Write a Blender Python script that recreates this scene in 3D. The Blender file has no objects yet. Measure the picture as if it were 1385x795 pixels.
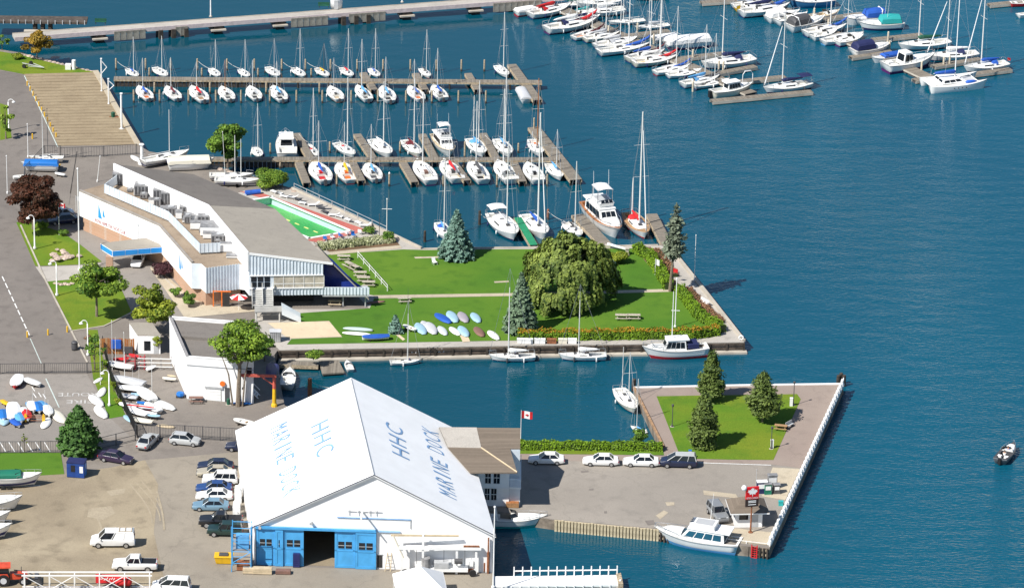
import bpy, bmesh, math, random
import numpy as np
from mathutils import Vector, Matrix
from mathutils.geometry import tessellate_polygon

# ------------------------------------------------------------------ camera, sky, sun, exposure
SC = bpy.context.scene
COL = SC.collection
IW, IH = 1385.0, 795.0            # size of the survey picture the ground coordinates are given in
FPX = 5693.0                      # focal length in those pixels
PITCH = math.radians(22.0)
ROLL = 0.022
CAMH = 229.5
CAM = Vector((0.0, -CAMH / math.tan(PITCH), CAMH))
FWD = Vector((0, math.cos(PITCH), -math.sin(PITCH)))
_r0 = Vector((1, 0, 0)); _u0 = Vector((0, math.sin(PITCH), math.cos(PITCH)))
RIGHT = _r0 * math.cos(ROLL) + _u0 * math.sin(ROLL)
UP = _u0 * math.cos(ROLL) - _r0 * math.sin(ROLL)
cd = bpy.data.cameras.new('camera'); camo = bpy.data.objects.new('camera', cd); COL.objects.link(camo)
cd.sensor_width = 36.0; cd.lens = 36.0 * FPX / IW; cd.clip_start = 5.0; cd.clip_end = 9000.0
m3 = Matrix((RIGHT, UP, -FWD)).transposed().to_4x4(); m3.translation = CAM
camo.matrix_world = m3
SC.camera = camo

SUN_AZ = math.radians(39.0)       # shadows run this far from +X towards +Y
SUN_EL = math.radians(47.0)
world = bpy.data.worlds.new('World'); SC.world = world; world.use_nodes = True
wn = world.node_tree.nodes; wl = world.node_tree.links
bg = wn['Background']; sky = wn.new('ShaderNodeTexSky'); sky.sky_type = 'NISHITA'; sky.sun_disc = False
sky.sun_elevation = SUN_EL; sky.sun_rotation = math.radians(270.0) - SUN_AZ
sky.air_density = 1.0; sky.dust_density = 0.2; sky.ozone_density = 2.0
wl.new(sky.outputs[0], bg.inputs[0]); bg.inputs[1].default_value = 0.075
sl = bpy.data.lights.new('sun', 'SUN'); so = bpy.data.objects.new('sun', sl); COL.objects.link(so)
sl.energy = 5.0; sl.angle = math.radians(0.5); sl.color = (1.0, 0.955, 0.88)
ld = Vector((math.cos(SUN_AZ) * math.cos(SUN_EL), math.sin(SUN_AZ) * math.cos(SUN_EL), -math.sin(SUN_EL)))
so.rotation_euler = ld.to_track_quat('-Z', 'Y').to_euler()
SC.view_settings.view_transform = 'Standard'; SC.view_settings.look = 'None'
SC.view_settings.exposure = 0.48; SC.view_settings.gamma = 1.0
SC.render.engine = 'CYCLES'
SC.cycles.use_denoising = True
SC.cycles.max_bounces = 6; SC.cycles.diffuse_bounces = 3; SC.cycles.glossy_bounces = 3
SC.cycles.transparent_max_bounces = 6
SC.cycles.caustics_reflective = False; SC.cycles.caustics_refractive = False

# ------------------------------------------------------------------ survey helpers
GZ = 1.4                           # level of the made ground above the water
def P(x, y, z=GZ):
    """survey pixel -> world point at height z"""
    d = FWD + RIGHT * ((x - IW / 2) / FPX) + UP * ((IH / 2 - y) / FPX)
    t = (z - CAM.z) / d.z
    return CAM + d * t
def SCL(p):
    return FPX / (p - CAM).dot(FWD)
def HM(x, y, h, z=GZ):
    """h survey pixels of upright height at that spot -> metres"""
    return h / (SCL(P(x, y, z)) * math.cos(PITCH))
def WM(x, y, w, z=GZ):
    return w / SCL(P(x, y, z))
R = random.Random(7)

# ------------------------------------------------------------------ mesh helpers
class MB:
    def __init__(s): s.v = []; s.f = []
    def add(s, vs, fs):
        o = len(s.v); s.v += [tuple(v) for v in vs]; s.f += [tuple(i + o for i in f) for f in fs]; return s
    def box(s, x0, x1, y0, y1, z0, z1):
        return s.add([(x0,y0,z0),(x1,y0,z0),(x1,y1,z0),(x0,y1,z0),(x0,y0,z1),(x1,y0,z1),(x1,y1,z1),(x0,y1,z1)],
                     [(0,3,2,1),(4,5,6,7),(0,1,5,4),(1,2,6,5),(2,3,7,6),(3,0,4,7)])
    def tbox(s, b, z0, t, z1):
        """b,t = (x0,x1,halfwidth0,halfwidth1): bottom and top trapezia"""
        vs = []
        for (x0, x1, h0, h1), z in ((b, z0), (t, z1)):
            vs += [(x0,-h0,z),(x1,-h1,z),(x1,h1,z),(x0,h0,z)]
        return s.add(vs, [(0,3,2,1),(4,5,6,7),(0,1,5,4),(1,2,6,5),(2,3,7,6),(3,0,4,7)])
    def hexa(s, bot, top):
        return s.add(list(bot) + list(top), [(0,3,2,1),(4,5,6,7),(0,1,5,4),(1,2,6,5),(2,3,7,6),(3,0,4,7)])
    def prism(s, poly, z0, z1, bottom=True):
        n = len(poly); vs = [(p[0], p[1], z0) for p in poly] + [(p[0], p[1], z1) for p in poly]
        fs = [tuple(range(n, 2*n))] + [(i, (i+1) % n, n + (i+1) % n, n + i) for i in range(n)]
        if bottom: fs.append(tuple(range(n-1, -1, -1)))
        return s.add(vs, fs)
    def sheet(s, pts):
        return s.add(pts, [tuple(range(len(pts)))])
    def tube(s, a, b, r0, r1=None, n=6, cap=True):
        a = Vector(a); b = Vector(b); r1 = r0 if r1 is None else r1
        d = (b - a)
        if d.length < 1e-9: return s
        d.normalize(); q = d.orthogonal().normalized(); w = d.cross(q)
        vs = []
        for c, r in ((a, r0), (b, r1)):
            for i in range(n):
                an = 2*math.pi*i/n; vs.append(c + (q*math.cos(an) + w*math.sin(an))*r)
        fs = [(i, (i+1) % n, n + (i+1) % n, n + i) for i in range(n)]
        if cap: fs += [tuple(range(n-1, -1, -1)), tuple(range(n, 2*n))]
        return s.add(vs, fs)
    def path(s, pts, r, n=5):
        for a, b in zip(pts[:-1], pts[1:]): s.tube(a, b, r, r, n)
        return s
    def loft(s, rings, closed=True, cap0=True, cap1=True):
        n = len(rings[0]); vs = [p for r in rings for p in r]; fs = []
        m = n if closed else n - 1
        for k in range(len(rings) - 1):
            for i in range(m):
                j = (i + 1) % n
                fs.append((k*n + i, k*n + j, (k+1)*n + j, (k+1)*n + i))
        if cap0: fs.append(tuple(range(n-1, -1, -1)))
        if cap1: fs.append(tuple(range((len(rings)-1)*n, len(rings)*n)))
        return s.add(vs, fs)
    def lathe(s, prof, n=10, c=(0,0,0)):
        rings = [[(c[0] + r*math.cos(2*math.pi*i/n), c[1] + r*math.sin(2*math.pi*i/n), c[2] + z) for i in range(n)] for r, z in prof]
        return s.loft(rings)
    def cyl(s, c, axis, r, w, n=12):
        a = Vector(c) - Vector(axis)*w/2; return s.tube(a, Vector(c) + Vector(axis)*w/2, r, r, n)
    def xf(s, M):
        s.v = [tuple(M @ Vector(v)) for v in s.v]; return s
    def mesh(s, name='m', smooth=False):
        me = bpy.data.meshes.new(name); me.from_pydata(s.v, [], s.f)
        bm = bmesh.new(); bm.from_mesh(me); bmesh.ops.recalc_face_normals(bm, faces=bm.faces); bm.to_mesh(me); bm.free()
        if smooth:
            me.polygons.foreach_set('use_smooth', [True]*len(me.polygons))
            me.update()
        return me
    def build(s, name, mat, parent=None, smooth=False):
        return ob(name, s.mesh(name, smooth), mat, parent)

def ob(name, me, mat=None, parent=None, loc=None, rot=None, scale=None):
    o = bpy.data.objects.new(name, me); COL.objects.link(o)
    if me is not None and mat is not None:
        if len(me.materials) == 0: me.materials.append(mat)
        elif me.materials[0] is not mat:
            o.material_slots[0].link = 'OBJECT'; o.material_slots[0].material = mat
    if parent is not None: o.parent = parent
    if loc is not None: o.location = loc
    if rot is not None: o.rotation_euler = rot
    if scale is not None: o.scale = scale if not isinstance(scale, (int, float)) else (scale,)*3
    return o
def tag(o, label=None, cat=None, group=None, kind=None):
    if label: o['label'] = label
    if cat: o['category'] = cat
    if group: o['group'] = group
    if kind: o['kind'] = kind
    return o
def thing(name, label, cat, loc=(0,0,0), rz=0.0, group=None, scale=None):
    o = ob(name, None, loc=loc, rot=(0,0,rz), scale=scale); o.empty_display_size = 0.3
    return tag(o, label, cat, group)
def structure(name, mb, mat):
    return tag(mb.build(name, mat), kind='structure')
CACHE = {}
def cached(key, fn, smooth=False):
    if key not in CACHE: CACHE[key] = fn().mesh(str(key[0]) if isinstance(key, tuple) else key, smooth)
    return CACHE[key]
def autosmooth(me, deg=40):
    bm = bmesh.new(); bm.from_mesh(me)
    for f in bm.faces: f.smooth = True
    for e in bm.edges:
        if len(e.link_faces) == 2 and e.calc_face_angle(0) > math.radians(deg): e.smooth = False
    bm.to_mesh(me); bm.free(); return me

# ------------------------------------------------------------------ materials (all node based)
MATS = {}
def mat(name, col, rough=0.6, metal=0.0, var=0.12, scale=1.5, bump=0.0, bscale=8.0, col2=None, spec=None, coords='Object', coat=0.0, detail=4.0):
    if name in MATS: return MATS[name]
    m = bpy.data.materials.new(name); m.use_nodes = True; nt = m.node_tree; n = nt.nodes; l = nt.links
    b = n['Principled BSDF']; b.inputs['Roughness'].default_value = rough; b.inputs['Metallic'].default_value = metal
    if spec is not None: b.inputs['Specular IOR Level'].default_value = spec
    if coat: b.inputs['Coat Weight'].default_value = coat; b.inputs['Coat Roughness'].default_value = 0.08
    tc = n.new('ShaderNodeTexCoord'); no = n.new('ShaderNodeTexNoise'); no.inputs['Scale'].default_value = scale; no.inputs['Detail'].default_value = detail
    l.new(tc.outputs[coords], no.inputs['Vector'])
    cr = n.new('ShaderNodeMix'); cr.data_type = 'RGBA'
    c1 = tuple(max(0, c*(1-var)) for c in col[:3]) + (1,)
    c2 = tuple(min(1, c*(1+var)) for c in (col2 or col)[:3]) + (1,)
    mr = n.new('ShaderNodeMapRange'); mr.inputs[1].default_value = 0.35; mr.inputs[2].default_value = 0.65
    l.new(no.outputs[0], mr.inputs[0]); l.new(mr.outputs[0], cr.inputs[0]); cr.inputs[6].default_value = c1; cr.inputs[7].default_value = c2
    l.new(cr.outputs[2], b.inputs['Base Color'])
    if bump:
        nb = n.new('ShaderNodeTexNoise'); nb.inputs['Scale'].default_value = bscale; nb.inputs['Detail'].default_value = 3
        l.new(tc.outputs[coords], nb.inputs['Vector'])
        bp = n.new('ShaderNodeBump'); bp.inputs['Strength'].default_value = bump; bp.inputs['Distance'].default_value = 0.05
        l.new(nb.outputs[0], bp.inputs['Height']); l.new(bp.outputs[0], b.inputs['Normal'])
    MATS[name] = m; return m

def ground_mat(name, c1, c2, c3, s1=0.06, s2=0.8, s3=12.0, rough=0.9, crack=0.0):
    """large patches (c1/c2), medium stains towards c3, fine grain"""
    m = bpy.data.materials.new(name); m.use_nodes = True; nt = m.node_tree; n = nt.nodes; l = nt.links
    b = n['Principled BSDF']; b.inputs['Roughness'].default_value = rough; b.inputs['Specular IOR Level'].default_value = 0.2
    tc = n.new('ShaderNodeTexCoord')
    def noise(s, d=5, dist=0.0):
        q = n.new('ShaderNodeTexNoise'); q.inputs['Scale'].default_value = s; q.inputs['Detail'].default_value = d; q.inputs['Distortion'].default_value = dist
        l.new(tc.outputs['Object'], q.inputs['Vector']); return q
    def rng(src, a, bb, lo=0.0, hi=1.0):
        q = n.new('ShaderNodeMapRange'); q.inputs[1].default_value = a; q.inputs[2].default_value = bb; q.inputs[3].default_value = lo; q.inputs[4].default_value = hi
        l.new(src, q.inputs[0]); return q.outputs[0]
    def mix(f, a, bb, mode='MIX'):
        q = n.new('ShaderNodeMix'); q.data_type = 'RGBA'; q.blend_type = mode
        if isinstance(f, float): q.inputs[0].default_value = f
        else: l.new(f, q.inputs[0])
        for i, v in ((6, a), (7, bb)):
            if isinstance(v, tuple): q.inputs[i].default_value = v + (1,)
            else: l.new(v, q.inputs[i])
        return q.outputs[2]
    base = mix(rng(noise(s1, 4, 0.6).outputs[0], 0.38, 0.62), c1, c2)
    base = mix(rng(noise(s2, 5).outputs[0], 0.52, 0.75, 0.0, 0.75), base, c3)
    g = noise(s3, 2); gr = n.new('ShaderNodeMapRange'); gr.inputs[3].default_value = 0.82; gr.inputs[4].default_value = 1.18; gr.inputs[1].default_value = .3; gr.inputs[2].default_value = .7
    l.new(g.outputs[0], gr.inputs[0])
    cm = n.new('ShaderNodeCombineColor'); [l.new(gr.outputs[0], cm.inputs[i]) for i in range(3)]
    base = mix(1.0, base, cm.outputs[0], 'MULTIPLY')
    if crack:
        v = n.new('ShaderNodeTexVoronoi'); v.feature = 'DISTANCE_TO_EDGE'; v.inputs['Scale'].default_value = crack
        wn2 = noise(0.5, 4); ad = n.new('ShaderNodeVectorMath'); ad.operation = 'ADD'; sc = n.new('ShaderNodeVectorMath'); sc.operation = 'SCALE'; sc.inputs[3].default_value = 3.0
        l.new(wn2.outputs[1], sc.inputs[0]); l.new(tc.outputs['Object'], ad.inputs[0]); l.new(sc.outputs[0], ad.inputs[1]); l.new(ad.outputs[0], v.inputs['Vector'])
        base = mix(rng(v.outputs[0], 0.0, 0.006, 0.22, 0.0), base, tuple(c*0.4 for c in c1))
    l.new(base, b.inputs['Base Color'])
    bp = n.new('ShaderNodeBump'); bp.inputs['Strength'].default_value = 0.4; bp.inputs['Distance'].default_value = 0.03
    l.new(g.outputs[0], bp.inputs['Height']); l.new(bp.outputs[0], b.inputs['Normal'])
    MATS[name] = m; return m

def stripe_mat(name, c1, c2, period, axis='X', width=0.1, rough=0.7, nscale=1.0, var=0.25):
    """boards or seams: thin darker line every `period` metres along an object axis"""
    m = bpy.data.materials.new(name); m.use_nodes = True; nt = m.node_tree; n = nt.nodes; l = nt.links
    b = n['Principled BSDF']; b.inputs['Roughness'].default_value = rough; b.inputs['Specular IOR Level'].default_value = .25
    tc = n.new('ShaderNodeTexCoord'); sp = n.new('ShaderNodeSeparateXYZ'); l.new(tc.outputs['Object'], sp.inputs[0])
    dv = n.new('ShaderNodeMath'); dv.operation = 'DIVIDE'; dv.inputs[1].default_value = period; l.new(sp.outputs['XYZ'.index(axis)], dv.inputs[0])
    fr = n.new('ShaderNodeMath'); fr.operation = 'FRACT'; l.new(dv.outputs[0], fr.inputs[0])
    fl = n.new('ShaderNodeMath'); fl.operation = 'FLOOR'; l.new(dv.outputs[0], fl.inputs[0])
    wh = n.new('ShaderNodeTexWhiteNoise'); wh.noise_dimensions = '1D'; l.new(fl.outputs[0], wh.inputs['W'])
    lt = n.new('ShaderNodeMath'); lt.operation = 'LESS_THAN'; lt.inputs[1].default_value = width; l.new(fr.outputs[0], lt.inputs[0])
    no = n.new('ShaderNodeTexNoise'); no.inputs['Scale'].default_value = nscale; no.inputs['Detail'].default_value = 5; l.new(tc.outputs['Object'], no.inputs['Vector'])
    ad = n.new('ShaderNodeMath'); ad.operation = 'ADD'; l.new(wh.outputs[0], ad.inputs[0]); l.new(no.outputs[0], ad.inputs[1])
    mr = n.new('ShaderNodeMapRange'); mr.inputs[1].default_value = .2; mr.inputs[2].default_value = 1.5; mr.inputs[3].default_value = 1-var; mr.inputs[4].default_value = 1+var; l.new(ad.outputs[0], mr.inputs[0])
    mx = n.new('ShaderNodeMix'); mx.data_type = 'RGBA'; mx.inputs[6].default_value = c1 + (1,); mx.inputs[7].default_value = c2 + (1,); l.new(lt.outputs[0], mx.inputs[0])
    vm = n.new('ShaderNodeVectorMath'); vm.operation = 'SCALE'; l.new(mx.outputs[2], vm.inputs[0]); l.new(mr.outputs[0], vm.inputs[3])
    l.new(vm.outputs[0], b.inputs['Base Color'])
    MATS[name] = m; return m

def leaf_mat(name, dark, light, rough=0.6):
    m = bpy.data.materials.new(name); m.use_nodes = True; nt = m.node_tree; n = nt.nodes; l = nt.links
    b = n['Principled BSDF']; b.inputs['Roughness'].default_value = rough; b.inputs['Specular IOR Level'].default_value = .25
    at = n.new('ShaderNodeAttribute'); at.attribute_name = 'var'
    mx = n.new('ShaderNodeMix'); mx.data_type = 'RGBA'; mx.inputs[6].default_value = dark + (1,); mx.inputs[7].default_value = light + (1,)  # dark and light tones put crown shadow and highlight into the leaf colour
    l.new(at.outputs['Fac'], mx.inputs[0]); l.new(mx.outputs[2], b.inputs['Base Color'])
    tr = n.new('ShaderNodeBsdfTranslucent'); l.new(mx.outputs[2], tr.inputs[0])
    ms = n.new('ShaderNodeMixShader'); ms.inputs[0].default_value = 0.22
    l.new(b.outputs[0], ms.inputs[1]); l.new(tr.outputs[0], ms.inputs[2]); l.new(ms.outputs[0], n['Material Output'].inputs[0])
    MATS[name] = m; return m

def brick_mat(name, c1, c2, mortar, sc=1.0):
    m = bpy.data.materials.new(name); m.use_nodes = True; nt = m.node_tree; n = nt.nodes; l = nt.links
    b = n['Principled BSDF']; b.inputs['Roughness'].default_value = .85
    tc = n.new('ShaderNodeTexCoord'); br = n.new('ShaderNodeTexBrick'); br.inputs['Color1'].default_value = c1 + (1,); br.inputs['Color2'].default_value = c2 + (1,)
    br.inputs['Mortar'].default_value = mortar + (1,); br.inputs['Scale'].default_value = sc; br.inputs['Mortar Size'].default_value = .02
    sp = n.new('ShaderNodeSeparateXYZ'); cb = n.new('ShaderNodeCombineXYZ'); ad = n.new('ShaderNodeMath')
    l.new(tc.outputs['Object'], sp.inputs[0]); l.new(sp.outputs[0], ad.inputs[0]); l.new(sp.outputs[1], ad.inputs[1]); l.new(ad.outputs[0], cb.inputs[0]); l.new(sp.outputs[2], cb.inputs[1])
    l.new(cb.outputs[0], br.inputs['Vector']); l.new(br.outputs[0], b.inputs['Base Color'])
    MATS[name] = m; return m

def water_mat():
    m = bpy.data.materials.new('lake_water'); m.use_nodes = True; nt = m.node_tree; n = nt.nodes; l = nt.links
    b = n['Principled BSDF']; b.inputs['Roughness'].default_value = 0.03; b.inputs['IOR'].default_value = 1.42
    tc = n.new('ShaderNodeTexCoord')
    def noise(s, d, sx=1.0, sy=1.0, rz=0.0):
        mp = n.new('ShaderNodeMapping'); mp.inputs['Scale'].default_value = (sx, sy, 1); mp.inputs['Rotation'].default_value = (0,0,rz)
        l.new(tc.outputs['Object'], mp.inputs[0])
        q = n.new('ShaderNodeTexNoise'); q.inputs['Scale'].default_value = s; q.inputs['Detail'].default_value = d; q.inputs['Roughness'].default_value = .45
        l.new(mp.outputs[0], q.inputs['Vector']); return q
    big = noise(0.012, 3, 1, .5)
    mr = n.new('ShaderNodeMapRange'); mr.inputs[1].default_value = .35; mr.inputs[2].default_value = .65; l.new(big.outputs[0], mr.inputs[0])
    mx = n.new('ShaderNodeMix'); mx.data_type = 'RGBA'; l.new(mr.outputs[0], mx.inputs[0])
    mx.inputs[6].default_value = (0.0010, 0.064, 0.110, 1); mx.inputs[7].default_value = (0.0016, 0.080, 0.132, 1)
    sx = n.new('ShaderNodeSeparateXYZ'); l.new(tc.outputs['Object'], sx.inputs[0])
    sh = n.new('ShaderNodeMapRange'); sh.interpolation_type = 'SMOOTHSTEP'; sh.inputs[1].default_value = -25; sh.inputs[2].default_value = 60; l.new(sx.outputs[0], sh.inputs[0])
    m4 = n.new('ShaderNodeMix'); m4.data_type = 'RGBA'; l.new(sh.outputs[0], m4.inputs[0]); m4.inputs[6].default_value = (.0012, .052, .082, 1); l.new(mx.outputs[2], m4.inputs[7])   # darker, greener basin water -> lake water
    l.new(m4.outputs[2], b.inputs['Base Color'])
    w1 = noise(1.9, 3, .6, 1.25, .15); w2 = noise(.28, 1, .6, 1.4, -.2); w3 = noise(.022, 3, 1, .35, .5)
    m1 = n.new('ShaderNodeMath'); m1.operation = 'MULTIPLY'; m1.inputs[1].default_value = 1.0; l.new(w1.outputs[0], m1.inputs[0])
    m2 = n.new('ShaderNodeMath'); m2.operation = 'MULTIPLY_ADD'; m2.inputs[1].default_value = 1.6; l.new(w2.outputs[0], m2.inputs[0]); l.new(m1.outputs[0], m2.inputs[2])
    st = n.new('ShaderNodeMapRange'); st.inputs[1].default_value = .35; st.inputs[2].default_value = .65; st.inputs[3].default_value = .25; st.inputs[4].default_value = .85; l.new(w3.outputs[0], st.inputs[0])
    bp = n.new('ShaderNodeBump'); 
    sp = n.new('ShaderNodeSeparateXYZ'); l.new(tc.outputs['Object'], sp.inputs[0])
    dd = n.new('ShaderNodeMapRange'); dd.interpolation_type = 'SMOOTHSTEP'; dd.inputs[1].default_value = -10; dd.inputs[2].default_value = 45; dd.inputs[3].default_value = .036; dd.inputs[4].default_value = .20   # sheltered harbour -> open water
    l.new(sp.outputs[0], dd.inputs[0]); l.new(dd.outputs[0], bp.inputs['Distance']); l.new(st.outputs[0], bp.inputs['Strength']); l.new(m2.outputs[0], bp.inputs['Height'])
    l.new(bp.outputs[0], b.inputs['Normal'])
    MATS['lake_water'] = m; return m

W_HULL = mat('hull_gelcoat', (.80,.80,.78), .28, var=.04, scale=3, coat=.3)
W_PAINT = mat('white_paint', (.80,.80,.79), .55, var=.05, scale=.8)
W_DECK = mat('deck_offwhite', (.70,.69,.65), .55, var=.07, scale=6)
CREAM = mat('cream_gelcoat', (.70,.66,.55), .4, var=.05)
GREYP = mat('grey_paint', (.42,.43,.44), .5, var=.1)
LGREY = mat('light_grey_fabric', (.50,.51,.53), .8, var=.1)
DGREY = mat('dark_grey', (.07,.07,.075), .6)
BLACK = mat('black_rubber', (.012,.012,.014), .6)
GLASS = mat('dark_glass', (.012,.016,.022), .08, var=.3, scale=1)
STEEL = mat('bright_metal', (.62,.63,.65), .3, .8, var=.06)
ALU = mat('mast_alloy', (.72,.72,.70), .45, .15, var=.05)
WOODM = mat('varnished_wood', (.33,.13,.045), .35, var=.2, scale=5)
TEAK = mat('teak', (.36,.22,.11), .6, var=.2, scale=5)
NAVY = mat('navy_canvas', (.012,.018,.085), .75, var=.15)
BLUE = mat('blue_canvas', (.015,.09,.42), .7, var=.18)
SKYB = mat('light_blue_canvas', (.10,.33,.62), .7, var=.15)
PALEB = mat('pale_blue_cover', (.30,.47,.58), .75, var=.12)
RED = mat('red_canvas', (.55,.015,.02), .7, var=.18)
MAROON = mat('maroon_canvas', (.13,.012,.02), .75, var=.2)
GREENC = mat('green_canvas', (.008,.16,.10), .7, var=.2)
DGREEN = mat('dark_green_canvas', (.01,.09,.05), .7, var=.2)
TEALC = mat('teal_canvas', (.02,.34,.34), .7, var=.15)
YEL = mat('yellow_plastic', (.72,.42,.015), .5, var=.1)
ORANGE = mat('orange_plastic', (.70,.16,.02), .5, var=.15)
BROWNC = mat('brown_cover', (.20,.11,.085), .8, var=.15)
TAN = mat('tan_cover', (.52,.42,.28), .8, var=.12)
STR_N = mat('stripe_navy', (.02,.025,.12), .4, var=.1)
STR_R = mat('stripe_red', (.42,.02,.03), .4, var=.1)
STR_B = mat('stripe_blue', (.02,.16,.50), .4, var=.1)
STR_P = mat('stripe_purple', (.10,.015,.12), .4, var=.1)
STR_G = mat('stripe_green', (.02,.20,.14), .4, var=.1)
ROPE = mat('rope', (.62,.60,.55), .8)
WIRE = mat('rig_wire', (.50,.52,.54), .4, .5)
DOCKW = stripe_mat('dock_boards', (.30,.265,.215), (.10,.085,.065), .16, 'Y', .12, .85, 2.0, .3)
DOCKX = stripe_mat('dock_boards_x', (.205,.18,.148), (.07,.06,.046), .16, 'X', .12, .85, 2.0, .3)
PILEW = mat('weathered_pile', (.36,.29,.20), .9, var=.35, scale=3, bump=.4)
DARKW = mat('dark_wet_timber', (.045,.036,.028), .8, var=.4, scale=2)
RUST = mat('rusty_steel', (.24,.09,.04), .85, var=.35, scale=3)
CONC = mat('concrete', (.42,.38,.32), .9, var=.14, scale=.5, bump=.2)
CONCD = mat('stained_concrete', (.20,.165,.13), .9, var=.4, scale=.8, bump=.3)
SKIN = mat('skin', (.45,.26,.17), .6)
# ------------------------------------------------------------------ ground, water, quays
ASPH = ground_mat('old_asphalt', (.195,.172,.152), (.23,.205,.18), (.158,.14,.124), .05, .5, 14, crack=.09)
ASPHD = ground_mat('dark_asphalt', (.165,.147,.133), (.20,.178,.16), (.135,.12,.109), .06, .6, 14, crack=.12)
WHARF = ground_mat('wharf_asphalt', (.26,.235,.205), (.30,.27,.235), (.215,.195,.172), .05, .5, 14, crack=.06)
PINKA = ground_mat('pinkish_path', (.27,.215,.185), (.30,.245,.21), (.235,.19,.165), .08, .7, 14, crack=.08)
DIRT = ground_mat('packed_dirt', (.255,.21,.148), (.345,.29,.205), (.185,.152,.108), .07, .45, 10)
TANC = ground_mat('tan_concrete', (.42,.36,.27), (.47,.41,.31), (.34,.29,.22), .1, .8, 12)
GREYC = ground_mat('grey_concrete', (.38,.355,.32), (.43,.40,.36), (.30,.28,.25), .1, .8, 12)
SANDC = ground_mat('sand_court', (.58,.47,.33), (.61,.50,.35), (.50,.40,.28), .2, .8, 16)
GRASS = ground_mat('mown_grass', (.060,.152,.014), (.098,.188,.018), (.045,.118,.012), .05, .45, 9, rough=.95)
GRASSY = ground_mat('dry_grass', (.078,.175,.012), (.145,.195,.016), (.058,.145,.012), .07, .3, 8, rough=.95)
SOIL = ground_mat('bed_soil', (.13,.085,.05), (.17,.11,.065), (.09,.06,.035), .3, 1.2, 9)
POOLG = ground_mat('pool_floor_green', (.035,.30,.075), (.10,.36,.10), (.03,.26,.07), .12, .5, 6, rough=.4)
REDC = ground_mat('red_pool_deck', (.42,.12,.10), (.46,.15,.12), (.36,.10,.09), .2, 1, 14)
SLAB = ground_mat('ramp_plank', (.275,.215,.14), (.315,.25,.163), (.225,.175,.115), .25, 1.2, 9)
PAINTW = mat('road_paint_white', (.72,.72,.70), .8, var=.15, scale=4)
PAINTB = mat('pale_line_paint', (.48,.55,.52), .8, var=.15, scale=4)

water = MB(); S = 3500
structure('water', water.sheet([(-S,-S,0),(S,-S,0),(S,S+2500,0),(-S,S+2500,0)]), water_mat())

LAND = [(-420,40),(-60,62),(0,67),(30,72),(60,80),(100,90),(130,97),(158,148),(188,197),(202,205),(262,215),(300,228),(348,240),(395,255),(484,295),
        (570,336),(640,335),(760,334),(893,331),(906,335),(960,403),(1007,463),(850,466),(690,468),(480,472),(375,474),(371,480),(385,548),
        (440,565),(560,590),(640,600),(705,601),(880,604),(897,605),(857,524),(1000,521),(1141,519),(1041,741),(985,736),(890,716),(750,703),(690,694),
        (648,691),(667,775),(667,800),(655,1150),(-420,1150)]
POOL = [P(478,313.5), P(366,266.5), P(304,277), P(418,324)]      # clockwise seen from above
lw = [P(*p) for p in LAND]
tri = tessellate_polygon([[Vector((p.x,p.y,0)) for p in lw], [Vector((p.x,p.y,0)) for p in POOL]])
mb = MB(); allv = lw + POOL
mb.add(allv, [t for t in tri])
g = structure('ground', mb, ASPH)
for poly in g.data.polygons:
    if poly.normal.z < 0: g.data.flip_normals(); break
mb = MB(); n = len(lw)
for i in range(n):
    a, b = lw[i], lw[(i+1) % n]
    mb.add([(a.x,a.y,GZ-.002),(b.x,b.y,GZ-.002),(b.x,b.y,-3),(a.x,a.y,-3)], [(0,1,2,3)])
structure('quay_face', mb, CONCD)

def sheet(name, pts, m, lev=1, hole=None):
    w = [P(*p) for p in pts]
    mb = MB(); t = tessellate_polygon([[Vector((p.x,p.y,0)) for p in w]] + ([[Vector((p.x,p.y,0)) for p in hole]] if hole else []))
    w = w + (hole or [])
    mb.add([(p.x, p.y, GZ + .012*lev) for p in w], t)
    o = structure(name, mb, m)
    if o.data.polygons[0].normal.z < 0: o.data.flip_normals()
    return o
def strip(name, pts, width, m, lev=2, h=0.0):
    """flat band (or low kerb when h>0) along survey points"""
    w = [P(*p) for p in pts]; mb = MB(); z = GZ + .012*lev
    for k, (a, b) in enumerate(zip(w[:-1], w[1:])):
        d = (b - a); d.z = 0; d.normalize(); nn = Vector((-d.y, d.x, 0))*width/2; e = d*(width*.02)
        q = [a - nn, b + e - nn, b + e + nn, a + nn]
        if h: mb.prism([(p.x,p.y) for p in q], GZ - .01 + k*.002, GZ + h + k*.002)
        else: mb.add([(p.x,p.y,z + k*.001) for p in q], [(0,1,2,3)])
    return structure(name, mb, m)

# west side roads, yards and verges
sheet('road', [(-420,110),(0,96),(32,101),(78,199),(80,214),(60,240),(28,305),(118,490),(-420,500)], ASPHD, 1)
sheet('boat_yard', [(-420,648),(0,646),(90,640),(150,632),(196,622),(214,655),(208,720),(226,800),(240,1150),(-420,1150)], DIRT, 2)
sheet('yard_apron', [(214,655),(196,622),(330,610),(345,764),(667,776),(655,1150),(240,1150),(226,800),(208,720)], ground_mat('apron_asphalt', (.25,.22,.18), (.295,.26,.21), (.205,.18,.148), .06,.5,14,crack=.05), 1)
sheet('dinghy_park', [(0,506),(118,506),(150,566),(176,590),(0,600)], ground_mat('pale_asphalt', (.235,.215,.195), (.27,.245,.22), (.195,.18,.163), .06,.6,14,crack=.1), 1)
sheet('grass_verge', [(22,301),(33,298),(84,314),(110,332),(138,354),(106,358),(48,360)], GRASSY, 2)
sheet('grass_verge', [(62,381),(108,377),(165,393),(178,422),(160,432),(140,441),(95,448)], GRASSY, 2)
sheet('grass_verge', [(-200,612),(82,612),(87,641),(0,646),(-200,650)], GRASS, 3)
sheet('grass_verge', [(-60,64),(0,70),(30,75),(60,83),(100,92),(128,98),(33,101),(-60,83)], GRASSY, 2)
sheet('grass_verge', [(117,446),(132,446),(138,480),(152,520),(170,562),(148,566),(126,512)], GRASSY, 2)
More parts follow.
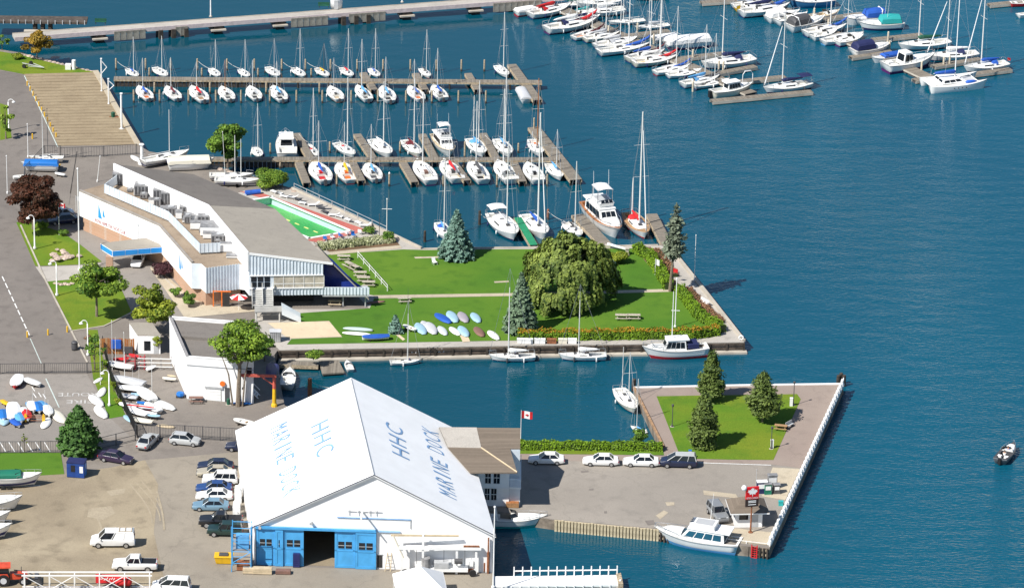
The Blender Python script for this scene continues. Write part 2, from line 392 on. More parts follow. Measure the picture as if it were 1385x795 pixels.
sheet('grass_verge', [(0,140),(9,143),(16,187),(0,190)], GRASSY, 2)
sheet('forecourt', [(107,300),(150,318),(235,365),(275,415),(250,432),(180,424),(166,394),(139,356),(86,314)], ground_mat('forecourt_asphalt', (.23,.21,.19), (.26,.235,.21), (.2,.18,.165), .08,.7,14), 1)
sheet('path', [(203,363),(208,358),(262,405),(290,414),(345,415),(345,421),(250,430)], TANC, 3)
sheet('path', [(118,299),(122,294),(190,318),(186,326)], TANC, 3)
sheet('path', [(48,361),(106,359),(138,356),(110,377),(62,381)], GREYC, 2)
# peninsula: promenade concrete, lawns, paths
sheet('promenade', [(390,254),(484,295.5),(570,337),(893,332),(905,336),(959,403),(1005.5,462.3),(690,467.3),(378,473.3),(345,440),(345,418),(500,418),(430,343),(285,276),(330,258)], GREYC, 1, POOL)
sheet('lawn', [(440,345),(546,337.5),(575,338.5),(640,337.5),(760,337),(858,336),(904,391),(700,396.5),(505,399.5),(497,398)], GRASS, 3)
sheet('lawn', [(400,424),(500,417),(506,404),(700,400.5),(906,394.5),(930,394),(978,440),(975,453),(700,460.5),(500,464),(388,466),(394,458.5),(463,456),(445,434),(404,435.5)], GRASS, 3)
sheet('sand_court', [(362,437),(445,434.5),(462.5,455.6),(390,458)], SANDC, 4)
sheet('planting_bed', [(858,336),(880,334),(905,372),(978,440),(930,393),(904,391)], SOIL, 4)
sheet('planting_bed', [(425,333),(532,323),(541,332),(446,341)], SOIL, 5)
strip('path', [(506,401.6),(700,398.5),(905,393)], 1.1, TANC, 4)
strip('path', [(446,343),(542,334)], 1.3, TANC, 4)
for nm, q, m, lv in (('pool_deck', [(323,259),(356,262),(498,312),(478,313.5),(366,266.5),(355,268.6)], REDC, 4), ('pool_deck', [(478,313.5),(498,312),(430,328.5),(413,325)], REDC, 5)):
    sheet(nm, q, m, lv)
# pool basin
mb = MB(); f = [(p.x,p.y,GZ-1.15) for p in POOL]
structure('pool_floor', MB().sheet(f), POOLG)
mb = MB()
for i in range(4):
    a, b = POOL[i], POOL[(i+1) % 4]; mb.add([(a.x,a.y,GZ+.004),(b.x,b.y,GZ+.004),(b.x,b.y,GZ-1.15),(a.x,a.y,GZ-1.15)], [(0,1,2,3)])
structure('pool_wall', mb, mat('pool_pale_tile', (.50,.72,.70), .35, var=.08))
pool = thing('swimming_pool', 'long green bottomed swimming pool with white coping beside the clubhouse roof', 'swimming pool', (POOL[0]+POOL[2])/2)
pc = (POOL[0]+POOL[2])/2
for i in range(4):
    a, b = POOL[i]-pc, POOL[(i+1) % 4]-pc; d = (b-a).normalized(); nn = Vector((-d.y, d.x, 0))
    mb = MB().prism([(p.x,p.y) for p in (a - d*.3, b, b + nn*.42, a - d*.3 + nn*.42)], .012*6, .012*6+.1)
    mb.build('coping', W_PAINT, pool)
for t in (.33,.66):
    for k in range(9):
        a = POOL[0].lerp(POOL[3], t) - pc; b = POOL[1].lerp(POOL[2], t) - pc
        c0 = a.lerp(b, (k+.25)/9); c1 = a.lerp(b, (k+.7)/9); d = (c1-c0).normalized(); nn = Vector((-d.y,d.x,0))*.14
        MB().sheet([c0-nn+Vector((0,0,-1.14)), c1-nn+Vector((0,0,-1.14)), c1+nn+Vector((0,0,-1.14)), c0+nn+Vector((0,0,-1.14))]).build('lane_dash', mat('lane_paint', (.75,.72,.25), .6), pool)
# east wharf
sheet('wharf_paving', [(858,525),(1000,522),(1140,520),(1047,718),(1040,738),(986,734),(890,714.5),(750,702),(690,693),(652,690),(640,615),(705,618),(897,618),(898,606)], WHARF, 1)
sheet('path', [(858,525),(1000,522),(1140,520),(1083,633),(1046,628),(905,624),(895,616),(700,612),(700,621),(900,627),(897,605)], PINKA, 2)
sheet('path', [(858,525),(887,530),(930,622),(900,616),(897,604)], PINKA, 3)
sheet('park_lawn', [(888,536),(940,535),(1050,533.5),(1078,533),(1083,540),(1046,622),(985,621.5),(925,620),(918,612)], GRASSY, 4)
sheet('grass_verge', [(700,609),(897,610),(898,615.5),(700,613.5)], GRASSY, 4)
for q in ([(951,663),(995,668),(999,674),(952,669)], [(887,697),(898,690),(904,693),(893,702)], [(900,679),(912,679),(912,683),(902,684)], [(1045,632),(1082,634),(1062,676),(1030,671)], [(975,712),(1046,720),(1039,737),(988,733)]):
    sheet('concrete_patch', q, TANC, 3)
for q in ([(797,661),(803,660.5),(802,663),(796,663)], [(785,637),(795,636),(797,638),(786,639)], [(817,691),(821,691),(821,694),(817,694)], [(872,704),(884,703),(886,709),(876,710)]):
    sheet('asphalt_patch', q, ASPHD, 3)
strip('road_marking', [(925,625),(1043,629)], .18, PAINTW, 4)
# beige plank ramp at the north west
RA, RB, RC, RD = (33,101), (129,98.5), (185,196.5), (79,198)
NR = 25
ramp = thing('boat_ramp', 'wide beige boat ramp of long parallel slabs beside the road', 'boat ramp', P(*RD))
for k in range(NR):
    t0, t1 = k/NR, (k+.86)/NR
    q = [P(*[RA[i]+(RD[i]-RA[i])*t for i in (0,1)]) for t in (t0,t1)] + [P(*[RB[i]+(RC[i]-RB[i])*t for i in (0,1)]) for t in (t1,t0)]
    q = [(p.x-ramp.location.x, p.y-ramp.location.y) for p in q]
    MB().prism(q, -.01, .10 + R.uniform(-.02,.02)).build('slab', SLAB, ramp)
# kerbs and road paint
strip('kerb', [(129,97),(158,148),(187,197)], .9, TANC, 1, .22)
strip('kerb', [(28,305),(62,380),(118,490)], .22, CONC, 1, .12)
strip('kerb', [(95,448.5),(141,441.5),(160,432.5),(178,423)], .2, CONC, 1, .14)
strip('kerb', [(205,361),(262,412)], .25, CONC, 1, .14)
strip('road_edge_line', [(33,103),(78,199)], .16, PAINTB, 3)
strip('road_edge_line', [(62,512),(80,551)], .16, PAINTB, 3)
for k in range(9):
    t0, t1 = k/9, (k+.72)/9
    strip('road_dash', [(3+38*t0, 374+82*t0), (3+38*t1, 374+82*t1)], .17, PAINTW, 3)
strip('road_edge_line', [(41,458),(56,492)], .12, PAINTB, 3)
for x in (0,12,24,36,48,60): strip('stall_line', [(x,598),(x+8,611)], .13, PAINTW, 3)
for x, y in ((43,523),(45,532),(52,531),(58,533)): strip('stall_line', [(x,y),(x+4,y+6)], .13, PAINTW, 3)
strip('seam_line', [(97,251),(93,277)], .12, ASPHD, 3); strip('seam_line', [(104,205),(95,262)], .1, mat('tar', (.04,.036,.033), .7), 3)
TRK = ground_mat('tyre_worn_dirt', (.33,.28,.205), (.36,.305,.222), (.29,.243,.175), .3, .9, 8)
for x0, y0, dx, w in ((176,655,30,.22),(183,652,34,.18),(191,650,30,.2),(212,664,10,.25),(128,690,14,.3)):
    strip('tyre_track', [(x0+dx*math.sin(i*.22), y0+i*7.5) for i in range(8)], w, TRK, 4)
sheet('worn_patch', [(120,688),(150,684),(156,694),(140,703),(118,699)], TRK, 3); sheet('worn_patch', [(144,664),(170,660),(168,667),(150,671)], TRK, 3)
for q in ([(534,452),(538,451),(548,459),(545,461)], [(620,450),(630,449),(636,462),(626,463)], [(560,348),(600,347),(601,349),(562,350)], [(668,381),(688,380),(688,382),(669,383)]): sheet('worn_patch', q, SANDC if q[0][1] > 400 else TANC, 5)
strip('kerb', [(857.5,524.5),(1000,521.5),(1140,519.6)], .35, W_PAINT, 1, .16)
strip('kerb', [(857.5,525),(897.5,605)], .3, mat('kerb_timber', (.33,.20,.11), .8, var=.25, scale=2), 1, .25)
strip('kerb', [(906,336),(959,402),(1006,462)], .45, CONC, 1, .35)
strip('kerb', [(1006,462.4),(850,465.4),(690,467.4),(480,471.4),(378,473.4)], .35, GREYC, 1, .08)
strip('kerb', [(395,255.6),(484,295.6),(570,336.6)], .3, CONC, 1, .3)
strip('kerb', [(573,337),(640,335.8),(760,334.8),(890,332)], .3, CONC, 1, .15)
# ledge and timber along the south quay
a, b = P(1010,475,.25), P(377,486,.25)
mb = MB()
for u, v in ((a, b),):
    d = (v-u).normalized(); nn = Vector((-d.y,d.x,0))
    q = [u + nn*.5, v + nn*.5, v - nn*3.2, u - nn*3.2]
    mb.prism([(p.x,p.y) for p in q], -2, .28)
structure('quay_ledge', mb, CONC)

# the writing painted on the road (read from the far side)
def text_mesh(s, key=None):
    key = ('txt', s)
    if key in CACHE: return CACHE[key]
    cu = bpy.data.curves.new('lettering', 'FONT'); cu.body = s; cu.align_x = 'LEFT'; cu.resolution_u = 3; cu.offset = -.004 if len(s) == 1 else 0
    o = bpy.data.objects.new('lettering_tmp', cu); COL.objects.link(o)
    bpy.context.view_layer.update()
    me = bpy.data.meshes.new_from_object(o.evaluated_get(bpy.context.evaluated_depsgraph_get()))
    bpy.data.objects.remove(o)
    xs = [v.co.x for v in me.vertices]; ys = [v.co.y for v in me.vertices]
    x0, x1, y0, y1 = min(xs), max(xs), min(ys), max(ys)
    for v in me.vertices: v.co.x = (v.co.x-x0)/(x1-x0); v.co.y = (v.co.y-y0)/(y1-y0)
    me.materials.clear()
    CACHE[key] = me; return me
def lettering(s, o, ux, uy, m, parent=None, lift=.01, name='lettering'):
    """text s as a flat mesh: lower-left corner o, full width vector ux, height vector uy"""
    me = text_mesh(s); nz = ux.cross(uy).normalized()
    q = ob(name, me, m, parent)
    M = Matrix((ux, uy, nz)).transposed().to_4x4(); M.translation = o + nz*lift
    if parent is not None: M = Matrix.Translation(-parent.location) @ M if parent.rotation_euler.z == 0 else parent.matrix_basis.inverted() @ M
    q.matrix_basis = M; return q
for s, c, w in (('FIRE', (126,546.5), 36), ('ROUTE', (131,536.5), 52)):
    o1 = P(c[0], c[1]-5.5); o2 = P(c[0]-w, c[1]-5.5)      # upside down: starts on the right, top towards the viewer
    ux = o2 - o1; up = P(c[0], c[1]-.9) - P(c[0], c[1]-5.5)
    q = lettering(s, Vector((o1.x,o1.y,GZ+.03)), Vector((ux.x,ux.y,0)), Vector((up.x,up.y,0)), mat('worn_road_paint', (.50,.49,.47), .85, var=.25, scale=2), name='road_lettering'); tag(q, kind='structure')
# ------------------------------------------------------------------ docks, piles, fences, lamp posts
ORD = ['first','second','third','fourth','fifth','sixth','seventh','eighth','ninth','tenth','eleventh','twelfth','thirteenth','fourteenth','fifteenth','sixteenth','seventeenth','eighteenth']
def dock(p0, p1, width, label, z=1.0, piles=5.0, deckm=None, name='dock', group=None, thick=.22, floating=False, pilem=None, z1=None):
    a, b = P(p0[0], p0[1], z), P(p1[0], p1[1], z if z1 is None else z1); d = b - a; d.z = 0; L = d.length
    t = thing(name, label, 'dock', (a.x, a.y, 0), math.atan2(d.y, d.x), group)
    w = width/2
    dm = deckm or DOCKX
    MB().box(0, L, -w, w, z-thick*.4, z).build('deck', dm, t)
    for s in (-1, 1):
        MB().box(.01, L-.01, s*w-.06, s*w+.06, z-thick*(1.5 if L > 40 else 2.4), z-.05).build('edge_beam', PILEW if not floating else CONC, t)
    if floating:
        k = max(2, int(L/3))
        fm = cached(('float', round(L/k,1), round(w,2)), lambda: MB().box(-L/k*.42, L/k*.42, -w*.9, w*.9, -.3, z-thick*1.4))
        for i in range(k): ob('float', fm, DGREY, t, loc=((i+.5)*L/k, 0, 0))
    elif piles:
        k = max(1, int(round(L/piles))); pm = cached(('dpile', round(z,1)), lambda: MB().tube((0,0,-1.5),(0,0,z-.1),.16,.14,7))
        for i in range(k+1):
            for s in (-1, 1): ob('pile', pm, DARKW, t, loc=(.25 + i*(L-.5)/k, s*(w-.12), 0))
    return t
def pile(x, ytop, ybase, label, group, r=.15, m=None, cap=False):
    h = HM(x, ybase, ybase-ytop, 0); p = P(x, ybase, 0)
    t = thing('mooring_pile', label, 'pile', p, 0, group)
    s = MB()
    ri = [(r*1.05,-1.2),(r*1.02,0),(r,.6*h),(r*.93,h-.06),(r*.7,h)]
    s.lathe(ri, 8).build('post', m or PILEW, t)
    MB().lathe([(r*1.10,-.3),(r*1.10,.35)], 8).build('wet_band', DARKW, t)
    if cap: MB().lathe([(r*1.12,0),(r*1.12,.04),(.03,.28)], 8, (0,0,h)).build('cap', W_PAINT, t)
    return t

dk = dock((154,105.5),(733,110.5),1.5,'long narrow timber dock behind the farther row of sailboats',1.3)
for i in range(40): MB().box(.4+i*.68,1.0+i*.68,-.62,-.5,-.8,1.05).build('dark_board', DARKW, dk)  # dark boards from the deck down to the water, left part only
dock((692,87),(727,135),1.5,'short wide dock crossing the right end of the farther dock')
for p0, p1, lb in (((491,98),(506,121),'finger dock left of the three crossing the farther dock'), ((562,99),(575,121),'middle of the three finger docks crossing the farther dock'), ((633,99),(646,121),'rightmost of the three finger docks crossing the farther dock')):
    dock(p0, p1, 1.1, lb, .98, group='finger docks on the farther dock')
dk = dock((240,214),(757,215),1.4,'long narrow timber dock through the nearer row of sailboats',1.3)
for i in range(28): MB().box(.4+i*.68,1.0+i*.68,-.6,-.48,-.8,1.05).build('dark_board', DARKW, dk)  # same dark boards below the left part of this dock
for p0, p1, lb in (((401,180),(420,213.5),'finger dock beside the white cabin cruiser stern'), ((417,219),(412,221),'x')):
    if lb != 'x': dock(p0, p1, 1.15, lb, .98, group='finger docks on the nearer dock')
for p0, p1, lb in (((404,219),(415,247),'leftmost finger dock on the near side of the nearer dock'), ((483,181),(505,213.5),'finger dock left of the sailboat with the white boom cover'),
                   ((477,219),(489,244),'finger dock between the yellow and the blue sail covers'), ((571,181),(588,213.5),'finger dock left of the flybridge motor yacht'),
                   ((545,219),(561,246),'finger dock left of the sailboat with the brown hatch'), ((653,180),(671,213.5),'finger dock right of the boat with the blue dodger'),
                   ((613,219),(632,244),'finger dock right of the sailboat with the red cover'), ((695,219),(707,245),'finger dock below the sailboat with blue canvas')):
    dock(p0, p1, 1.15, lb, .98, group='finger docks on the nearer dock')
dock((722,172),(779,243),1.9,'broad pier head closing the right end of the nearer dock')
# docks on the north side of the lawn
MATS['green_turf'] = mat('green_carpet', (.012,.22,.10), .9, var=.1)
dock((700,294),(722,331),1.15,'bright green carpeted finger dock by the lawn', 1.1, deckm=MATS['green_turf'])
dock((781,290),(822,333),1.9,'grey finger dock left of the large motor yacht', 1.1)
dock((881,289),(904,334),1.7,'grey finger dock right of the two masted sailboat', 1.1)
dock((429,488),(462,504),1.0,'x',.5,0) if 0 else None
# floating raft and gangway in the basin
raft = thing('floating_raft', 'square grey floating raft with plank deck in the basin', 'raft', (*P(448,496,.5).xy, 0))
q = [P(431,488,.5), P(458,487,.5), P(466,503,.5), P(436,505,.5)]
MB().prism([(p.x-raft.location.x, p.y-raft.location.y) for p in q], .28, .5).build('deck', DOCKX, raft)
MB().prism([((p.x-raft.location.x)*.93, (p.y-raft.location.y)*.93) for p in q], -.3, .275).build('float', DARKW, raft)
dock((376,490),(431,492),1.3,'narrow gangway from the shore to the floating raft',.75,0,name='gangway')
# piles of the farther dock
far_n = [157,197,202,231,267,273,307,344,349,381,413,421,447,483,518,555,590,624,655]
for i, x in enumerate(far_n):
    short = x in (202,273,349,421)
    pile(x, (92 if short else 79.5)+i*.1, 104.5 if short else 95+i*.1, '%s mooring pile from the left beyond the farther dock' % ORD[i] if i < 18 else 'last mooring pile on the right beyond the farther dock', 'piles beyond the farther dock')
far_s = [181,209,216,255,284,292,326,360,365,401,432,436,475,511,549,584,620,657]
for i, x in enumerate(far_s):
    short = x in (209,284,360,432)
    pile(x, (112 if short else 122)+i*.06, (127 if short else 139)+i*.06, '%s mooring pile from the left in front of the farther dock' % ORD[i], 'piles in front of the farther dock')
near_l = [(365.5,194,208),(446,192,207),(541,192,207),(628.5,192,214),(701,194,207),(722,160,182)]
for i, (x, a, b) in enumerate(near_l):
    pile(x, a, b, '%s mooring pile from the left beyond the nearer dock' % ORD[i], 'piles beyond the nearer dock')
near_s = [(379,220,228),(419,220,227),(455.5,236,252),(526.5,235,252),(599.5,238,252),(626,224,230),(672,236,253),(740,236,252)]
for i, (x, a, b) in enumerate(near_s):
    pile(x, a, b, '%s mooring pile from the left in front of the nearer dock' % ORD[i], 'piles in front of the nearer dock', cap=(x == 526.5))
for x, a, b, lb in ((648.5,285,304,'lone dark mooring pile tied to the white sloop off the lawn'), (574.5,312,327,'dark mooring pile at the quay corner by the blue spruce'), (741,283,297,'brown mooring pile beside the sailboat right of the green dock')):
    pile(x, a, b, lb, 'piles off the lawn quay', .2, DARKW if x < 700 else RUST)
pile(419, 511, 545, 'tall orange rusty pile behind the boat shed roof', None, .3, RUST)
for i, (x, a, b) in enumerate(((1133.5,507,521),(1137,504,520),(1141,507,522))):
    pile(x, a, b, '%s of the dark pile cluster at the wharf corner' % ('left','middle','right')[i], 'pile cluster at the wharf corner', .28, DARKW)
pile(857, 512, 528, 'dark timber pile at the wharf corner behind the small sloop', None, .3, DARKW)
pile(838.5, 783, 797, 'white topped pile off the end of the white railed pier', None, .16, W_PAINT)

# ---- breakwater
A0, A1, zB = (70,44), (690,0.5), 2.0
def lerp2(a, b, t): return (a[0]+(b[0]-a[0])*t, a[1]+(b[1]-a[1])*t)
pa, pb = P(18,48.5,zB), P(760,-6.5,zB); d = pb-pa; L = d.length
bw = thing('breakwater', 'long concrete breakwater walkway crossing the water at the top', 'breakwater', (pa.x,pa.y,0), math.atan2(d.y,d.x))
MB().box(0, L, -1.2, 1.0, zB-.45, zB).build('walkway', GREYC, bw)
MB().box(.02, L, -1.32, -1.19, zB-.62, zB+.1).build('kerb', mat('pinkish_kerb', (.56,.47,.46), .8), bw)
MB().box(.02, L, .99, 1.1, zB-.4, zB+.12).build('kerb', CONC, bw)
def bx(px): return (P(px, 48.5-(px-18)*55/742, zB)-pa).length
pm = MB().box(-.75,.75,-1.2,.8,-2,zB-.62).mesh('pier_block'); cm = MB().box(-1.3,1.3,-1.7,.9,.6,.85).mesh('pile_cap')
for px in (133,293,376.5,548,641):
    ob('pier_block', pm, DARKW, bw, loc=(bx(px),0,0)); ob('pile_cap', cm, CONC, bw, loc=(bx(px),0,0))
slat = MB().box(-.5,.5,-1.47,-1.33,.25,zB-.15).mesh('wave_slat')
for x0, x1 in ((156,200),(239,259),(395,450),(473,530),(668,740)):
    k = int((bx(x1)-bx(x0))/1.1)
    for i in range(k): ob('wave_board', slat, mat('grey_green_boards', (.27,.25,.21), .85, var=.3), bw, loc=(bx(x0)+i*1.1,0,0))
for x0 in (215,462):
    for i in range(3): MB().box(bx(x0)+i*2.2-.35, bx(x0)+i*2.2+.35, -1.8, 1.0, -1.5, zB-.5).build('pier_leg', DARKW, bw)
# white tank on the breakwater, lamp, fence panel
t = thing('white_hut', 'small white cylindrical hut standing on the breakwater', 'hut', P(455,11,zB))
MB().lathe([(1.05,0),(1.05,2.3),(.9,2.45),(.1,2.6)], 12).build('drum', W_PAINT, t, True); MB().box(-.35,.35,-1.1,-1.0,.1,1.7).build('door', GREYP, t)
for x, y, h, lb in ((285,23,30,'tall white lamp post standing on the breakwater'), (544,3.5,20,'white pole on the breakwater right of the white hut')):
    t = thing('white_pole', lb, 'pole', P(x,y,zB)); MB().tube((0,0,0),(0,0,HM(x,y,h,zB)),.13,.09,8).build('shaft', W_PAINT, t); MB().lathe([(.28,0),(.28,.12),(.15,.2)],8).build('base', CONC, t)
for x, y, lb in ((136,33,'small dark bench on the left part of the breakwater'),(438,11,'small dark bench beside the white hut on the breakwater')):
    t = thing('bench', lb, 'bench', P(x,y,zB)); MB().box(-1,1,-.25,.25,.4,.48).build('seat', DGREEN, t); MB().box(-1,1,.22,.28,.5,.95).build('backrest', DGREEN, t)
    for s in (-.8,.8): MB().box(s-.05,s+.05,-.2,.2,0,.4).build('leg', DGREY, t)
# dark trestle platform at the far left
tr = thing('timber_platform', 'dark raised timber platform on posts at the far left', 'platform', (*P(58,40,1).xy, 0), .03)
zz = HM(58,40,21,1)
MB().box(-9,7.6,-1.6,1.6,zz-.35,zz).build('deck', mat('dark_planks', (.075,.06,.05), .9, var=.3), tr)
for i in range(14): MB().box(-9+i*1.25-.07,-9+i*1.25+.07,-1.75,-1.62,zz-.4,zz+.35).build('railing_post', GREYP, tr)
for x in (-1.3,0,1.3): MB().box(x-.3,x+.3,-1.2,1.2,-2,zz-.35).build('support', DARKW, tr)
MB().box(-3,3,-2.6,-1.65,1.2,1.5).build('landing', CONC, tr)

# ---- wharf face, pickets, railings
def fence(pts, h, label, spacing=2.6, pick=.22, m=None, rails=(1.0,.12), name='fence', pr=.02, group=None, z=GZ, postw=.05, cat='fence', pw=None, pick_parts=False, top=0.0):
    w = [P(p[0],p[1],z) for p in pts]; t = thing(name, label, cat, w[0], 0, group); m = m or DGREY
    pm = MB().box(-postw,postw,-postw,postw,0,h+.06+top).mesh('post')
    for a, b in zip(w[:-1], w[1:]):
        a = a - w[0]; b = b - w[0]; d = b-a; L = d.length; az = math.atan2(d.y,d.x); k = max(1, int(round(L/spacing)))
        for i in range(k+1): ob('post', pm, m, t, loc=a.lerp(b, i/k), rot=(0,0,az))
        for r in rails:
            MB().box(0,L,-.025,.025,h*r-.03,h*r+.03).xf(Matrix.Translation(a) @ Matrix.Rotation(az,4,'Z')).build('rail', m, t)
        if pick:
            n = int(L/pick)
            if pick_parts:
                qm = cached(('picket', pw, h, pr), lambda: MB().box(-(pw or pr),(pw or pr),-pr,pr,.08,h))
                for i in range(n): ob('picket', qm, m, t, loc=a + d*((i+.5)/n) + Vector((math.sin(az),-math.cos(az),0))*.05, rot=(0,0,az))
            else:
                mb = MB()
                for i in range(n): mb.box((i+.5)*L/n-pr,(i+.5)*L/n+pr,-.012,.012,.1,h*.98)
                o = mb.xf(Matrix.Translation(a) @ Matrix.Rotation(az,4,'Z')).build('infill', m, t); o['kind'] = 'stuff'
    return t
fence([(1140.5,520),(1090,630),(1041,738)], 1.0, 'white picket rail along the long edge of the wharf', 3.0, 1.3, W_PAINT, (.9,.45), 'picket_fence', .16, pick_parts=True, pw=.34)
strip('kerb', [(1139.6,520.5),(1089.5,630),(1040.6,737)], .5, W_PAINT, 1, .3)
fence([(1041,738.5),(978,731)], .35, 'low white rail at the tip of the wharf', 2.5, 0, W_PAINT, (1.0,), 'low_rail')
wa, wb = P(750,703.5,GZ), P(892,717,GZ); d = wb-wa; L = d.length
t = thing('timber_wall', 'pale vertical timbers lining the wharf edge behind the cruiser', 'retaining wall', (wa.x,wa.y,0), math.atan2(d.y,d.x))
n = int(L/.42); sm = [MB().box(-.15,.15,-.28,-.06,-.6,GZ+z).mesh('timber') for z in (.14,.2,.08)]
TIMB = mat('pale_timber', (.50,.42,.28), .85, var=.2, scale=2)
for i in range(n): ob('timber', sm[R.randrange(3)], TIMB, t, loc=((i+.5)*L/n,0,0))
MB().box(0,L,-.05,.12,GZ-.3,GZ+.06).build('cap_beam', TIMB, t)
wa, wb = P(892,717,GZ), P(1041,741,GZ); d = wb-wa; L = d.length
t = thing('timber_fender', 'dark timber fendering under the tip of the wharf', 'fender', (wa.x,wa.y,0), math.atan2(d.y,d.x))
for i in range(30): MB().tube((i*L/30+.3,-.28,-1),(i*L/30+.3,-.28,GZ-.05),.17,.16,7).build('post', DARKW, t)
for z in (.45,1.05): MB().box(0,L,-.24,-.05,z-.14,z+.14).build('beam', PILEW, t)
t = thing('ladder', 'red ladder hanging on the wharf tip above the water', 'ladder', (*P(1022,738,GZ).xy,0), math.atan2(d.y,d.x))
for s in (-.35,.35): MB().box(s-.06,s+.06,-.62,-.5,-.3,GZ+.4).build('rail', RED, t)
for i in range(6): MB().box(-.35,.35,-.6,-.53,i*.3,i*.3+.08).build('rung', RED, t)
# timber face of the south quay with tyre fenders
wa, wb = P(1006,463,GZ), P(378,474,GZ); d = wb-wa; L = d.length
t = thing('quay_timbering', 'dark timber facing along the south quay of the lawn', 'quay wall', (wa.x,wa.y,0), math.atan2(d.y,d.x))
n = int(L/2.4)
for i in range(n+1): MB().box(i*L/n-.14,i*L/n+.14,.04,.26,.2,GZ-.08).build('post', DARKW, t)
for z in (.55,1.1): MB().box(0,L,.02,.16,z-.16,z+.16).build('wale', mat('black_timber', (.06,.046,.036), .85, var=.5, scale=1.2), t)
def tyre(x, y, label, white=True):
    p = P(x,y,.85); tt = thing('tyre_fender', label, 'tyre', p + Vector((0,-.05,0)), 0, 'tyres on the quay wall')
    def tor(): 
        mb = MB(); N, K = 14, 6; rings = []
        for i in range(N):
            a = 2*math.pi*i/N; rings.append([((.30+.10*math.cos(2*math.pi*k/K))*math.cos(a), -.12+.10*math.sin(2*math.pi*k/K), (.30+.10*math.cos(2*math.pi*k/K))*math.sin(a)) for k in range(K)])
        rings.append(rings[0]); return mb.loft(rings, True, False, False)
    ob('ring', cached('tyre_ring', tor, True), W_PAINT if white else BLACK, tt)
for i, (x, y, w) in enumerate(((525,474.5,1),(531,474.5,0),(560,475,1),(566,475,0),(591,474,1),(597.5,474,1),(658,472.5,1),(757,470,1),(847,468.5,1),(858,468.5,0),(987,466.5,1))):
    tyre(x, y, '%s %s tyre fender from the left on the south quay wall' % (ORD[i], 'white' if w else 'black'), w)
tt = thing('life_ring', 'white life ring hanging at the lawn corner post', 'life ring', P(1002.5,456,GZ+.5)); ob('ring', CACHE['tyre_ring'], W_PAINT, tt)

# white railed pier, bottom centre
wa, wb = P(667,786,1.0), P(838,784,1.0); d = wb-wa; L = d.length
pw = thing('white_pier', 'white railed jetty with posts at the bottom centre', 'pier', (wa.x,wa.y,0), math.atan2(d.y,d.x))
MB().box(0,L,-1.3,1.5,.75,1.0).build('deck', W_PAINT, pw)
for s, y in ((0,1.4),(1,-1.35)):
    n = 13 if s == 0 else 15; x0 = L*.17 if s == 0 else 0
    z0, z1 = (.8,2.3) if s == 0 else (-.25,1.0)
    for i in range(n): MB().box(x0+i*(L-x0-.2)/(n-1)-.07, x0+i*(L-x0-.2)/(n-1)+.07, y-.07, y+.07, z0, z1).build('rail_post', W_PAINT, pw)
    for z in ((1.75,) if s == 0 else (.05,.55)): MB().box(x0,L-.1,y-.045,y+.045,z-.07,z+.07).build('rail', W_PAINT, pw)
for i in range(8):
    MB().tube((1+i*(L-1.4)/7,-1.1,-1.5),(1+i*(L-1.4)/7,-1.1,.74),.15,.15,7).build('pile', PILEW, pw)
MB().box(L-.3,L+.3,-1.6,1.6,-1.0,1.25).build('end_post', PILEW, pw)

# lamp posts
def street_lamp(x, y, h, label, side=-1):
    H = HM(x,y,h); t = thing('street_lamp', label, 'street lamp', P(x,y), 0, 'white street lamps along the road')
    MB().lathe([(.22,0),(.22,.35),(.11,.45),(.09,H*.6),(.075,H-.5)], 8).build('post', W_PAINT, t, True)
    pts = [Vector((0,0,H-.5))] + [Vector((side*(.45-.45*math.cos(a)), 0, H-.5+.5*math.sin(a))) for a in (.5,1.1,1.6,2.2,2.8)]
    MB().path(pts, .055).build('arm', W_PAINT, t)
    e = pts[-1]; MB().lathe([(.30,0),(.26,.12),(.10,.24)], 10, (e.x,e.y,e.z-.2)).build('lamp_shade', W_PAINT, t, True)
    MB().lathe([(.20,0),(.20,.05)], 8, (e.x,e.y,e.z-.26)).build('lamp', GLASS, t)
street_lamp(12,177,42,'white street lamp at the left edge beside the small shrubs', 1)
street_lamp(47,337,45.5,'white street lamp on the grass in front of the dark red tree')
street_lamp(77,400,47,'white street lamp on the grass left of the spreading tree')
street_lamp(119,481,48,'white street lamp beside the black drum on the road')
street_lamp(148,549,49,'white street lamp beside the dinghies at the fence')
def park_lamp(x, y, h, label):
    H = HM(x,y,h); t = thing('park_lamp', label, 'lamp post', P(x,y), 0, 'dark lamp posts in the small park')
    MB().lathe([(.14,0),(.14,.3),(.06,.4),(.05,H-.4)], 8).build('post', DGREY, t)
    MB().lathe([(.10,H-.4),(.16,H-.25),(.17,H-.05),(.05,H)], 8).build('lantern', DGREY, t)
    MB().lathe([(.3,0),(.3,.06)],8).build('base', CONC, t)
park_lamp(1073,548,33,'dark lamp post at the far corner of the small park lawn')
park_lamp(1043,607,31,'dark lamp post at the near right corner of the park lawn')
park_lamp(909,577,31,'dark lamp post at the left side of the park lawn')
for x, y, lb in ((1070,549,'white meter box beside the far park lamp post'),(1044,606,'white meter box beside the near park lamp post'),(933,620,'white and blue sign box behind the dark minivan')):
    t = thing('meter_box', lb, 'utility box', P(x,y), 0, 'white utility boxes in the park'); MB().box(-.2,.2,-.15,.15,0,1.15).build('casing', W_PAINT, t); MB().box(-.22,.22,-.17,.17,1.15,1.25).build('lid', STR_B if x == 933 else W_PAINT, t)
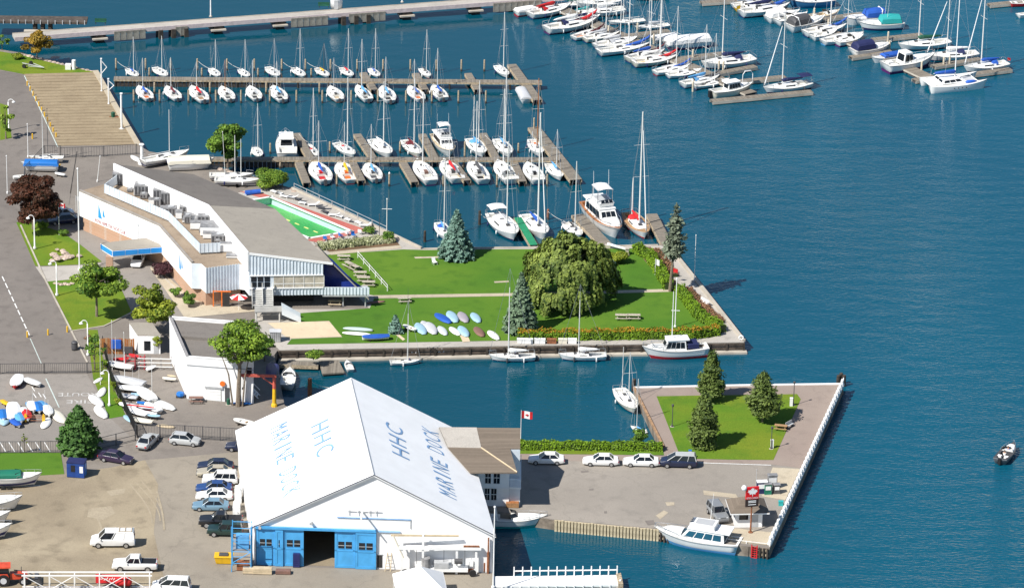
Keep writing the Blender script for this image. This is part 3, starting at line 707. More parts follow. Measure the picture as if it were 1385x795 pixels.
def pole(x, y, h, label, r=.06, m=None, name='pole', cat='pole', yard=None, z=GZ, lean=0.0):
    H = HM(x,y,h,z); t = thing(name, label, cat, P(x,y,z)); MB().lathe([(r*2.2,0),(r*2.2,.3),(r,.4),(r*.7,H)], 8).build('shaft', m or W_PAINT, t)
    MB().lathe([(r*1.6,0),(r*1.2,.12),(.01,.16)], 8, (0,0,H)).build('finial', m or W_PAINT, t)
    if yard:
        for zf, hw in yard: MB().tube((-hw,0,H*zf),(hw,0,H*zf),r*.6,r*.6,6).build('yard', m or W_PAINT, t)
    if lean: t.rotation_euler[1] = lean
    return t
pole(107.5,365,135,'tall white flagpole in front of the clubhouse wall', .1, name='flagpole', cat='flagpole')
pole(38,213,44,'thin white pole standing in the road at the left'); pole(65,219,70,'thin dark pole beside the boats at the fence', .05, DGREY)
pole(10,262,50,'white pole left of the dark red tree')
pole(131.5,246,34,'leaning white pole behind the clubhouse corner', .05, lean=.12)
pole(523,322,52,'white signal mast with a yard beside the flower bed', .08, ALU, 'signal_mast', 'mast', ((.75,.75),))
pole(513,321,30,'thin dark lamp pole beside the signal mast', .05, DGREY)
fm = pole(913,443,66,'tall white yacht flag mast at the hedge corner', .08, W_PAINT, 'flag_mast', 'flagpole', ((.35,.6),))
pole(939,380,61,'thin white lamp pole at the lawn edge right of the sparse conifer', .05)
for x, y, h, lb in ((137.5,124,43,'white post at the far end of the ramp edge'),(147,141,33,'white post with a bracket halfway along the ramp edge'),(164.5,175,47,'thick white post near the foot of the ramp edge')):
    H = HM(x,y,h); t = thing('white_post', lb, 'post', P(x,y), 0, 'white posts along the ramp edge'); r = .16 if x > 160 else .11
    MB().lathe([(r*1.6,0),(r*1.6,.15),(r,.2),(r,H)], 8).build('shaft', W_PAINT, t); MB().box(-r*1.3,r*1.3,-r*1.3,r*1.3,H,H+.12).build('cap', W_PAINT, t)
    if x < 160: MB().path([(0,0,H*.95),(.9,0,H*.75),(0,0,H*.55)], .07).build('bracket', W_PAINT, t)
    else: MB().lathe([(.5,0),(.5,.12)],10).build('base', CONC, t)
t = thing('white_bollard', 'pair of stubby white blocks on the grass above the ramp', 'bollard', P(100,94)); MB().lathe([(.35,0),(.33,1.6),(.1,1.65)],10).build('column', W_PAINT, t); MB().box(-1.4,-.5,-.4,.4,0,.9).build('block', W_PAINT, t)
for i, (x, y) in enumerate(((37,456),(65,453),(91,449))):
    t = thing('yellow_bollard', ('yellow bollard at the left end of the dashed line','yellow bollard in the middle of the road','yellow bollard at the grass corner by the road')[i], 'bollard', P(x,y), 0, 'yellow bollards in the road')
    MB().lathe([(.12,0),(.12,.85),(.05,.92)],8).build('post', YEL, t)
t = thing('yellow_bollard', 'yellow bollard at the left side of the top road', 'bollard', P(44,188), 0, 'yellow bollards in the road'); MB().lathe([(.12,0),(.12,.85),(.05,.92)],8).build('post', YEL, t)
for i in range(11):
    x, y = 37+ (76-37)*i/10, 116+(186-116)*i/10
    t = thing('yellow_bollard', '%s yellow bollard from the top along the ramp kerb' % ORD[i], 'bollard', P(x,y), 0, 'yellow bollards along the ramp'); MB().lathe([(.11,0),(.11,.75),(.04,.8)],8).build('post', YEL, t)
t = thing('green_bin', 'small dark green bin on the beige ramp', 'bin', P(153,159)); MB().lathe([(.3,0),(.34,.8),(.25,.9)],8).build('body', DGREEN, t); MB().box(-.6,.9,-.2,.2,0,.15).build('base', RUST, t)

# fences on the west side
fence([(0,505.5),(60,505),(118,504.5),(139,503.5)], 1.5, 'black iron fence across the road by the dinghy park', 4.5, .25, DGREY, (1,.12), group='black fences')
fence([(0,613),(83,612.5)], 1.7, 'black fence above the grass strip at the left', 3.2, .3, DGREY, group='black fences')
fence([(83,612.5),(131,609),(183,596)], 1.7, 'black pipe fence behind the dark conifer', 2.6, 0, DGREY, (1,.5,.12), group='black fences', name='pipe_fence')
fence([(183,591),(250,593),(322,597)], 1.9, 'black chain fence behind the silver cars', 2.7, .2, DGREY, group='black fences')
fence([(139,470),(150,515),(168,555),(186,592)], 1.7, 'dark diagonal fence between the road verge and the dinghy yard', 2.4, .12, BLACK, group='black fences')
fence([(28,290),(34,240),(60,212),(82,212)], 1.8, 'dark fence behind the boats stored by the road', 4, .35, DGREY, group='black fences')
fence([(82,214),(140,212),(185,209)], 1.7, 'dark gate fence across the foot of the beige ramp', 4.2, .4, DGREY, group='black fences')
fence([(484,349),(524,394)], 1.0, 'thin white handrail beside the picnic tables', 3, 0, W_PAINT, (1,.55), 'handrail', group=None)
fence([(398,256.5),(484,296.5),(523,315)], 1.0, 'thin grey railing along the pool promenade', 3, 0, GREYP, (1,.5), 'handrail')
# ------------------------------------------------------------------ boats (unit length meshes, x = -0.5 stern .. 0.5 bow)
def hull_w(t, beam, tr):
    if t < .42: return beam/2*(tr + (1-tr)*math.sin(math.pi/2*t/.42))
    return beam/2*max(.012, 1-((t-.42)/.58)**2.5)
def sheer(t, fb): return fb*(.92 + .16*(2*t-1)**2 + .28*t**3)
def hull_mb(beam, fb, tr, over=.10, z0=-.05, top=1.0, bot=0.0, grow=0.0, full=.6, N=14):
    mb = MB(); rings = []
    for i in range(N+1):
        t = i/N; w = hull_w(t, beam, tr)+grow; zs = sheer(t, fb)
        x = -.5+t; xl = -.5 + over*.25 + t*(1-over*1.25)
        def pt(f):                 # f = 1 deck edge, 0 waterline
            return (xl+(x-xl)*f, w*(full + (1-full)*max(f,0)**.6), zs*f)
        hi, lo = pt(top), pt(bot)
        md = pt((top+bot)/2)
        if z0 is not None:
            k = (lo[0]*.97, 0, z0); q = (lo[0], lo[1]*.6, z0*.7)
            ring = [hi, md, lo, q, k, (q[0],-q[1],q[2]), (lo[0],-lo[1],lo[2]), (md[0],-md[1],md[2]), (hi[0],-hi[1],hi[2])]
            rings.append(ring)
        else: rings.append([hi, md, lo])
    if z0 is not None: mb.loft(rings, False, True, True)
    else:
        mb.loft(rings, False, False, False)
        mb.loft([[(p[0],-p[1],p[2]) for p in r] for r in rings], False, False, False)
        a = rings[0]; mb.add([(p[0]-.002,s*p[1],p[2]) for p in a for s in (1,-1)], [(0,1,3,2),(2,3,5,4)])
    return mb
def deck_mb(beam, fb, tr, c0, c1, cw, depth, N=14):
    mb = MB(); ts = sorted(set([i/N for i in range(N+1)] + [c0, c1])); rows = []
    for t in ts:
        w = hull_w(t, beam, tr)*.985; c = min(cw, w*.78); z = sheer(t, fb)*1.0; x = -.5+t
        rows.append([(x,-w,z),(x,-c,z+.004),(x,c,z+.004),(x,w,z)])
    for i, (a, b) in enumerate(zip(rows[:-1], rows[1:])):
        hole = ts[i] >= c0-1e-6 and ts[i+1] <= c1+1e-6
        for k in range(3):
            if k == 1 and hole:
                zf = -depth
                A, B, C, D = a[1], b[1], b[2], a[2]; f = [(p[0],p[1],p[2]+zf) for p in (A,B,C,D)]
                mb.add([A,B,C,D]+f, [(4,5,6,7),(0,1,5,4),(2,3,7,6)])
                if abs(ts[i]-c0) < 1e-6: mb.add([A,D,f[3],f[0]], [(0,1,2,3)])
                if abs(ts[i+1]-c1) < 1e-6: mb.add([B,C,f[2],f[1]], [(0,1,2,3)])
            else: mb.add([a[k],b[k],b[k+1],a[k+1]], [(0,1,2,3)])
    return mb
def cabin_mb(beam, fb, tr, t0, t1, wf, h, front=.35):
    mb = MB(); rings = []
    for i in range(6):
        t = t0+(t1-t0)*i/5; w = hull_w(t, beam, tr)*wf; z = sheer(t, fb); u = i/5
        hh = h*(1-.15*u) if i < 5 else h*.08
        hh = hh if i < 4 else hh*(.75 if i == 4 else 1)
        rings.append([(-.5+t,-w,z-.004),(-.5+t,-w*.86,z+hh*.85),(-.5+t,-w*.5,z+hh),(-.5+t,w*.5,z+hh),(-.5+t,w*.86,z+hh*.85),(-.5+t,w,z-.004)])
    return mb.loft(rings, False, True, True)
def cabin_win_mb(beam, fb, tr, t0, t1, wf, h, s, n=1):
    mb = MB(); L = t1-t0
    for s in (s,):
        for k in range(n):
            ta = t0+L*(.12+.62*k/n); tb = t0+L*(.12+.62*(k+.72)/n); q = []
            for t, f in ((ta,.3),(tb,.3),(tb,.72),(ta,.72)):
                w = hull_w(t, beam, tr)*wf; z = sheer(t, fb)
                q.append((-.5+t, s*(w*(1-.14*f/.85)+.004), z+h*f*.93))
            mb.add(q, [(0,1,2,3)])
    return mb
SAIL = {  # beam, freeboard, transom, cockpit t0 t1 halfwidth depth, cabin t0 t1 widthfactor height
    'keel': (.40,.09,.55, .07,.36,.085,.045, .37,.72,.60,.035),
    'cruise': (.36,.105,.68, .06,.32,.085,.05, .33,.76,.62,.048),
    'race': (.30,.085,.80, .04,.36,.09,.035, .37,.70,.55,.028),
    'wide': (.39,.115,.75, .05,.30,.10,.05, .31,.78,.66,.055),
}
def hull_ends(bow, stern, z, zr):
    # the nearer end is measured at its waterline, the farther one at its deck edge
    f = max(-1.0, min(1.0, (stern[1]-bow[1])/15.0)); m_ = zr*.55
    return P(stern[0], stern[1], z+m_-f*zr*.24), P(bow[0], bow[1], z+m_+f*zr*.26)
def sail_boat(bow, stern, mast, label, group=None, style='cruise', hull=None, cover=BLUE, hatch=DGREY, stripe=STR_N, jib=None, dodger=None, bimini=None, mastm=ALU, spread=1, z=0.0, zr=.9, boom=True, rig=True, mizzen=0, lean=0.0, wind=True, outboard=False, flagc=None, hull_name='hull', deckm=None, name='sailboat', cat='sailboat', raise_=0.0, cocki=None):
    a, b = hull_ends(bow, stern, z, zr); d = b-a; d.z = 0; L = d.length; c = (a+b)/2
    beam, fb, tr, c0, c1, cw, dep, k0, k1, kw, kh = SAIL[style]
    if L < 6.0 and fb*L < .6: pass
    t = thing(name, label, cat, (c.x, c.y, z), math.atan2(d.y,d.x), group, L)
    hb = ob('hull', cached(('hull',style), lambda: hull_mb(beam,fb,tr), True), hull or W_HULL, t)
    if stripe: ob('boot_stripe', cached(('stripe',style), lambda: hull_mb(beam,fb,tr,z0=None,top=.20,bot=-.02,grow=.004), True), stripe, hb)
    dk = ob('deck', cached(('deck',style), lambda: deck_mb(beam,fb,tr,c0,c1,cw,dep)), deckm or W_DECK, t)
    if cocki:
        ob('cockpit_sole', cached(('sole',style), lambda: MB().box(-.5+c0+.03,-.5+c1-.02,-cw*.6,cw*.6,sheer(.2,fb)-dep+.002,sheer(.2,fb)-dep+.012)), cocki, dk)
    cb = ob('cabin', cached(('cabin',style), lambda: cabin_mb(beam,fb,tr,k0,k1,kw,kh), False), W_HULL, t)
    if wind:
        for s in (-1,1): ob('window', cached(('cwin',style,s), lambda: cabin_win_mb(beam,fb,tr,k0,k1,kw,kh,s)), GLASS, cb)
    zc = sheer(k0+.05, fb)+kh
    ob('companionway', cached(('comp',style), lambda: MB().box(-.5+k0-.012,-.5+k0+.085,-.034,.034,zc-.02,zc+.008).box(-.5+k0-.008,-.5+k0+.002,-.032,.032,zc-.06,zc-.02)), hatch, cb)
    ob('fore_hatch', cached(('fh',style), lambda: MB().box(.12,.18,-.028,.028,sheer(.66,fb)+kh*.55,sheer(.66,fb)+kh+.006)), DGREY if hatch is not W_DECK else W_DECK, cb)
    if outboard:
        ob('outboard_motor', cached(('ob',style), lambda: MB().box(-.545,-.503,-.025,.025,.02,.12).box(-.535,-.51,-.008,.008,-.06,.03)), DGREY, t)
    xm = .10 if style != 'race' else .08
    zm = sheer(.6, fb)+kh*.8
    if mast:
        H = HM(c.x*0+ (bow[0]+stern[0])/2, (bow[1]+stern[1])/2, mast, z+.9)/L
        rm = max(.065, .0085*H*L)/L
        ms = ob('mast', cached('mast', lambda: MB().tube((0,0,0),(0,0,1),1,.75,7)), mastm, t, loc=(xm,0,zm-.02), scale=(rm,rm,H))
        if lean: ms.rotation_euler = (0,lean,0)
        for q in range(spread):
            zf = (.55,.78,.35)[q] if spread == 1 else (.42,.70,.85)[q]
            MB().tube((xm,-beam*.36,zm+H*zf),(xm,beam*.36,zm+H*zf),.028/L,.028/L,4).build('spreader', ALU, t)
        if rig:
            wr = .022/L; zb = sheer(1,fb); top = (xm,0,zm+H*.97)
            MB().tube((.49,0,zb),top,wr,wr,3,False).build('forestay', WIRE, t)
            MB().tube((-.49,0,sheer(0,fb)),top,wr*.8,wr*.8,3,False).build('backstay', WIRE, t)
            for s in (-1,1): MB().path([(xm-.01,s*beam*.46,sheer(.6,fb)),(xm,s*beam*.36,zm+H*(.55 if spread == 1 else .42)),top], wr*.8, 3).build('shroud', WIRE, t)
        if jib and jib is not W_PAINT: MB().loft([[(x,.03*k*math.cos(q*math.pi/3),sheer(.5+x,fb)+.03+zo+.028*k*math.sin(q*math.pi/3)) for q in range(6)] for x,k,zo in ((.02,.4,0),(.1,.9,.0),(.3,1,.01),(.44,.8,.05),(.49,.4,.09))]).build('bow_sail_cover', jib, t, True)
        elif jib: MB().tube((.475,0,zb+.03),Vector((.475,0,zb+.03)).lerp(Vector(top),.86),.10/L,.055/L,6).build('furled_jib', jib, t)
        if mizzen:
            MB().tube((-.30,0,sheer(.2,fb)),(-.30,0,sheer(.2,fb)+H*mizzen),rm,rm*.7,6).build('mizzen_mast', mastm, t)
        if boom:
            xe = -.36 if style != 'keel' else -.30; zb2 = zm+.055
            MB().tube((xm,0,zb2),(xe,0,zb2+.012),.007,.006,6).build('boom', ALU, t)
            if cover:
                def cov():
                    rings = []
                    for i in range(8):
                        u = i/7; x = xm+.012+(xe-xm)*u; h = .034*(1-u)+.014; wd = .020*(1-u)+.011; zz = zb2+.012*u+(.02 if i == 0 else 0)
                        if i in (0,7): h *= .45; wd *= .5
                        rings.append([(x,wd*math.cos(q*math.pi/4),zz+h*.35+h*math.sin(q*math.pi/4)) for q in range(8)])
                    return MB().loft(rings)
                ob('sail_cover', cached(('cover',style), cov, True), cover, t)
    if dodger:
        def dod():
            z0 = sheer(k0,fb)+kh*.5; w = cw*1.15; rings = []
            for x, h in ((-.5+k0+.10,.012),(-.5+k0+.03,.062),(-.5+k0-.05,.068)):
                rings.append([(x,w*math.cos(q*math.pi/6),z0+h*math.sin(q*math.pi/6)**.7) for q in range(7)])
            return MB().loft(rings, False, False, False)
        ob('dodger', cached(('dodger',style), dod, True), dodger, t)
    if bimini:
        def bim():
            z0 = sheer(.1,fb)+.15; w = cw*1.3; rings = []
            for x in (-.48,-.42,-.33,-.25):
                rings.append([(x,w*q/3,z0+.018*(1-(q/3)**2)+(.006 if -.45 < x < -.3 else 0)) for q in range(-3,4)])
            mb = MB().loft(rings, False, False, False)
            mb.loft([[(p[0],p[1],p[2]-.006) for p in r] for r in rings], False, False, False)
            return mb
        bo = ob('bimini', cached(('bimini',style), bim, False), bimini, t)
        for s in (-1,1): MB().path([(-.47,s*cw*1.25,sheer(.05,fb)),(-.45,s*cw*1.28,sheer(.1,fb)+.15),(-.28,s*cw*1.28,sheer(.1,fb)+.15)], .003, 4).build('bimini_frame', STEEL, bo)
    # fenders hung along the sides
    for k in range(3):
        tf = .25+.2*k+.04*math.sin(L*37+k); s = 1 if (int(L*10)+k) % 2 else -1
        ob('fender', cached('fender', lambda: MB().lathe([(.03,-.3),(.11,-.24),(.11,.22),(.04,.3)],7), True), (W_PAINT,STR_N,DGREY)[(int(L*13)+k) % 3], t, loc=(-.5+tf, s*(hull_w(tf,beam,tr)+.06/L), sheer(tf,fb)*.55), scale=1/L)
    # pulpit and pushpit rails
    def pul(): 
        z = sheer(.95,fb); h = .065; pts = []
        for t_, s in ((.84,1),(.93,1),(.99,1),(.99,-1),(.93,-1),(.84,-1)):
            pts.append((-.5+t_, s*hull_w(t_,beam,tr)*.95, sheer(t_,fb)+h))
        mb = MB().path(pts, .0028, 4)
        for p, q in ((0,0),(2,0),(3,0),(5,0)): mb.tube((pts[p][0],pts[p][1],pts[p][2]-h),pts[p],.0028,.0028,4)
        return mb
    def push():
        h = .065; pts = [(-.5+t_, s*hull_w(t_,beam,tr)*.95, sheer(t_,fb)+h) for t_, s in ((.14,1),(.01,1),(.01,-1),(.14,-1))]
        mb = MB().path(pts, .0028, 4)
        for p in pts: mb.tube((p[0],p[1],p[2]-h),p,.0028,.0028,4)
        return mb
    ob('bow_pulpit', cached(('pulpit',style), pul), STEEL, t); ob('stern_rail', cached(('pushpit',style), push), STEEL, t)
    if flagc: 
        f = ob('stern_flag', MB().sheet([(-.5,0,.22),(-.57,.01,.20),(-.57,.012,.14),(-.5,0,.15)]).mesh('flag'), flagc, t)
    return t

MOT = {'m': (.34,.15,.90), 'y': (.30,.15,.85), 's': (.36,.14,.92)}
def quadwin(mb, a, b, c, d, n, u0=.06, u1=.94, v0=.2, v1=.85, gap=.12, off=.004):
    """n panes on the quad a-b-c-d (a,b bottom), lifted outwards a little"""
    a, b, c, d = map(Vector, (a,b,c,d)); nz = (b-a).cross(d-a).normalized()*off
    for k in range(n):
        s0 = u0+(u1-u0)*(k+gap/2)/n; s1 = u0+(u1-u0)*(k+1-gap/2)/n
        def pt(s, v): return a.lerp(b,s).lerp(d.lerp(c,s),v)+nz
        mb.add([pt(s0,v0),pt(s1,v0),pt(s1,v1),pt(s0,v1)], [(0,1,2,3)])
    return mb
def cabin_box(t, name, b, z0, tp, z1, m, panes=(3,2,2), winm=None, v=(.3,.85), par=None):
    o = MB().tbox(b, z0, tp, z1).build(name, m, par or t)
    (x0,x1,h0,h1), (u0,u1,g0,g1) = b, tp
    ns, nf, na = panes
    def panes_on(nm, q, n_):
        for k in range(n_): quadwin(MB(), *q, 1, u0=.06+.88*(k+.06)/n_, u1=.06+.88*(k+.94)/n_, v0=v[0], v1=v[1], gap=0).build(nm, winm or GLASS, o)
    panes_on('side_window', ((x1,h1,z0),(x0,h0,z0),(u0,g0,z1),(u1,g1,z1)), ns)
    panes_on('side_window', ((x0,-h0,z0),(x1,-h1,z0),(u1,-g1,z1),(u0,-g0,z1)), ns)
    panes_on('windscreen', ((x1,-h1,z0),(x1,h1,z0),(u1,g1,z1),(u1,-g1,z1)), nf)
    panes_on('rear_window', ((x0,h0,z0),(x0,-h0,z0),(u0,-g0,z1),(u0,g0,z1)), na)
    return o
def canvas_mb(x0, x1, w, z0, h, front=.06):
    rings = []
    for x, k in ((x0,.55),(x0+.03,.92),((x0+x1)/2,1.0),(x1-.03,.95),(x1,.25)):
        rings.append([(x, w*math.cos(q*math.pi/8), z0+h*k*math.sin(q*math.pi/8)**.55 if 0 < q < 8 else z0) for q in range(9)])
    return MB().loft(rings, False, True, True)
def motor_boat(bow, stern, label, kind='express', group=None, hull=None, stripe=None, canvas=None, st='m', top=None, z=0.0, zr=.8, antenna=0, motor=False, winm=None, name='motorboat', cat='motorboat', arch=False, deckm=None):
    a, b = hull_ends(bow, stern, z, zr); d = b-a; d.z = 0; L = d.length; c = (a+b)/2
    beam, fb, tr = MOT[st]
    t = thing(name, label, cat, (c.x,c.y,z), math.atan2(d.y,d.x), group, L)
    hb = ob('hull', cached(('mhull',st), lambda: hull_mb(beam,fb,tr,over=.14,full=.72), True), hull or W_HULL, t)
    if stripe: ob('boot_stripe', cached(('mstripe',st), lambda: hull_mb(beam,fb,tr,over=.14,z0=None,top=.30,bot=-.02,grow=.004,full=.72), True), stripe, hb)
    ob('rub_rail', cached(('mrub',st), lambda: hull_mb(beam,fb,tr,over=.14,z0=None,top=.97,bot=.90,grow=.005,full=.72)), GREYP, hb)
    cock = {'express': (.05,.42,.12,.07), 'flybridge': (.03,.17,.12,.06), 'pilot': (.04,.34,.12,.06), 'runabout': (.06,.50,.11,.07), 'covered': (.1,.2,.05,.02), 'hardtop': (.04,.40,.125,.07)}[kind]
    ob('deck', cached(('mdeck',st,kind), lambda: deck_mb(beam,fb,tr,*cock)), deckm or W_DECK, t)
    zs = sheer(.45, fb); w = beam/2
    if kind in ('express','hardtop','runabout'):
        x1 = .34 if kind != 'runabout' else .3
        ob('foredeck', cached(('mfore',st,kind), lambda: cabin_mb(beam,fb,tr,.42 if kind != 'runabout' else .52,.90,.80,.045 if kind != 'runabout' else .02)), W_HULL, t)
        zz = sheer(.5,fb)+.03
        xw = -.06 if kind != 'runabout' else .03
        ws = MB().add([(xw,-w*.78,zz-.02),(xw+.10,-w*.45,zz),(xw+.10,w*.45,zz),(xw,w*.78,zz-.02),(xw-.05,-w*.72,zz+.07),(xw+.04,-w*.40,zz+.075),(xw+.04,w*.40,zz+.075),(xw-.05,w*.72,zz+.07)], [(0,1,5,4),(1,2,6,5),(2,3,7,6)])
        ws.build('windscreen', winm or GLASS, t)
        for s in (-1,1): MB().box(-.40 if kind != 'runabout' else -.33,-.30 if kind != 'runabout' else -.24,s*w*.45-.045,s*w*.45+.045,zs-.07,zs+.01).build('seat', W_PAINT, t)
    if kind == 'hardtop':
        cabin_box(t,'wheelhouse',(-.20,.02,w*.70,w*.66),zs-.03,(-.16,-.02,w*.62,w*.58),zs+.17,W_HULL,(2,2,1),winm)
    if kind == 'pilot':
        cabin_box(t,'wheelhouse',(-.16,.20,w*.72,w*.62),zs-.02,(-.14,.13,w*.62,w*.52),zs+.15,W_HULL,(4,2,1),winm)
        ob('cuddy', cached(('mcud',st), lambda: cabin_mb(beam,fb,tr,.66,.92,.75,.05)), W_HULL, t)
        MB().box(-.2,.14,-w*.66,w*.66,zs+.15,zs+.165).build('roof', W_PAINT, t)
    if kind == 'flybridge':
        t.scale.z *= .82
        h = cabin_box(t,'deckhouse',(-.34,.20,w*.78,w*.70),zs-.02,(-.33,.08,w*.70,w*.60),zs+.15,W_HULL,(4,3,2),winm,(.35,.85))
        ob('fore_cabin', cached(('mfc',st), lambda: cabin_mb(beam,fb,tr,.66,.90,.78,.065)), W_HULL, t)
        MB().tbox((-.40,.09,w*.80,w*.66),zs+.15,(-.40,.09,w*.80,w*.66),zs+.165).build('deckhouse_roof', W_PAINT, t)
        f = cabin_box(t,'flybridge',(-.22,.04,w*.62,w*.55),zs+.165,(-.22,.07,w*.66,w*.58),zs+.235,W_HULL,(0,0,0))
        MB().tbox((-.19,.01,w*.5,w*.45),zs+.236,(-.19,.01,w*.5,w*.45),zs+.238).build('cockpit', GREYP, f)
        quadwin(MB(), (.07,-w*.56,zs+.235),(.07,w*.56,zs+.235),(.045,w*.5,zs+.275),(.045,-w*.5,zs+.275), 3, v0=.02, v1=.98).build('wind_shield', GLASS, f)
    if kind == 'covered':
        ob('tarp', cached(('tarp',st), lambda: canvas_mb(-.49,.42,w*.97,sheer(.4,fb)-.01,.13)), canvas or W_PAINT, t)
    elif canvas:
        ob('canvas_top', cached(('mcanvas',st,kind), lambda: canvas_mb(-.44 if kind != 'runabout' else -.47,.02 if kind != 'runabout' else .12,w*.88,zs+.0,.17 if kind != 'runabout' else .09)), canvas, t, loc=(0,0,.02))
    if top:
        zt = zs+(.42 if kind == 'flybridge' else .25)
        rings = [[(x, w*.6*q/3, zt-.02*(q/3)**2) for q in range(-3,4)] for x in (-.20,-.1,.02)]
        bo = MB().loft(rings, False, False, False).loft([[(p[0],p[1],p[2]-.008) for p in r] for r in rings], False, False, False).build('bimini', top, t)
        for s in (-1,1):
            MB().path([(-.18,s*w*.58,zs+.2),(-.18,s*w*.58,zt-.02),(.0,s*w*.58,zt-.02),(.0,s*w*.58,zs+.22)], .004, 4).build('bimini_frame', STEEL, bo)
    if arch:
        MB().path([(-.30,-w*.85,zs),(-.34,-w*.7,zs+.17),(-.34,w*.7,zs+.17),(-.30,w*.85,zs)], .014, 6).build('radar_arch', W_HULL, t)
    for i in range(antenna):
        s = (-1,1,0)[i]; MB().tube((-.12,s*w*.6,zs+.15),(-.15,s*w*.6,zs+.62),.0035,.002,4).build('antenna', W_PAINT, t)
    if motor:
        MB().box(-.56,-.50,-.035,.035,.03,.16).box(-.54,-.515,-.012,.012,-.08,.04).build('outboard_motor', BLACK, t)
    def rail():
        pts = [(-.5+q, s*hull_w(q,beam,tr)*.93, sheer(q,fb)+.055) for q, s in ((.52,1),(.7,1),(.86,1),(.985,1),(.985,-1),(.86,-1),(.7,-1),(.52,-1))]
        mb = MB().path(pts, .003, 4)
        for p in pts: mb.tube((p[0],p[1],p[2]-.055),p,.003,.003,4)
        return mb
    ob('bow_rail', cached(('mrail',st), rail), STEEL, t)
    return t
# ------------------------------------------------------------------ sailboats: farther dock
G1 = 'sailboats beyond the farther dock'; G2 = 'sailboats in front of the farther dock'
for x, mast, kw, lb in (
    (180,48,dict(cover=BLUE),'first small white sailboat from the left beyond the farther dock, blue cover'),
    (218,46,dict(cover=None,stripe=STR_N),'second small white sailboat beyond the farther dock, bare boom'),
    (291,46,dict(cover=None,stripe=STR_R),'third small sailboat beyond the farther dock, red waterline'),
    (331,44,dict(cover=W_PAINT,stripe=None),'fourth small white sailboat from the left beyond the farther dock'),
    (370,44,dict(cover=None,mastm=GREYP),'fifth small white sailboat from the left beyond the farther dock'),
    (405,56,dict(cover=W_PAINT),'sixth sailboat beyond the farther dock, tall pale mast'),
    (437,42,dict(cover=YEL,mastm=DGREY),'small sailboat with yellow sail cover beyond the farther dock'),
    (470,56,dict(cover=RED),'small sailboat with red sail cover beyond the farther dock'),
    (507,62,dict(cover=BLUE,stripe=STR_B,spread=1),'white sailboat with blue cover and blue waterline beyond the farther dock'),
    (576,60,dict(cover=DGREY,stripe=STR_R,style='cruise'),'sailboat with dark deck gear and red waterline beyond the farther dock')):
    kw.setdefault('style','keel')
    j = R.uniform(-1.6,1.6); k = R.uniform(.92,1.12); sail_boat((x-.5+(6.5+j)*k,106-R.uniform(0,1)),(x-.5-(6.5+j)*k,106-15.5*k), mast*R.uniform(.95,1.06), lb, G1, spread=kw.pop('spread',0 if mast < 50 else 1), **kw)
sail_boat((687,105.5),(672,88),78,'large white sloop with tall mast at the right of the farther dock', G1, 'cruise', cover=None, spread=2, dodger=LGREY)
for x, mast, kw, lb in (
    (195,44,dict(cover=BLUE,cocki=ORANGE),'first small white sailboat in front of the farther dock, orange cockpit'),
    (233,44,dict(cover=MAROON),'second small sailboat in front of the farther dock, dark red cover'),
    (268,40,dict(cover=RED,cocki=TEAK),'small sailboat with red cover and brown cockpit in front of the farther dock'),
    (306,40,dict(cover=None,cocki=DGREY,mastm=WOODM),'fourth small white sailboat in front of the farther dock'),
    (343,42,dict(cover=None,cocki=BLACK,stripe=STR_N),'fifth small sailboat with dark cockpit in front of the farther dock'),
    (376,42,dict(cover=SKYB,cocki=BLACK),'sixth small white sailboat with light blue cover in front of the farther dock'),
    (453,42,dict(cover=None,stripe=ORANGE,cocki=TAN,mastm=GREYP),'small sailboat with orange waterline and tan cockpit in front of the farther dock'),
    (491,66,dict(cover=SKYB,cocki=DGREY,style='cruise',spread=1),'larger sailboat with light blue cover in front of the farther dock'),
    (523,44,dict(cover=SKYB,cocki=BLACK),'white sailboat with blue cover right of the left finger dock'),
    (562,44,dict(cover=BLUE,cocki=ORANGE,stripe=STR_B),'small sailboat with orange cockpit left of the middle finger dock'),
    (593,56,dict(cover=BLUE,cocki=BLACK,stripe=STR_P,style='wide'),'beamy sailboat with purple waterline right of the middle finger dock')):
    kw.setdefault('style','keel'); kw.setdefault('spread',0)
    j = R.uniform(-2,2); k = R.uniform(.92,1.1); sail_boat((x-(7+j)*k,115.5+R.uniform(0,1)),(x+(6.5+j)*k,115.5+22*k), mast*R.uniform(.95,1.06), lb, G2, outboard=True, **kw)
motor_boat((703,121),(712,139),'small grey covered boat beside the right end of the farther dock','covered',canvas=LGREY)
# ---- nearer dock, far side
G3 = 'boats beyond the nearer dock'; G4 = 'boats in front of the nearer dock'
sail_boat((351,214),(345,197),66,'white sailboat left of the cabin cruiser at the nearer dock', G3, 'keel', cover=None)
motor_boat((386,186),(388,217),'boxy white cabin cruiser with its stern to the nearer dock','pilot',G3,st='s',stripe=STR_P)
sail_boat((430,214),(415,194),84,'slim white sailboat right of the white cabin cruiser', G3, 'race', cover=None, cocki=DGREY, hatch=RED)
sail_boat((480,214),(455,193),96,'white sailboat with red hatch left of a finger dock', G3, 'cruise', cover=None, hatch=RED, spread=1)
sail_boat((528,215),(505,190),88,'broad white sailboat with white boom tent beyond the nearer dock', G3, 'wide', cover=W_PAINT, dodger=W_PAINT, spread=2)
sail_boat((568,214),(548,190),92,'sailboat with dark red cover and teak rail beyond the nearer dock', G3, 'cruise', cover=MAROON, stripe=STR_R, hull=CREAM, spread=1, dodger=MAROON)
motor_boat((611,214),(592,185),'white flybridge motor yacht with bimini beyond the nearer dock','flybridge',G3,st='m',top=W_PAINT,antenna=2,deckm=TAN)
sail_boat((654,214),(637,189),88,'white sailboat with bright blue dodger beyond the nearer dock', G3, 'wide', cover=SKYB, dodger=SKYB, mizzen=.7)
sail_boat((690,214),(673,189),100,'tall white sailboat with blue canvas at its mast beyond the nearer dock', G3, 'cruise', cover=SKYB, spread=2)
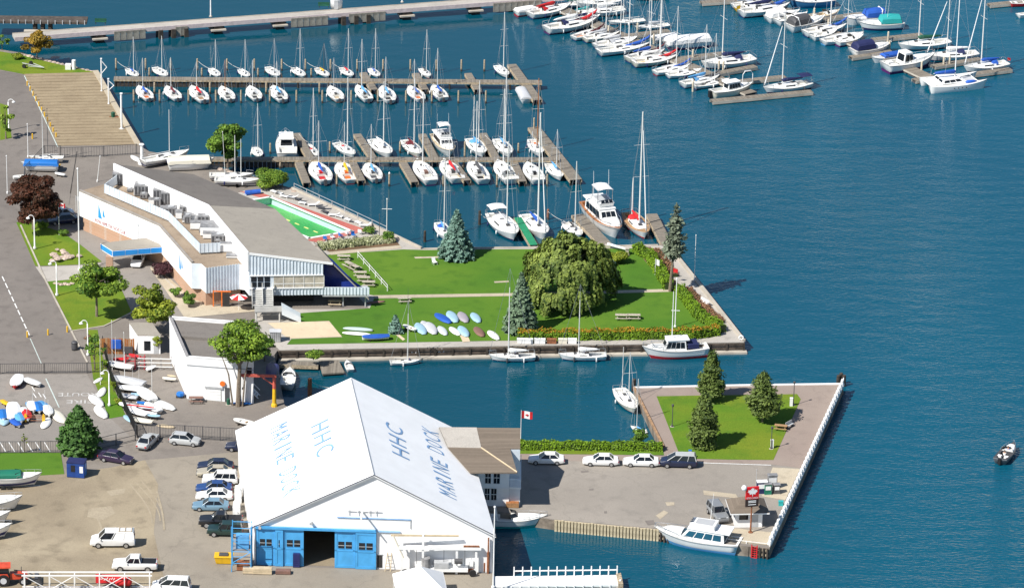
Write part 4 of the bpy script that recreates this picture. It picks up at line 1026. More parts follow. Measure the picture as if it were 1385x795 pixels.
sail_boat((731,213),(720,189),92,'white sailboat with varnished wooden mast beside the pier head', G3, 'cruise', cover=None, mastm=WOODM, hatch=ORANGE, cocki=ORANGE)
# ---- nearer dock, near side
sail_boat((425,219),(440,249),64,'sailboat with blue cover and red cockpit in front of the nearer dock', G4, 'keel', cover=BLUE, cocki=RED, hatch=RED, outboard=True)
sail_boat((460,219),(474,248),62,'sailboat with yellow cover and orange cockpit in front of the nearer dock', G4, 'keel', cover=YEL, cocki=ORANGE, stripe=STR_R, hatch=ORANGE)
sail_boat((497,220),(509,246),60,'small sailboat with bright blue cover in front of the nearer dock', G4, 'keel', cover=SKYB, cocki=DGREY, outboard=True)
sail_boat((564,219),(583,250),100,'white sailboat with brown hatch and bare boom in front of the nearer dock', G4, 'cruise', cover=None, hatch=BROWNC, stripe=STR_P, spread=1)
sail_boat((600,219),(619,248),56,'white sailboat with red cover in front of the nearer dock', G4, 'wide', cover=RED, hatch=DGREY)
sail_boat((637,219),(654,249),88,'sailboat with dark cockpit and yellow buoy at its stern', G4, 'cruise', cover=DGREY, cocki=BLACK, flagc=YEL, spread=1)
sail_boat((673,220),(692,249),104,'white sailboat with cluttered deck left of a finger dock', G4, 'wide', cover=W_PAINT, dodger=LGREY, spread=1)
sail_boat((713,222),(728,249),50,'rounded white sailboat with dark square hatch', G4, 'wide', cover=None, hatch=BLACK, boom=False)
sail_boat((759,245),(743,221),56,'white sailboat pointing at the lawn beside the pier head', G4, 'cruise', cover=SKYB, hatch=W_DECK)
# ---- north quay of the lawn
G5 = 'boats along the north quay of the lawn'
sail_boat((697,327),(668,292),112,'large white sloop with grey sprayhood left of the green dock', G5, 'wide', cover=None, spread=2, dodger=LGREY, bimini=W_PAINT)
sail_boat((738,325),(712,293),150,'white sloop with two tall poles right of the green dock', G5, 'wide', cover=BLUE, spread=2, stripe=None, jib=W_PAINT)
sail_boat((605,326),(594,301),96,'blue bottomed white sailboat half hidden behind the blue spruce', G5, 'cruise', cover=SKYB, stripe=STR_B, dodger=BLUE)
sail_boat((786,322),(765,299),92,'small white sailboat left of the large motor yacht', G5, 'keel', cover=DGREY, jib=None)
motor_boat((838,326),(797,281),'large white motor yacht with flybridge and brown teak decks','flybridge',G5,st='y',top=W_PAINT,antenna=2,deckm=WOODM,stripe=None)
sail_boat((874,324),(850,290),150,'big sailboat with red canvas and two tall masts by the lawn', G5, 'cruise', cover=RED, spread=2, stripe=STR_R, deckm=TEAK, dodger=RED, jib=W_PAINT, mizzen=.35)
sail_boat((579,330),(588,326),0,'tiny white float beside the quay corner', None, 'keel') if 0 else None
# ---- south quay and basin
G6 = 'boats tied along the south quay'
sail_boat((661,483),(724,482.5),92,'white sloop below the dark spruce at the south quay', G6, 'race', cover=W_PAINT, stripe=STR_N).scale.z *= 1.3
sail_boat((755,482),(820,481.5),74,'white sloop with grey topsides stripe in the middle of the south quay', G6, 'race', cover=W_PAINT, stripe=STR_N).scale.z *= 1.3
sail_boat((569,489),(527,491),64,'small white sloop nearest the floating raft at the south quay', G6, 'race', cover=None, stripe=STR_N, zr=.5).scale.z *= 1.3
t = motor_boat((868,481),(957,475),'white and blue work boat with red ring at the south quay','pilot',G6,st='y',hull=W_HULL,stripe=STR_R,canvas=None,zr=.9)
MB().path([(-.42,-.10,.16),(-.42,-.10,.22),(.35,-.08,.24),(.35,.08,.24),(-.42,.10,.22)], .004, 4).build('awning_frame', STEEL, t)
MB().box(-.34,-.18,-.115,.115,.165,.23).build('blue_dodger', NAVY, t); MB().tube((.05,0,.2),(.05,0,1.05),.008,.005,6).build('mast', W_PAINT, t)
MB().cyl((-.26,-.125,.19),(0,1,0),.033,.02,12).build('life_ring', ORANGE, t)
sail_boat((859,560),(837,526),66,'white sailboat with two masts beside the wharf in the basin', None, 'cruise', cover=None, hull=CREAM, spread=1, mizzen=.95)
sail_boat((853,572),(874,585),68,'small white sailboat with blue tarp partly behind a bush at the wharf', None, 'keel', cover=SKYB, dodger=SKYB)
motor_boat((884,722),(1001,744),'white cabin cruiser with blue trim moored at the wharf tip','flybridge',None,st='y',stripe=SKYB,winm=mat('tinted_blue_glass', (.02,.10,.16), .1, var=.3),antenna=1,zr=.9,name='cabin_cruiser')
motor_boat((741,707),(655,706),'white and turquoise express cruiser beside the boat shed','express',None,st='y',stripe=TEALC,canvas=None,arch=True,zr=.8)
motor_boat((469,489),(474,503),'small white runabout tied to the floating raft','runabout',None,st='s',zr=.4,name='runabout')
t = motor_boat((1371,604),(1352,627),'small grey open fishing boat with two people on open water','runabout',None,st='s',hull=mat('dull_grey_hull', (.16,.17,.18), .5),zr=.4,motor=True,name='fishing_boat',deckm=DGREY)

for o in COL.objects:
    if o.name.startswith('mast') and o.parent and o.parent.scale.z > o.parent.scale.x*1.2: o.scale.z /= 1.3
# ---- far marina, first pier
F1 = 'boats on the first far pier'
dock((752,8),(1016,126),2.4,'long walkway of the first far marina pier',.7,0,floating=True)
for i, (p0, p1) in enumerate((((845,48),(905,41)), ((915,79),(982,71)), ((962,100),(1022,89)), ((985,111),(1062,103)), ((962,136),(1098,123)))):
    dock(p0, p1, 1.3, '%s finger dock from the top on the first far pier' % ORD[i], .65, 0, floating=True, group='finger docks of the far marina')
motor_boat((737,12),(697,20),'white motorboat with domed top at the left end of the far marina','runabout',F1,canvas=W_PAINT,stripe=STR_R)
sail_boat((772,8),(716,23.5),70,'white sailboat with bright red covers in the far marina', F1,'cruise',cover=RED,dodger=RED,jib=None)
sail_boat((722,8),(688,12),60,'sailboat with long blue boom cover at the far left of the marina', F1,'cruise',cover=BLUE)
sail_boat((808,28),(738,44),86,'white sailboat with red and white furled sail and purple waterline', F1,'cruise',cover=W_PAINT,jib=RED,dodger=NAVY,stripe=STR_P)
sail_boat((818,39),(775,53),70,'small sailboat with orange cockpit and dark red furled sail', F1,'keel',cover=None,cocki=ORANGE,jib=MAROON)
sail_boat((839,44),(790,55.5),84,'cream sailboat with black furled sail in the far marina', F1,'cruise',hull=CREAM,cover=LGREY,jib=DGREY)
sail_boat((862,52),(804,64.5),70,'sailboat under grey covers in the far marina', F1,'keel',cover=LGREY,dodger=LGREY)
sail_boat((880,60),(809,73.5),100,'long white racing sailboat with blue furled sail', F1,'race',cover=None,jib=BLUE)
sail_boat((900,68),(848,83),92,'cream sailboat with maroon furled sail in the far marina', F1,'cruise',cover=BLUE,jib=MAROON,hull=CREAM)
sail_boat((917,77),(856,88.5),84,'sailboat with red furled sail and yellow oilskins in the cockpit', F1,'cruise',cover=None,jib=RED,hull=CREAM,cocki=YEL)
sail_boat((934,87),(885,100),80,'small white sailboat with red hull stripe and blue furled sail', F1,'keel',cover=None,jib=BLUE,stripe=STR_R)
sail_boat((949,94),(902,103.5),50,'plain small white sailboat in the far marina', F1,'keel',cover=None)
sail_boat((974,103),(922,117),70,'sailboat with bright blue tarp and black furled sail', F1,'cruise',cover=SKYB,dodger=SKYB,jib=DGREY)
sail_boat((987,107),(938,118),64,'white sailboat with purple hull stripe beside the pilothouse boat', F1,'race',cover=None,stripe=STR_P)
motor_boat((1018,119),(962,131),'white pilothouse motorboat with black outboard at the end of the first far pier','pilot',F1,st='y',hull=CREAM,motor=True)
sail_boat((775,8),(838,2),80,'white sailboat at the top of the first far pier', F1,'cruise',cover=SKYB)
sail_boat((784,20),(844,14),90,'big white sailboat with high topsides on the far side of the first pier', F1,'wide',cover=W_PAINT)
sail_boat((822,31),(872,27),66,'low white boat with magenta hull stripe on the far side', F1,'race',cover=None,stripe=STR_P,hull=W_HULL)
motor_boat((880,56),(915,50),'small white covered boat left of the tarped yacht','covered',F1,st='m',canvas=W_PAINT)
motor_boat((895,66),(960,58),'large white motor yacht under a white tarp with dark bottom','covered',F1,st='y',canvas=W_PAINT,stripe=STR_P)
sail_boat((948,92),(1019,81),98,'white sailboat with navy boom cover and navy dodger', F1,'wide',cover=NAVY,dodger=NAVY,bimini=None)
sail_boat((1032,125),(1096,113),92,'white sailboat with navy bimini at the tip of the first pier', F1,'cruise',cover=NAVY,bimini=NAVY,jib=W_PAINT)
sail_boat((880,44),(842,47),0,'x') if 0 else None
sail_boat((800,2),(760,8),80,'white sailboat behind the red covered one at the top edge', F1,'cruise',cover=GREENC,jib=GREENC)
sail_boat((815,12),(768,24),70,'small white sailboat with teal cover near the top', F1,'keel',cover=TEALC)
sail_boat((812,22),(766,33),76,'white sailboat squeezed behind the purple waterline one', F1,'cruise',cover=NAVY,dodger=W_PAINT)
sail_boat((856,-2),(905,-7),80,'white sailboat cut by the top edge of the first pier', F1,'cruise',cover=BLUE)
sail_boat((858,38),(905,33),60,'low white sailboat behind the first finger dock', F1,'race',cover=LGREY)
sail_boat((915,72),(860,80),90,'white sailboat between the cream ones', F1,'race',cover=W_PAINT)
# arch over the pier
t = thing('pier_arch', 'white metal hoop over the far pier walkway', 'arch', (*P(1011,112,.7).xy, .7), .4); MB().path([(-.95,0,0),(-.9,0,1.5),(-.55,0,2.0),(.55,0,2.0),(.9,0,1.5),(.95,0,0)], .06, 6).build('hoop', W_PAINT, t)
MB().tbox((-.6,.6,.15,.15),2.02,(-.5,.5,.12,.12),2.12).build('light_panel', LGREY, t)
# ---- far marina, second pier
F2 = 'boats on the second far pier'
dock((1018,-6),(1264,108),2.4,'long walkway of the second far marina pier',.7,0,floating=True)
for i, (p0, p1) in enumerate((((1080,29),(1166,18)), ((1180,53),(1247,46)), ((1150,77),(1206,69)), ((1262,89),(1326,79)), ((1310,100),(1367,93)), ((1236,108),(1262,104)))):
    dock(p0, p1, 1.3, '%s finger dock from the top on the second far pier' % ORD[i], .65, 0, floating=True, group='finger docks of the far marina')
sail_boat((1069,8),(1001,21.5),90,'white sailboat with blue furled sail and yellow stern in the far marina', F2,'cruise',cover=NAVY,jib=BLUE,flagc=YEL)
motor_boat((1024,8),(994,13),'motorboat with a yellow stern beside the white sailboat','runabout',F2,hull=YEL)
motor_boat((1082,19),(1037,29),'white motorboat with round canvas top on the second pier','express',F2,canvas=W_PAINT)
motor_boat((1092,22),(1050,33),'white express cruiser with open cockpit on the second pier','express',F2,arch=True)
motor_boat((1116,28),(1066,42),'white cruiser with dark arched canvas on the second pier','express',F2,canvas=DGREY,arch=True)
sail_boat((1146,35),(1088,48),92,'white sailboat with blue furled sail on the second pier', F2,'cruise',cover=None,jib=BLUE)
sail_boat((1168,46),(1112,59),60,'white sailboat with light blue stern on the second pier', F2,'keel',cover=None,stripe=SKYB)
motor_boat((1168,51),(1131,61),'small white runabout with dark red bottom on the second pier','runabout',F2,stripe=STR_P)
motor_boat((1206,64),(1152,75),'motorboat with bulging navy cover on the second pier','express',F2,canvas=NAVY)
motor_boat((1178,84),(1218,76),'low white speedboat with blue bow cover','runabout',F2,canvas=BLUE)
motor_boat((1264,82),(1196,97),'white hardtop cruiser at the near end of the second pier','hardtop',F2,stripe=STR_P)
motor_boat((1064,8),(1128,4),'blue hulled boat at the top of the second pier','express',F2,hull=mat('blue_gelcoat', (.05,.20,.40), .3))
motor_boat((1140,32),(1200,26),'white cruiser with blue canvas on the far side of the second pier','express',F2,canvas=BLUE,arch=True)
motor_boat((1160,38),(1221,35),'white cruiser with teal canvas enclosure on the second pier','express',F2,canvas=TEALC,stripe=STR_N,antenna=2)
sail_boat((1214,66),(1284,58),92,'white sailboat with dark green boom cover on the second pier', F2,'cruise',cover=DGREEN)
sail_boat((1252,80),(1322,74),80,'white sailboat with navy dodger behind the catamaran', F2,'cruise',cover=W_PAINT,dodger=NAVY,jib=W_PAINT)
sail_boat((1303,96),(1362,87),110,'white sailboat with bright blue cover right of the catamaran', F2,'wide',cover=BLUE,dodger=BLUE,jib=W_PAINT,flagc=RED)
sail_boat((1036,2),(990,9),80,'white sailboat cut by the top edge on the second pier', F2,'cruise',cover=SKYB)
motor_boat((1136,18),(1095,27),'white cuddy boat with orange cushions on the second pier','runabout',F2,deckm=TAN)
motor_boat((1132,44),(1098,53),'low white motorboat between the two sailboats','runabout',F2)
motor_boat((1402,4),(1366,6),'red hulled motorboat cut by the right edge','runabout',F2,hull=RED)
motor_boat((1404,17),(1376,22),'white motorboat cut by the right edge','express',F2)
dock((1337,6),(1400,0),1.3,'short finger dock at the upper right edge',.65,0,floating=True,group='finger docks of the far marina')
dock((948,3),(1020,-2),1.5,'pale finger dock at the top between the two far piers',.65,0,floating=True,group='finger docks of the far marina')
for i, (x, y, h) in enumerate(((803,10,16),(823,51,12),(862,45,10),(884,60,10),(893,52,12),(937,82,11),(972,97,11),(978,98,11),(937,124,10),(1101,26,11),(1120,40,10),(1201,58,11),(1203,70,11),(1276,92,11),(1284,91,11),(1246,100,13))):
    t = thing('dock_pile', '%s pale pile from the left among the far marina docks' % ORD[i], 'pile', P(x,y,0), 0, 'pale piles of the far marina'); H = HM(x,y,h,0)+.4
    MB().lathe([(.17,-1),(.17,H),(.05,H+.12)], 8).build('post', mat('pale_pile', (.58,.50,.38), .8, var=.15), t)
# ---- catamaran
a, b = P(1251,114,.9), P(1328,107,.9); d = b-a; d.z = 0; L = d.length; c = (a+b)/2
t = thing('catamaran', 'big white catamaran with blue sail covers at the end of the second pier', 'catamaran', (c.x,c.y,0), math.atan2(d.y,d.x), F2, L)
hm = hull_mb(.15,.11,.7,over=.06,full=.7).mesh('hull', True); dm = deck_mb(.15,.11,.7,.1,.16,.02,.02).mesh('deck')
for s in (-1,1):
    h = ob('hull', hm, W_HULL, t, loc=(0,s*.20,0)); ob('hull_deck', dm, W_DECK, h)
    for k in range(4): MB().cyl((-.1+k*.07,-.077 if s < 0 else .077,.07),(0,1,0),.009,.006,8).build('porthole', GLASS, h)
MB().box(-.46,.16,-.16,.16,.085,.125).build('bridge_deck', W_HULL, t)
cabin_box(t,'cabin',(-.28,.14,.19,.15),.12,(-.24,.06,.15,.11),.175,W_HULL,(3,3,2))
MB().box(.16,.36,-.13,.13,.10,.106).build('trampoline', LGREY, t); MB().tube((.36,-.2,.115),(.36,.2,.115),.009,.009,6).build('crossbeam', ALU, t)
H = HM(1289,112,150,.9)/L
MB().tube((.02,0,.17),(.02,0,.17+H),.010,.007,8).build('mast', W_PAINT, t)
MB().tube((.02,0,.24),(-.36,0,.25),.008,.007,6).build('boom', ALU, t)
MB().loft([[(x,.024*k*math.cos(q*math.pi/4),.25+.035*k*math.sin(q*math.pi/4)+.01) for q in range(8)] for x, k in ((.03,.4),(.0,1),(-.2,.8),(-.34,.5))]).build('sail_cover', BLUE, t, True)
MB().loft([[(x,-.2+.03*k*math.cos(q*math.pi/4),.135+.03*k*math.sin(q*math.pi/4)) for q in range(8)] for x, k in ((.12,.3),(.16,1),(.26,.9),(.32,.3))]).build('sail_bag', BLUE, t, True)
for p in ((.36,0,.12),(-.3,-.26,.12),(-.3,.26,.12)): MB().tube(p,(.02,0,.17+H*.95),.0018,.0018,3,False).build('stay', WIRE, t)
# mooring lines
def rope(p0, p1, label, z0=1.6, z1=1.0):
    a, b = P(p0[0],p0[1],z0), P(p1[0],p1[1],z1); pts = []
    for i in range(9):
        u = i/8; q = a.lerp(b,u); q.z -= .35*4*u*(1-u)*.5; pts.append(q - a)
    t = MB().path(pts, .03, 4).build('mooring_line', ROPE); t.location = a; tag(t, label, 'rope', 'mooring lines')
for p0, p1, lb in (((157,82),(172,92),'mooring line at the first boat beyond the farther dock'),((268,83),(284,93),'mooring line left of the third boat beyond the farther dock'),((307,83),(325,93),'mooring line left of the fourth boat beyond the farther dock'),
    ((381,83),(398,93),'mooring line left of the sixth boat beyond the farther dock'),((413,83),(430,92),'mooring line at the yellow covered sailboat'),((447,83),(463,93),'mooring line at the red covered sailboat'),
    ((404,181),(416,192),'mooring line from the finger dock left end to the slim sailboat'),((656,183),(672,195),'mooring line from the right finger dock to the tall sailboat'),((648.5,288),(667,300),'mooring line from the lone dark pile to the white sloop'),((741,286),(765,300),'mooring line from the brown pile to the small sailboat'),
    ((421,516),(445,524),'mooring line from the rusty pile behind the shed roof')):
    rope(p0, p1, lb)
# ------------------------------------------------------------------ buildings
ROOFW = mat('white_roof_sheet', (.92,.92,.92), .5, var=.03, scale=.4)
WALLW = mat('white_wall_sheet', (.82,.82,.82), .55, var=.05, scale=.5)
BLUEP = mat('blue_door_paint', (.065,.33,.65), .5, var=.10, scale=.8)
FADEB = mat('faded_blue_letter', (.20,.36,.60), .7, var=.12, scale=1.2)
TRIM = mat('dark_trim', (.10,.10,.11), .6)
SHING = stripe_mat('brown_shingle', (.165,.134,.105), (.145,.117,.092), .07, 'Z', .25, .9, 2.5, .16)
GRAVEL = ground_mat('flat_roof_gravel', (.305,.278,.238), (.335,.305,.26), (.265,.24,.208), .12, .8, 14)
ROOFD = ground_mat('dark_membrane', (.165,.15,.137), (.19,.172,.155), (.145,.13,.118), .15, .7, 14)
BROOF = ground_mat('brown_flat_roof', (.27,.21,.155), (.31,.245,.18), (.20,.155,.115), .2, .9, 12)
BRICK = brick_mat('tan_brick', (.46,.27,.17), (.40,.23,.14), (.45,.38,.32), 2.2)
PALEW = mat('pale_blue_sheet', (.64,.70,.75), .5, var=.08, scale=.6)
BATT = mat('batten_sheet', (.52,.59,.65), .5, var=.08)
BLUEF = mat('fascia_blue', (.02,.26,.68), .45, var=.06)
DBLUE = mat('shaded_blue_panel', (.012,.03,.20), .4, var=.15)  # the shade of the recessed end is put into this deep blue
BLIND = mat('beige_blind', (.42,.38,.31), .6, var=.2, scale=1.2)
RSHADE = mat('recess_shade', (.03,.028,.027), .9)  # near-black colour stands in for the shade in recesses and openings
GALV = mat('galvanised', (.26,.26,.265), .55, .2, var=.3)

def wallbox(o, ux, L, z0, z1, th, name, m, parent, u0=0, u1=None, off=0.0):
    """upright slab along unit vector ux from local origin o; outward = right-hand side of ux"""
    u1 = L if u1 is None else u1; nn = Vector((ux.y,-ux.x,0))
    p = [o+ux*u0+nn*off, o+ux*u1+nn*off, o+ux*u1+nn*(off-th), o+ux*u0+nn*(off-th)]
    return MB().hexa([(q.x,q.y,z0) for q in p], [(q.x,q.y,z1) for q in p]).build(name, m, parent)

# ---- the big white boat shed
FL, FR = P(344.5,763), P(665.5,774)
he = HM(346,763,52); hr = HM(508,768,128)
BL, BR = P(322,583.5,GZ+he), P(626.5,588,GZ+he); BL.z = BR.z = GZ
shed = thing('boat_shed', 'big white gabled boat shed with blue doors and lettering on its roof', 'boat shed', FL)
o0 = Vector((0,0,0)); fr, bl, br = FR-FL, BL-FL, BR-FL
ux = fr.normalized(); LW = fr.length; uy = Vector((-ux.y,ux.x,0))
up = Vector((0,0,1))
rf, rb = fr/2+up*hr, (bl+br)/2+up*hr
th = .3
zd = he*.985
def U(x): return (x-344.5)/321*LW
# front wall pieces: right of the doors, gable above, strip left
wallbox(o0,ux,LW,0,zd,th,'front_wall',WALLW,shed,0,U(346)); wallbox(o0,ux,LW,0,zd,th,'front_wall',WALLW,shed,U(509),LW)
MB().add([(0,0,zd),tuple(ux*LW+up*zd),tuple(ux*LW+up*he),tuple(fr/2+up*hr),(0,0,he)] + [tuple(Vector(q)+uy*th) for q in ((0,0,zd),tuple(ux*LW+up*zd),tuple(ux*LW+up*he),tuple(fr/2+up*hr),(0,0,he))],
         [(0,1,2,3,4),(9,8,7,6,5),(0,5,6,1)]).build('gable', WALLW, shed)
for a, b, nm in ((o0,bl,'side_wall'),(fr,br,'side_wall'),(bl,br,'back_wall')):
    MB().add([a,b,b+up*he,a+up*he],[(0,1,2,3)]).build(nm, WALLW, shed)
MB().add([bl+up*he, br+up*he, rb],[(0,1,2)]).build('back_gable', WALLW, shed)
MB().add([(.3,.3,.02)[0:3] and Vector((.3,.3,.02)), fr+Vector((-.3,.3,.02)), br+Vector((-.3,-.3,.02)), bl+Vector((.3,-.3,.02))],[(0,1,2,3)]).build('floor', DIRT, shed)
for nm, e0, e1 in (('roof',o0,bl),('roof',fr,br)):
    ov = -uy*.35; a, b, c, d_ = e0+up*he+ov, e1+up*he-ov, rb-ov, rf+ov
    out = (a-d_).normalized()*.45; a = a+out; b = b+out
    q = [a,b,c,d_]; MB().hexa([p+up*.02 for p in q],[p+up*.2 for p in q]).build(nm, ROOFW, shed)
    MB().hexa([a+up*.19-uy*.06, a+up*.19-uy*.0, d_+up*.19, d_+up*.19-uy*.06],[p+up*.30 for p in (a-uy*.06, a, d_, d_-uy*.06)]).build('rake_trim', TRIM, shed)
MB().tube(rf+up*.2-uy*.3, rb+up*.2, .09,.09,6).build('ridge_cap', GREYP, shed)
MB().box(0,0.01,0,0.01,0,0.01) 
# doors
for x0, x1 in ((346.6,372),(373,383),(384,410.5)):
    pass
def leaf(x0, x1, panes, off):
    u0, u1 = U(x0), U(x1); dz = zd-.05
    dd = wallbox(o0,ux,LW,.05,dz,.16,'door',BLUEP,shed,u0,u1,off)
    def rail(a, b, z0, z1): wallbox(o0,ux,LW,z0,z1,.05,'door_rail',BLUEP,dd,a,b,off+.045)
    rail(u0,u1,dz-.35,dz); rail(u0,u1,.05,.4); rail(u0,u1,dz*.46,dz*.5); rail(u0,u0+.28,.41,dz-.36); rail(u1-.28,u1,.41,dz-.36); 
    n = panes; w = (u1-u0-.7)/n
    for k in range(n):
        a = u0+.35+k*w+.08; wallbox(o0,ux,LW,dz*.535,dz*.72,.04,'window',GLASS,dd,a,a+w-.16,off+.02)
        wallbox(o0,ux,LW,dz*.525,dz*.535,.06,'window_sill',BLUEP,dd,a-.03,a+w-.13,off+.05)
        wallbox(o0,ux,LW,dz*.61,dz*.625,.05,'window_bar',GREYP,dd,a,a+w-.16,off+.03)
leaf(347,372.3,2,.12); leaf(372.5,383.2,1,.30); leaf(383.4,410.8,2,.12); leaf(452.8,480.6,2,.12); leaf(480.9,508.8,2,.30)
wallbox(o0,ux,LW,zd+.02,zd+.32,.28,'door_track',BLUEP,shed,U(346),U(509),.42)
wallbox(o0,ux,LW,zd+.02,zd+.22,.12,'track_trim',mat('pale_blue_trim', (.30,.50,.72), .6),shed,U(510),U(541),.2)
wallbox(o0,ux,LW,zd+1.75,zd+1.87,.1,'trim_rail',FADEB,shed,U(456),U(555),.12)
wallbox(o0,ux,LW,zd+.6,zd+1.74,.07,'downpipe',GREYP,shed,U(554.2),U(555),.1)
wallbox(o0,ux,LW,.2,1.9,.06,'black_opening',RSHADE,shed,U(510),U(517),.05)  # dark panel on the wall stands in for the shade inside an opening
wallbox(o0,ux,LW,1.95,2.05,.1,'lintel',GREYP,shed,U(509.5),U(517.5),.1)
wallbox(o0,ux,LW,.9,1.6,.25,'electric_box',W_PAINT,shed,U(634),U(640),.28)
wallbox(o0,ux,LW,0,.5,.08,'base_panel',RUST,shed,U(625),U(640),.1)
# hoist beam on the gable and floodlights
b0 = ux*U(490)+up*(he+2.6); MB().tube(b0-uy*.0, b0-uy*2.6+up*.15, .12,.1,6).build('hoist_beam', W_PAINT, shed)
for dx in (-1.8,-.6,.8,1.6): MB().tube(b0+ux*dx-uy*.2+up*-.3, b0+ux*dx-uy*.2+up*.5, .05,.05,5).build('bracket', W_PAINT, shed)
MB().tube(b0+ux*-2.0-uy*.25+up*.3, b0+ux*2.2-uy*.25+up*.3, .05,.05,5).build('bracket_rail', W_PAINT, shed)
for x in (421,352): MB().tube(ux*U(x)+up*(he+ (.9 if x > 400 else .1)), ux*U(x)+up*(he+(.9 if x > 400 else .1))-uy*.5, .16,.2,7).build('floodlight', GREYP, shed)
wallbox(o0,ux,LW,0,he*.95,.14,'corner_pipe',RUST,shed,U(659),U(661),.35)
# roof lettering on both slopes
def slope_text(s, side, u0, u1, v, hgt):
    # u 0 front .. 1 back, v 0 ridge .. 1 eave
    e0, e1 = (o0+up*he, bl+up*he) if side < 0 else (fr+up*he, br+up*he)
    def pt(u, vv): return (rf.lerp(rb,u)).lerp(e0.lerp(e1,u), vv)+up*.2
    dv = hgt/((rf-e0).length)
    if side < 0: o = pt(u1, v+dv/2); wv = pt(u0, v+dv/2)-o; hv = pt(u1, v-dv/2)-o
    else: o = pt(u0, v+dv/2); wv = pt(u1, v+dv/2)-o; hv = pt(u0, v-dv/2)-o
    nz = wv.cross(hv).normalized(); n_ = len(s); cw_ = wv/n_
    for i, ch in enumerate(s):
        if ch == ' ': continue
        q = ob('roof_letter', text_mesh(ch), FADEB, shed); k_ = .22 if ch == 'I' else .70
        M = Matrix((cw_*k_, hv, nz)).transposed().to_4x4(); M.translation = o+cw_*(i+.5-k_/2)+nz*.03; q.matrix_basis = M
slope_text('HHC', -1, .36, .72, .33, 2.5); slope_text('MARINE DOCK', -1, .13, .87, .66, 2.5)
slope_text('HHC', 1, .34, .70, .30, 2.5); slope_text('MARINE DOCK', 1, .16, .86, .66, 2.5)

# ---- brown roofed house behind the shed
hz = 6.0
hs = thing('harbour_house', 'white two storey house with brown shingle roof beside the boat shed', 'house', P(668,686))
def hp(x, y, z): return P(x,y,GZ+z)-hs.location
rz_ = HM(670,660,1)*0+8.4
W0, W1 = hp(638,638,hz), hp(699,638.5,hz)          # front eave line
E1 = hp(704,607,hz)                                   # right eave further back
wl_, wr_ = hp(640,688,0), hp(689,690,0)
dep = (hp(689,640,0)-hp(689,690,0))
def hbox(name, x0, x1, z0, z1, m, setback=0.0, depth=9.0, parent=None):
    a, b = hp(x0,688+.02*(x0-640),0), hp(x1,688+.02*(x1-640),0); ff = (b-a).normalized(); nn = Vector((-ff.y,ff.x,0))
    a = a+nn*setback; b = b+nn*setback
    q = [a,b,b+nn*depth,a+nn*depth]; return MB().hexa([(p.x,p.y,z0) for p in q],[(p.x,p.y,z1) for p in q]).build(name, m, parent or hs)
hbox('wall', 634, 688, 0, 3.0, WALLW, 1.0, 10); hbox('upper_wall', 634, 688, 3.0, hz, WALLW, 0, 11)
hbox('balcony_floor', 688.3, 704, 2.75, 3.0, WALLW, .4, 8); hbox('balcony_room', 688.2, 703, 0, 2.74, PALEW, 1.2, 7)
for i in range(9): hbox('baluster', 689+i*1.75, 689.5+i*1.75, 3.0, 4.0, PALEW, .45, .06)
hbox('balcony_rail', 688.5, 704, 4.0, 4.12, PALEW, .4, .15)
for k in range(6): hbox('balcony_post', 703.3, 703.9, 3.0, 4.0, PALEW, .8+k*1.3, .08)
hbox('balcony_side_rail', 703.2, 704, 4.0, 4.12, PALEW, .6, 7.5)
for x0, x1, z0, z1 in ((655.5,663,3.7,5.3),(667,675,3.7,5.3),(655.5,661.5,.9,2.5),(664,671,.9,2.5)):
    sb = -.06 if z0 > 3 else .94
    wd = hbox('window', x0, x1, z0, z1, GLASS, sb, .05)
    hbox('window_frame', x0-.5, x1+.5, z0-.12, z0-.02, W_PAINT, sb-.05, .1, wd); hbox('window_frame', x0-.5, x1+.5, z1+.02, z1+.12, W_PAINT, sb-.05, .1, wd)
    hbox('window_bar', (x0+x1)/2-.25, (x0+x1)/2+.25, z0, z1, W_PAINT, sb-.03, .06, wd); hbox('window_bar', x0, x1, (z0+z1)/2-.04, (z0+z1)/2+.04, W_PAINT, sb-.035, .06, wd)
# roof: front slope rises to a flat pale deck, back range with ridge
rA, rB = hp(594,577.5,8.2), hp(704,578.5,8.2)    # back ridge
f0, f1 = hp(606,604.5,7.2), hp(651,605.5,7.2)
e0, e1 = hp(636,638.5,hz), hp(699.5,638.5,hz)
g1 = hp(703.5,606.5,7.1); g0 = hp(690,606.5,7.1)
mb = MB(); tk = up*-.18
def rp(name, pts, m):
    pts = [Vector(p) for p in pts]; n_ = len(pts); mb = MB().add(pts+[p+tk for p in pts], [tuple(range(n_)), tuple(range(2*n_-1,n_-1,-1))]+[(i,(i+1)%n_,n_+(i+1)%n_,n_+i) for i in range(n_)]); return mb.build(name, m, hs)
rp('roof', [e0,e1,f1,f0], SHING)
rp('roof', [rA.lerp(rB,.46),rB,g1,f1], SHING); rp('roof', [f1-up*.01,g0-up*.02,e1-up*.01], SHING); rp('roof', [f0-up*.02,f1-up*.02,rA.lerp(rB,.46)-up*.02,rA-up*.02], SHING)
rp('roof_deck', [f0+up*.03,f1+up*.03,rA.lerp(rB,.46)+up*.03,rA+up*.03], GREYC)
MB().tube(f1+up*.05,e1+up*.05,.1,.1,6).build('hip_cap', TAN, hs)
bk = (rB-rA); pbk = Vector((-bk.y,bk.x,0)).normalized()
rp('roof', [rB,rA,rA+pbk*5-up*2.3,rB+pbk*5-up*2.3], SHING)
MB().add([rB-up*.1, g1-up*.1, Vector((g1.x,g1.y,0)), Vector((rB.x,rB.y,0))],[(0,1,2,3)]).build('end_wall', PALEW, hs)
MB().add([g0-up*.1, g1-up*.1, Vector((g1.x,g1.y,0)), Vector((g0.x,g0.y,0))],[(0,1,2,3)]).build('rear_wing_wall', PALEW, hs)
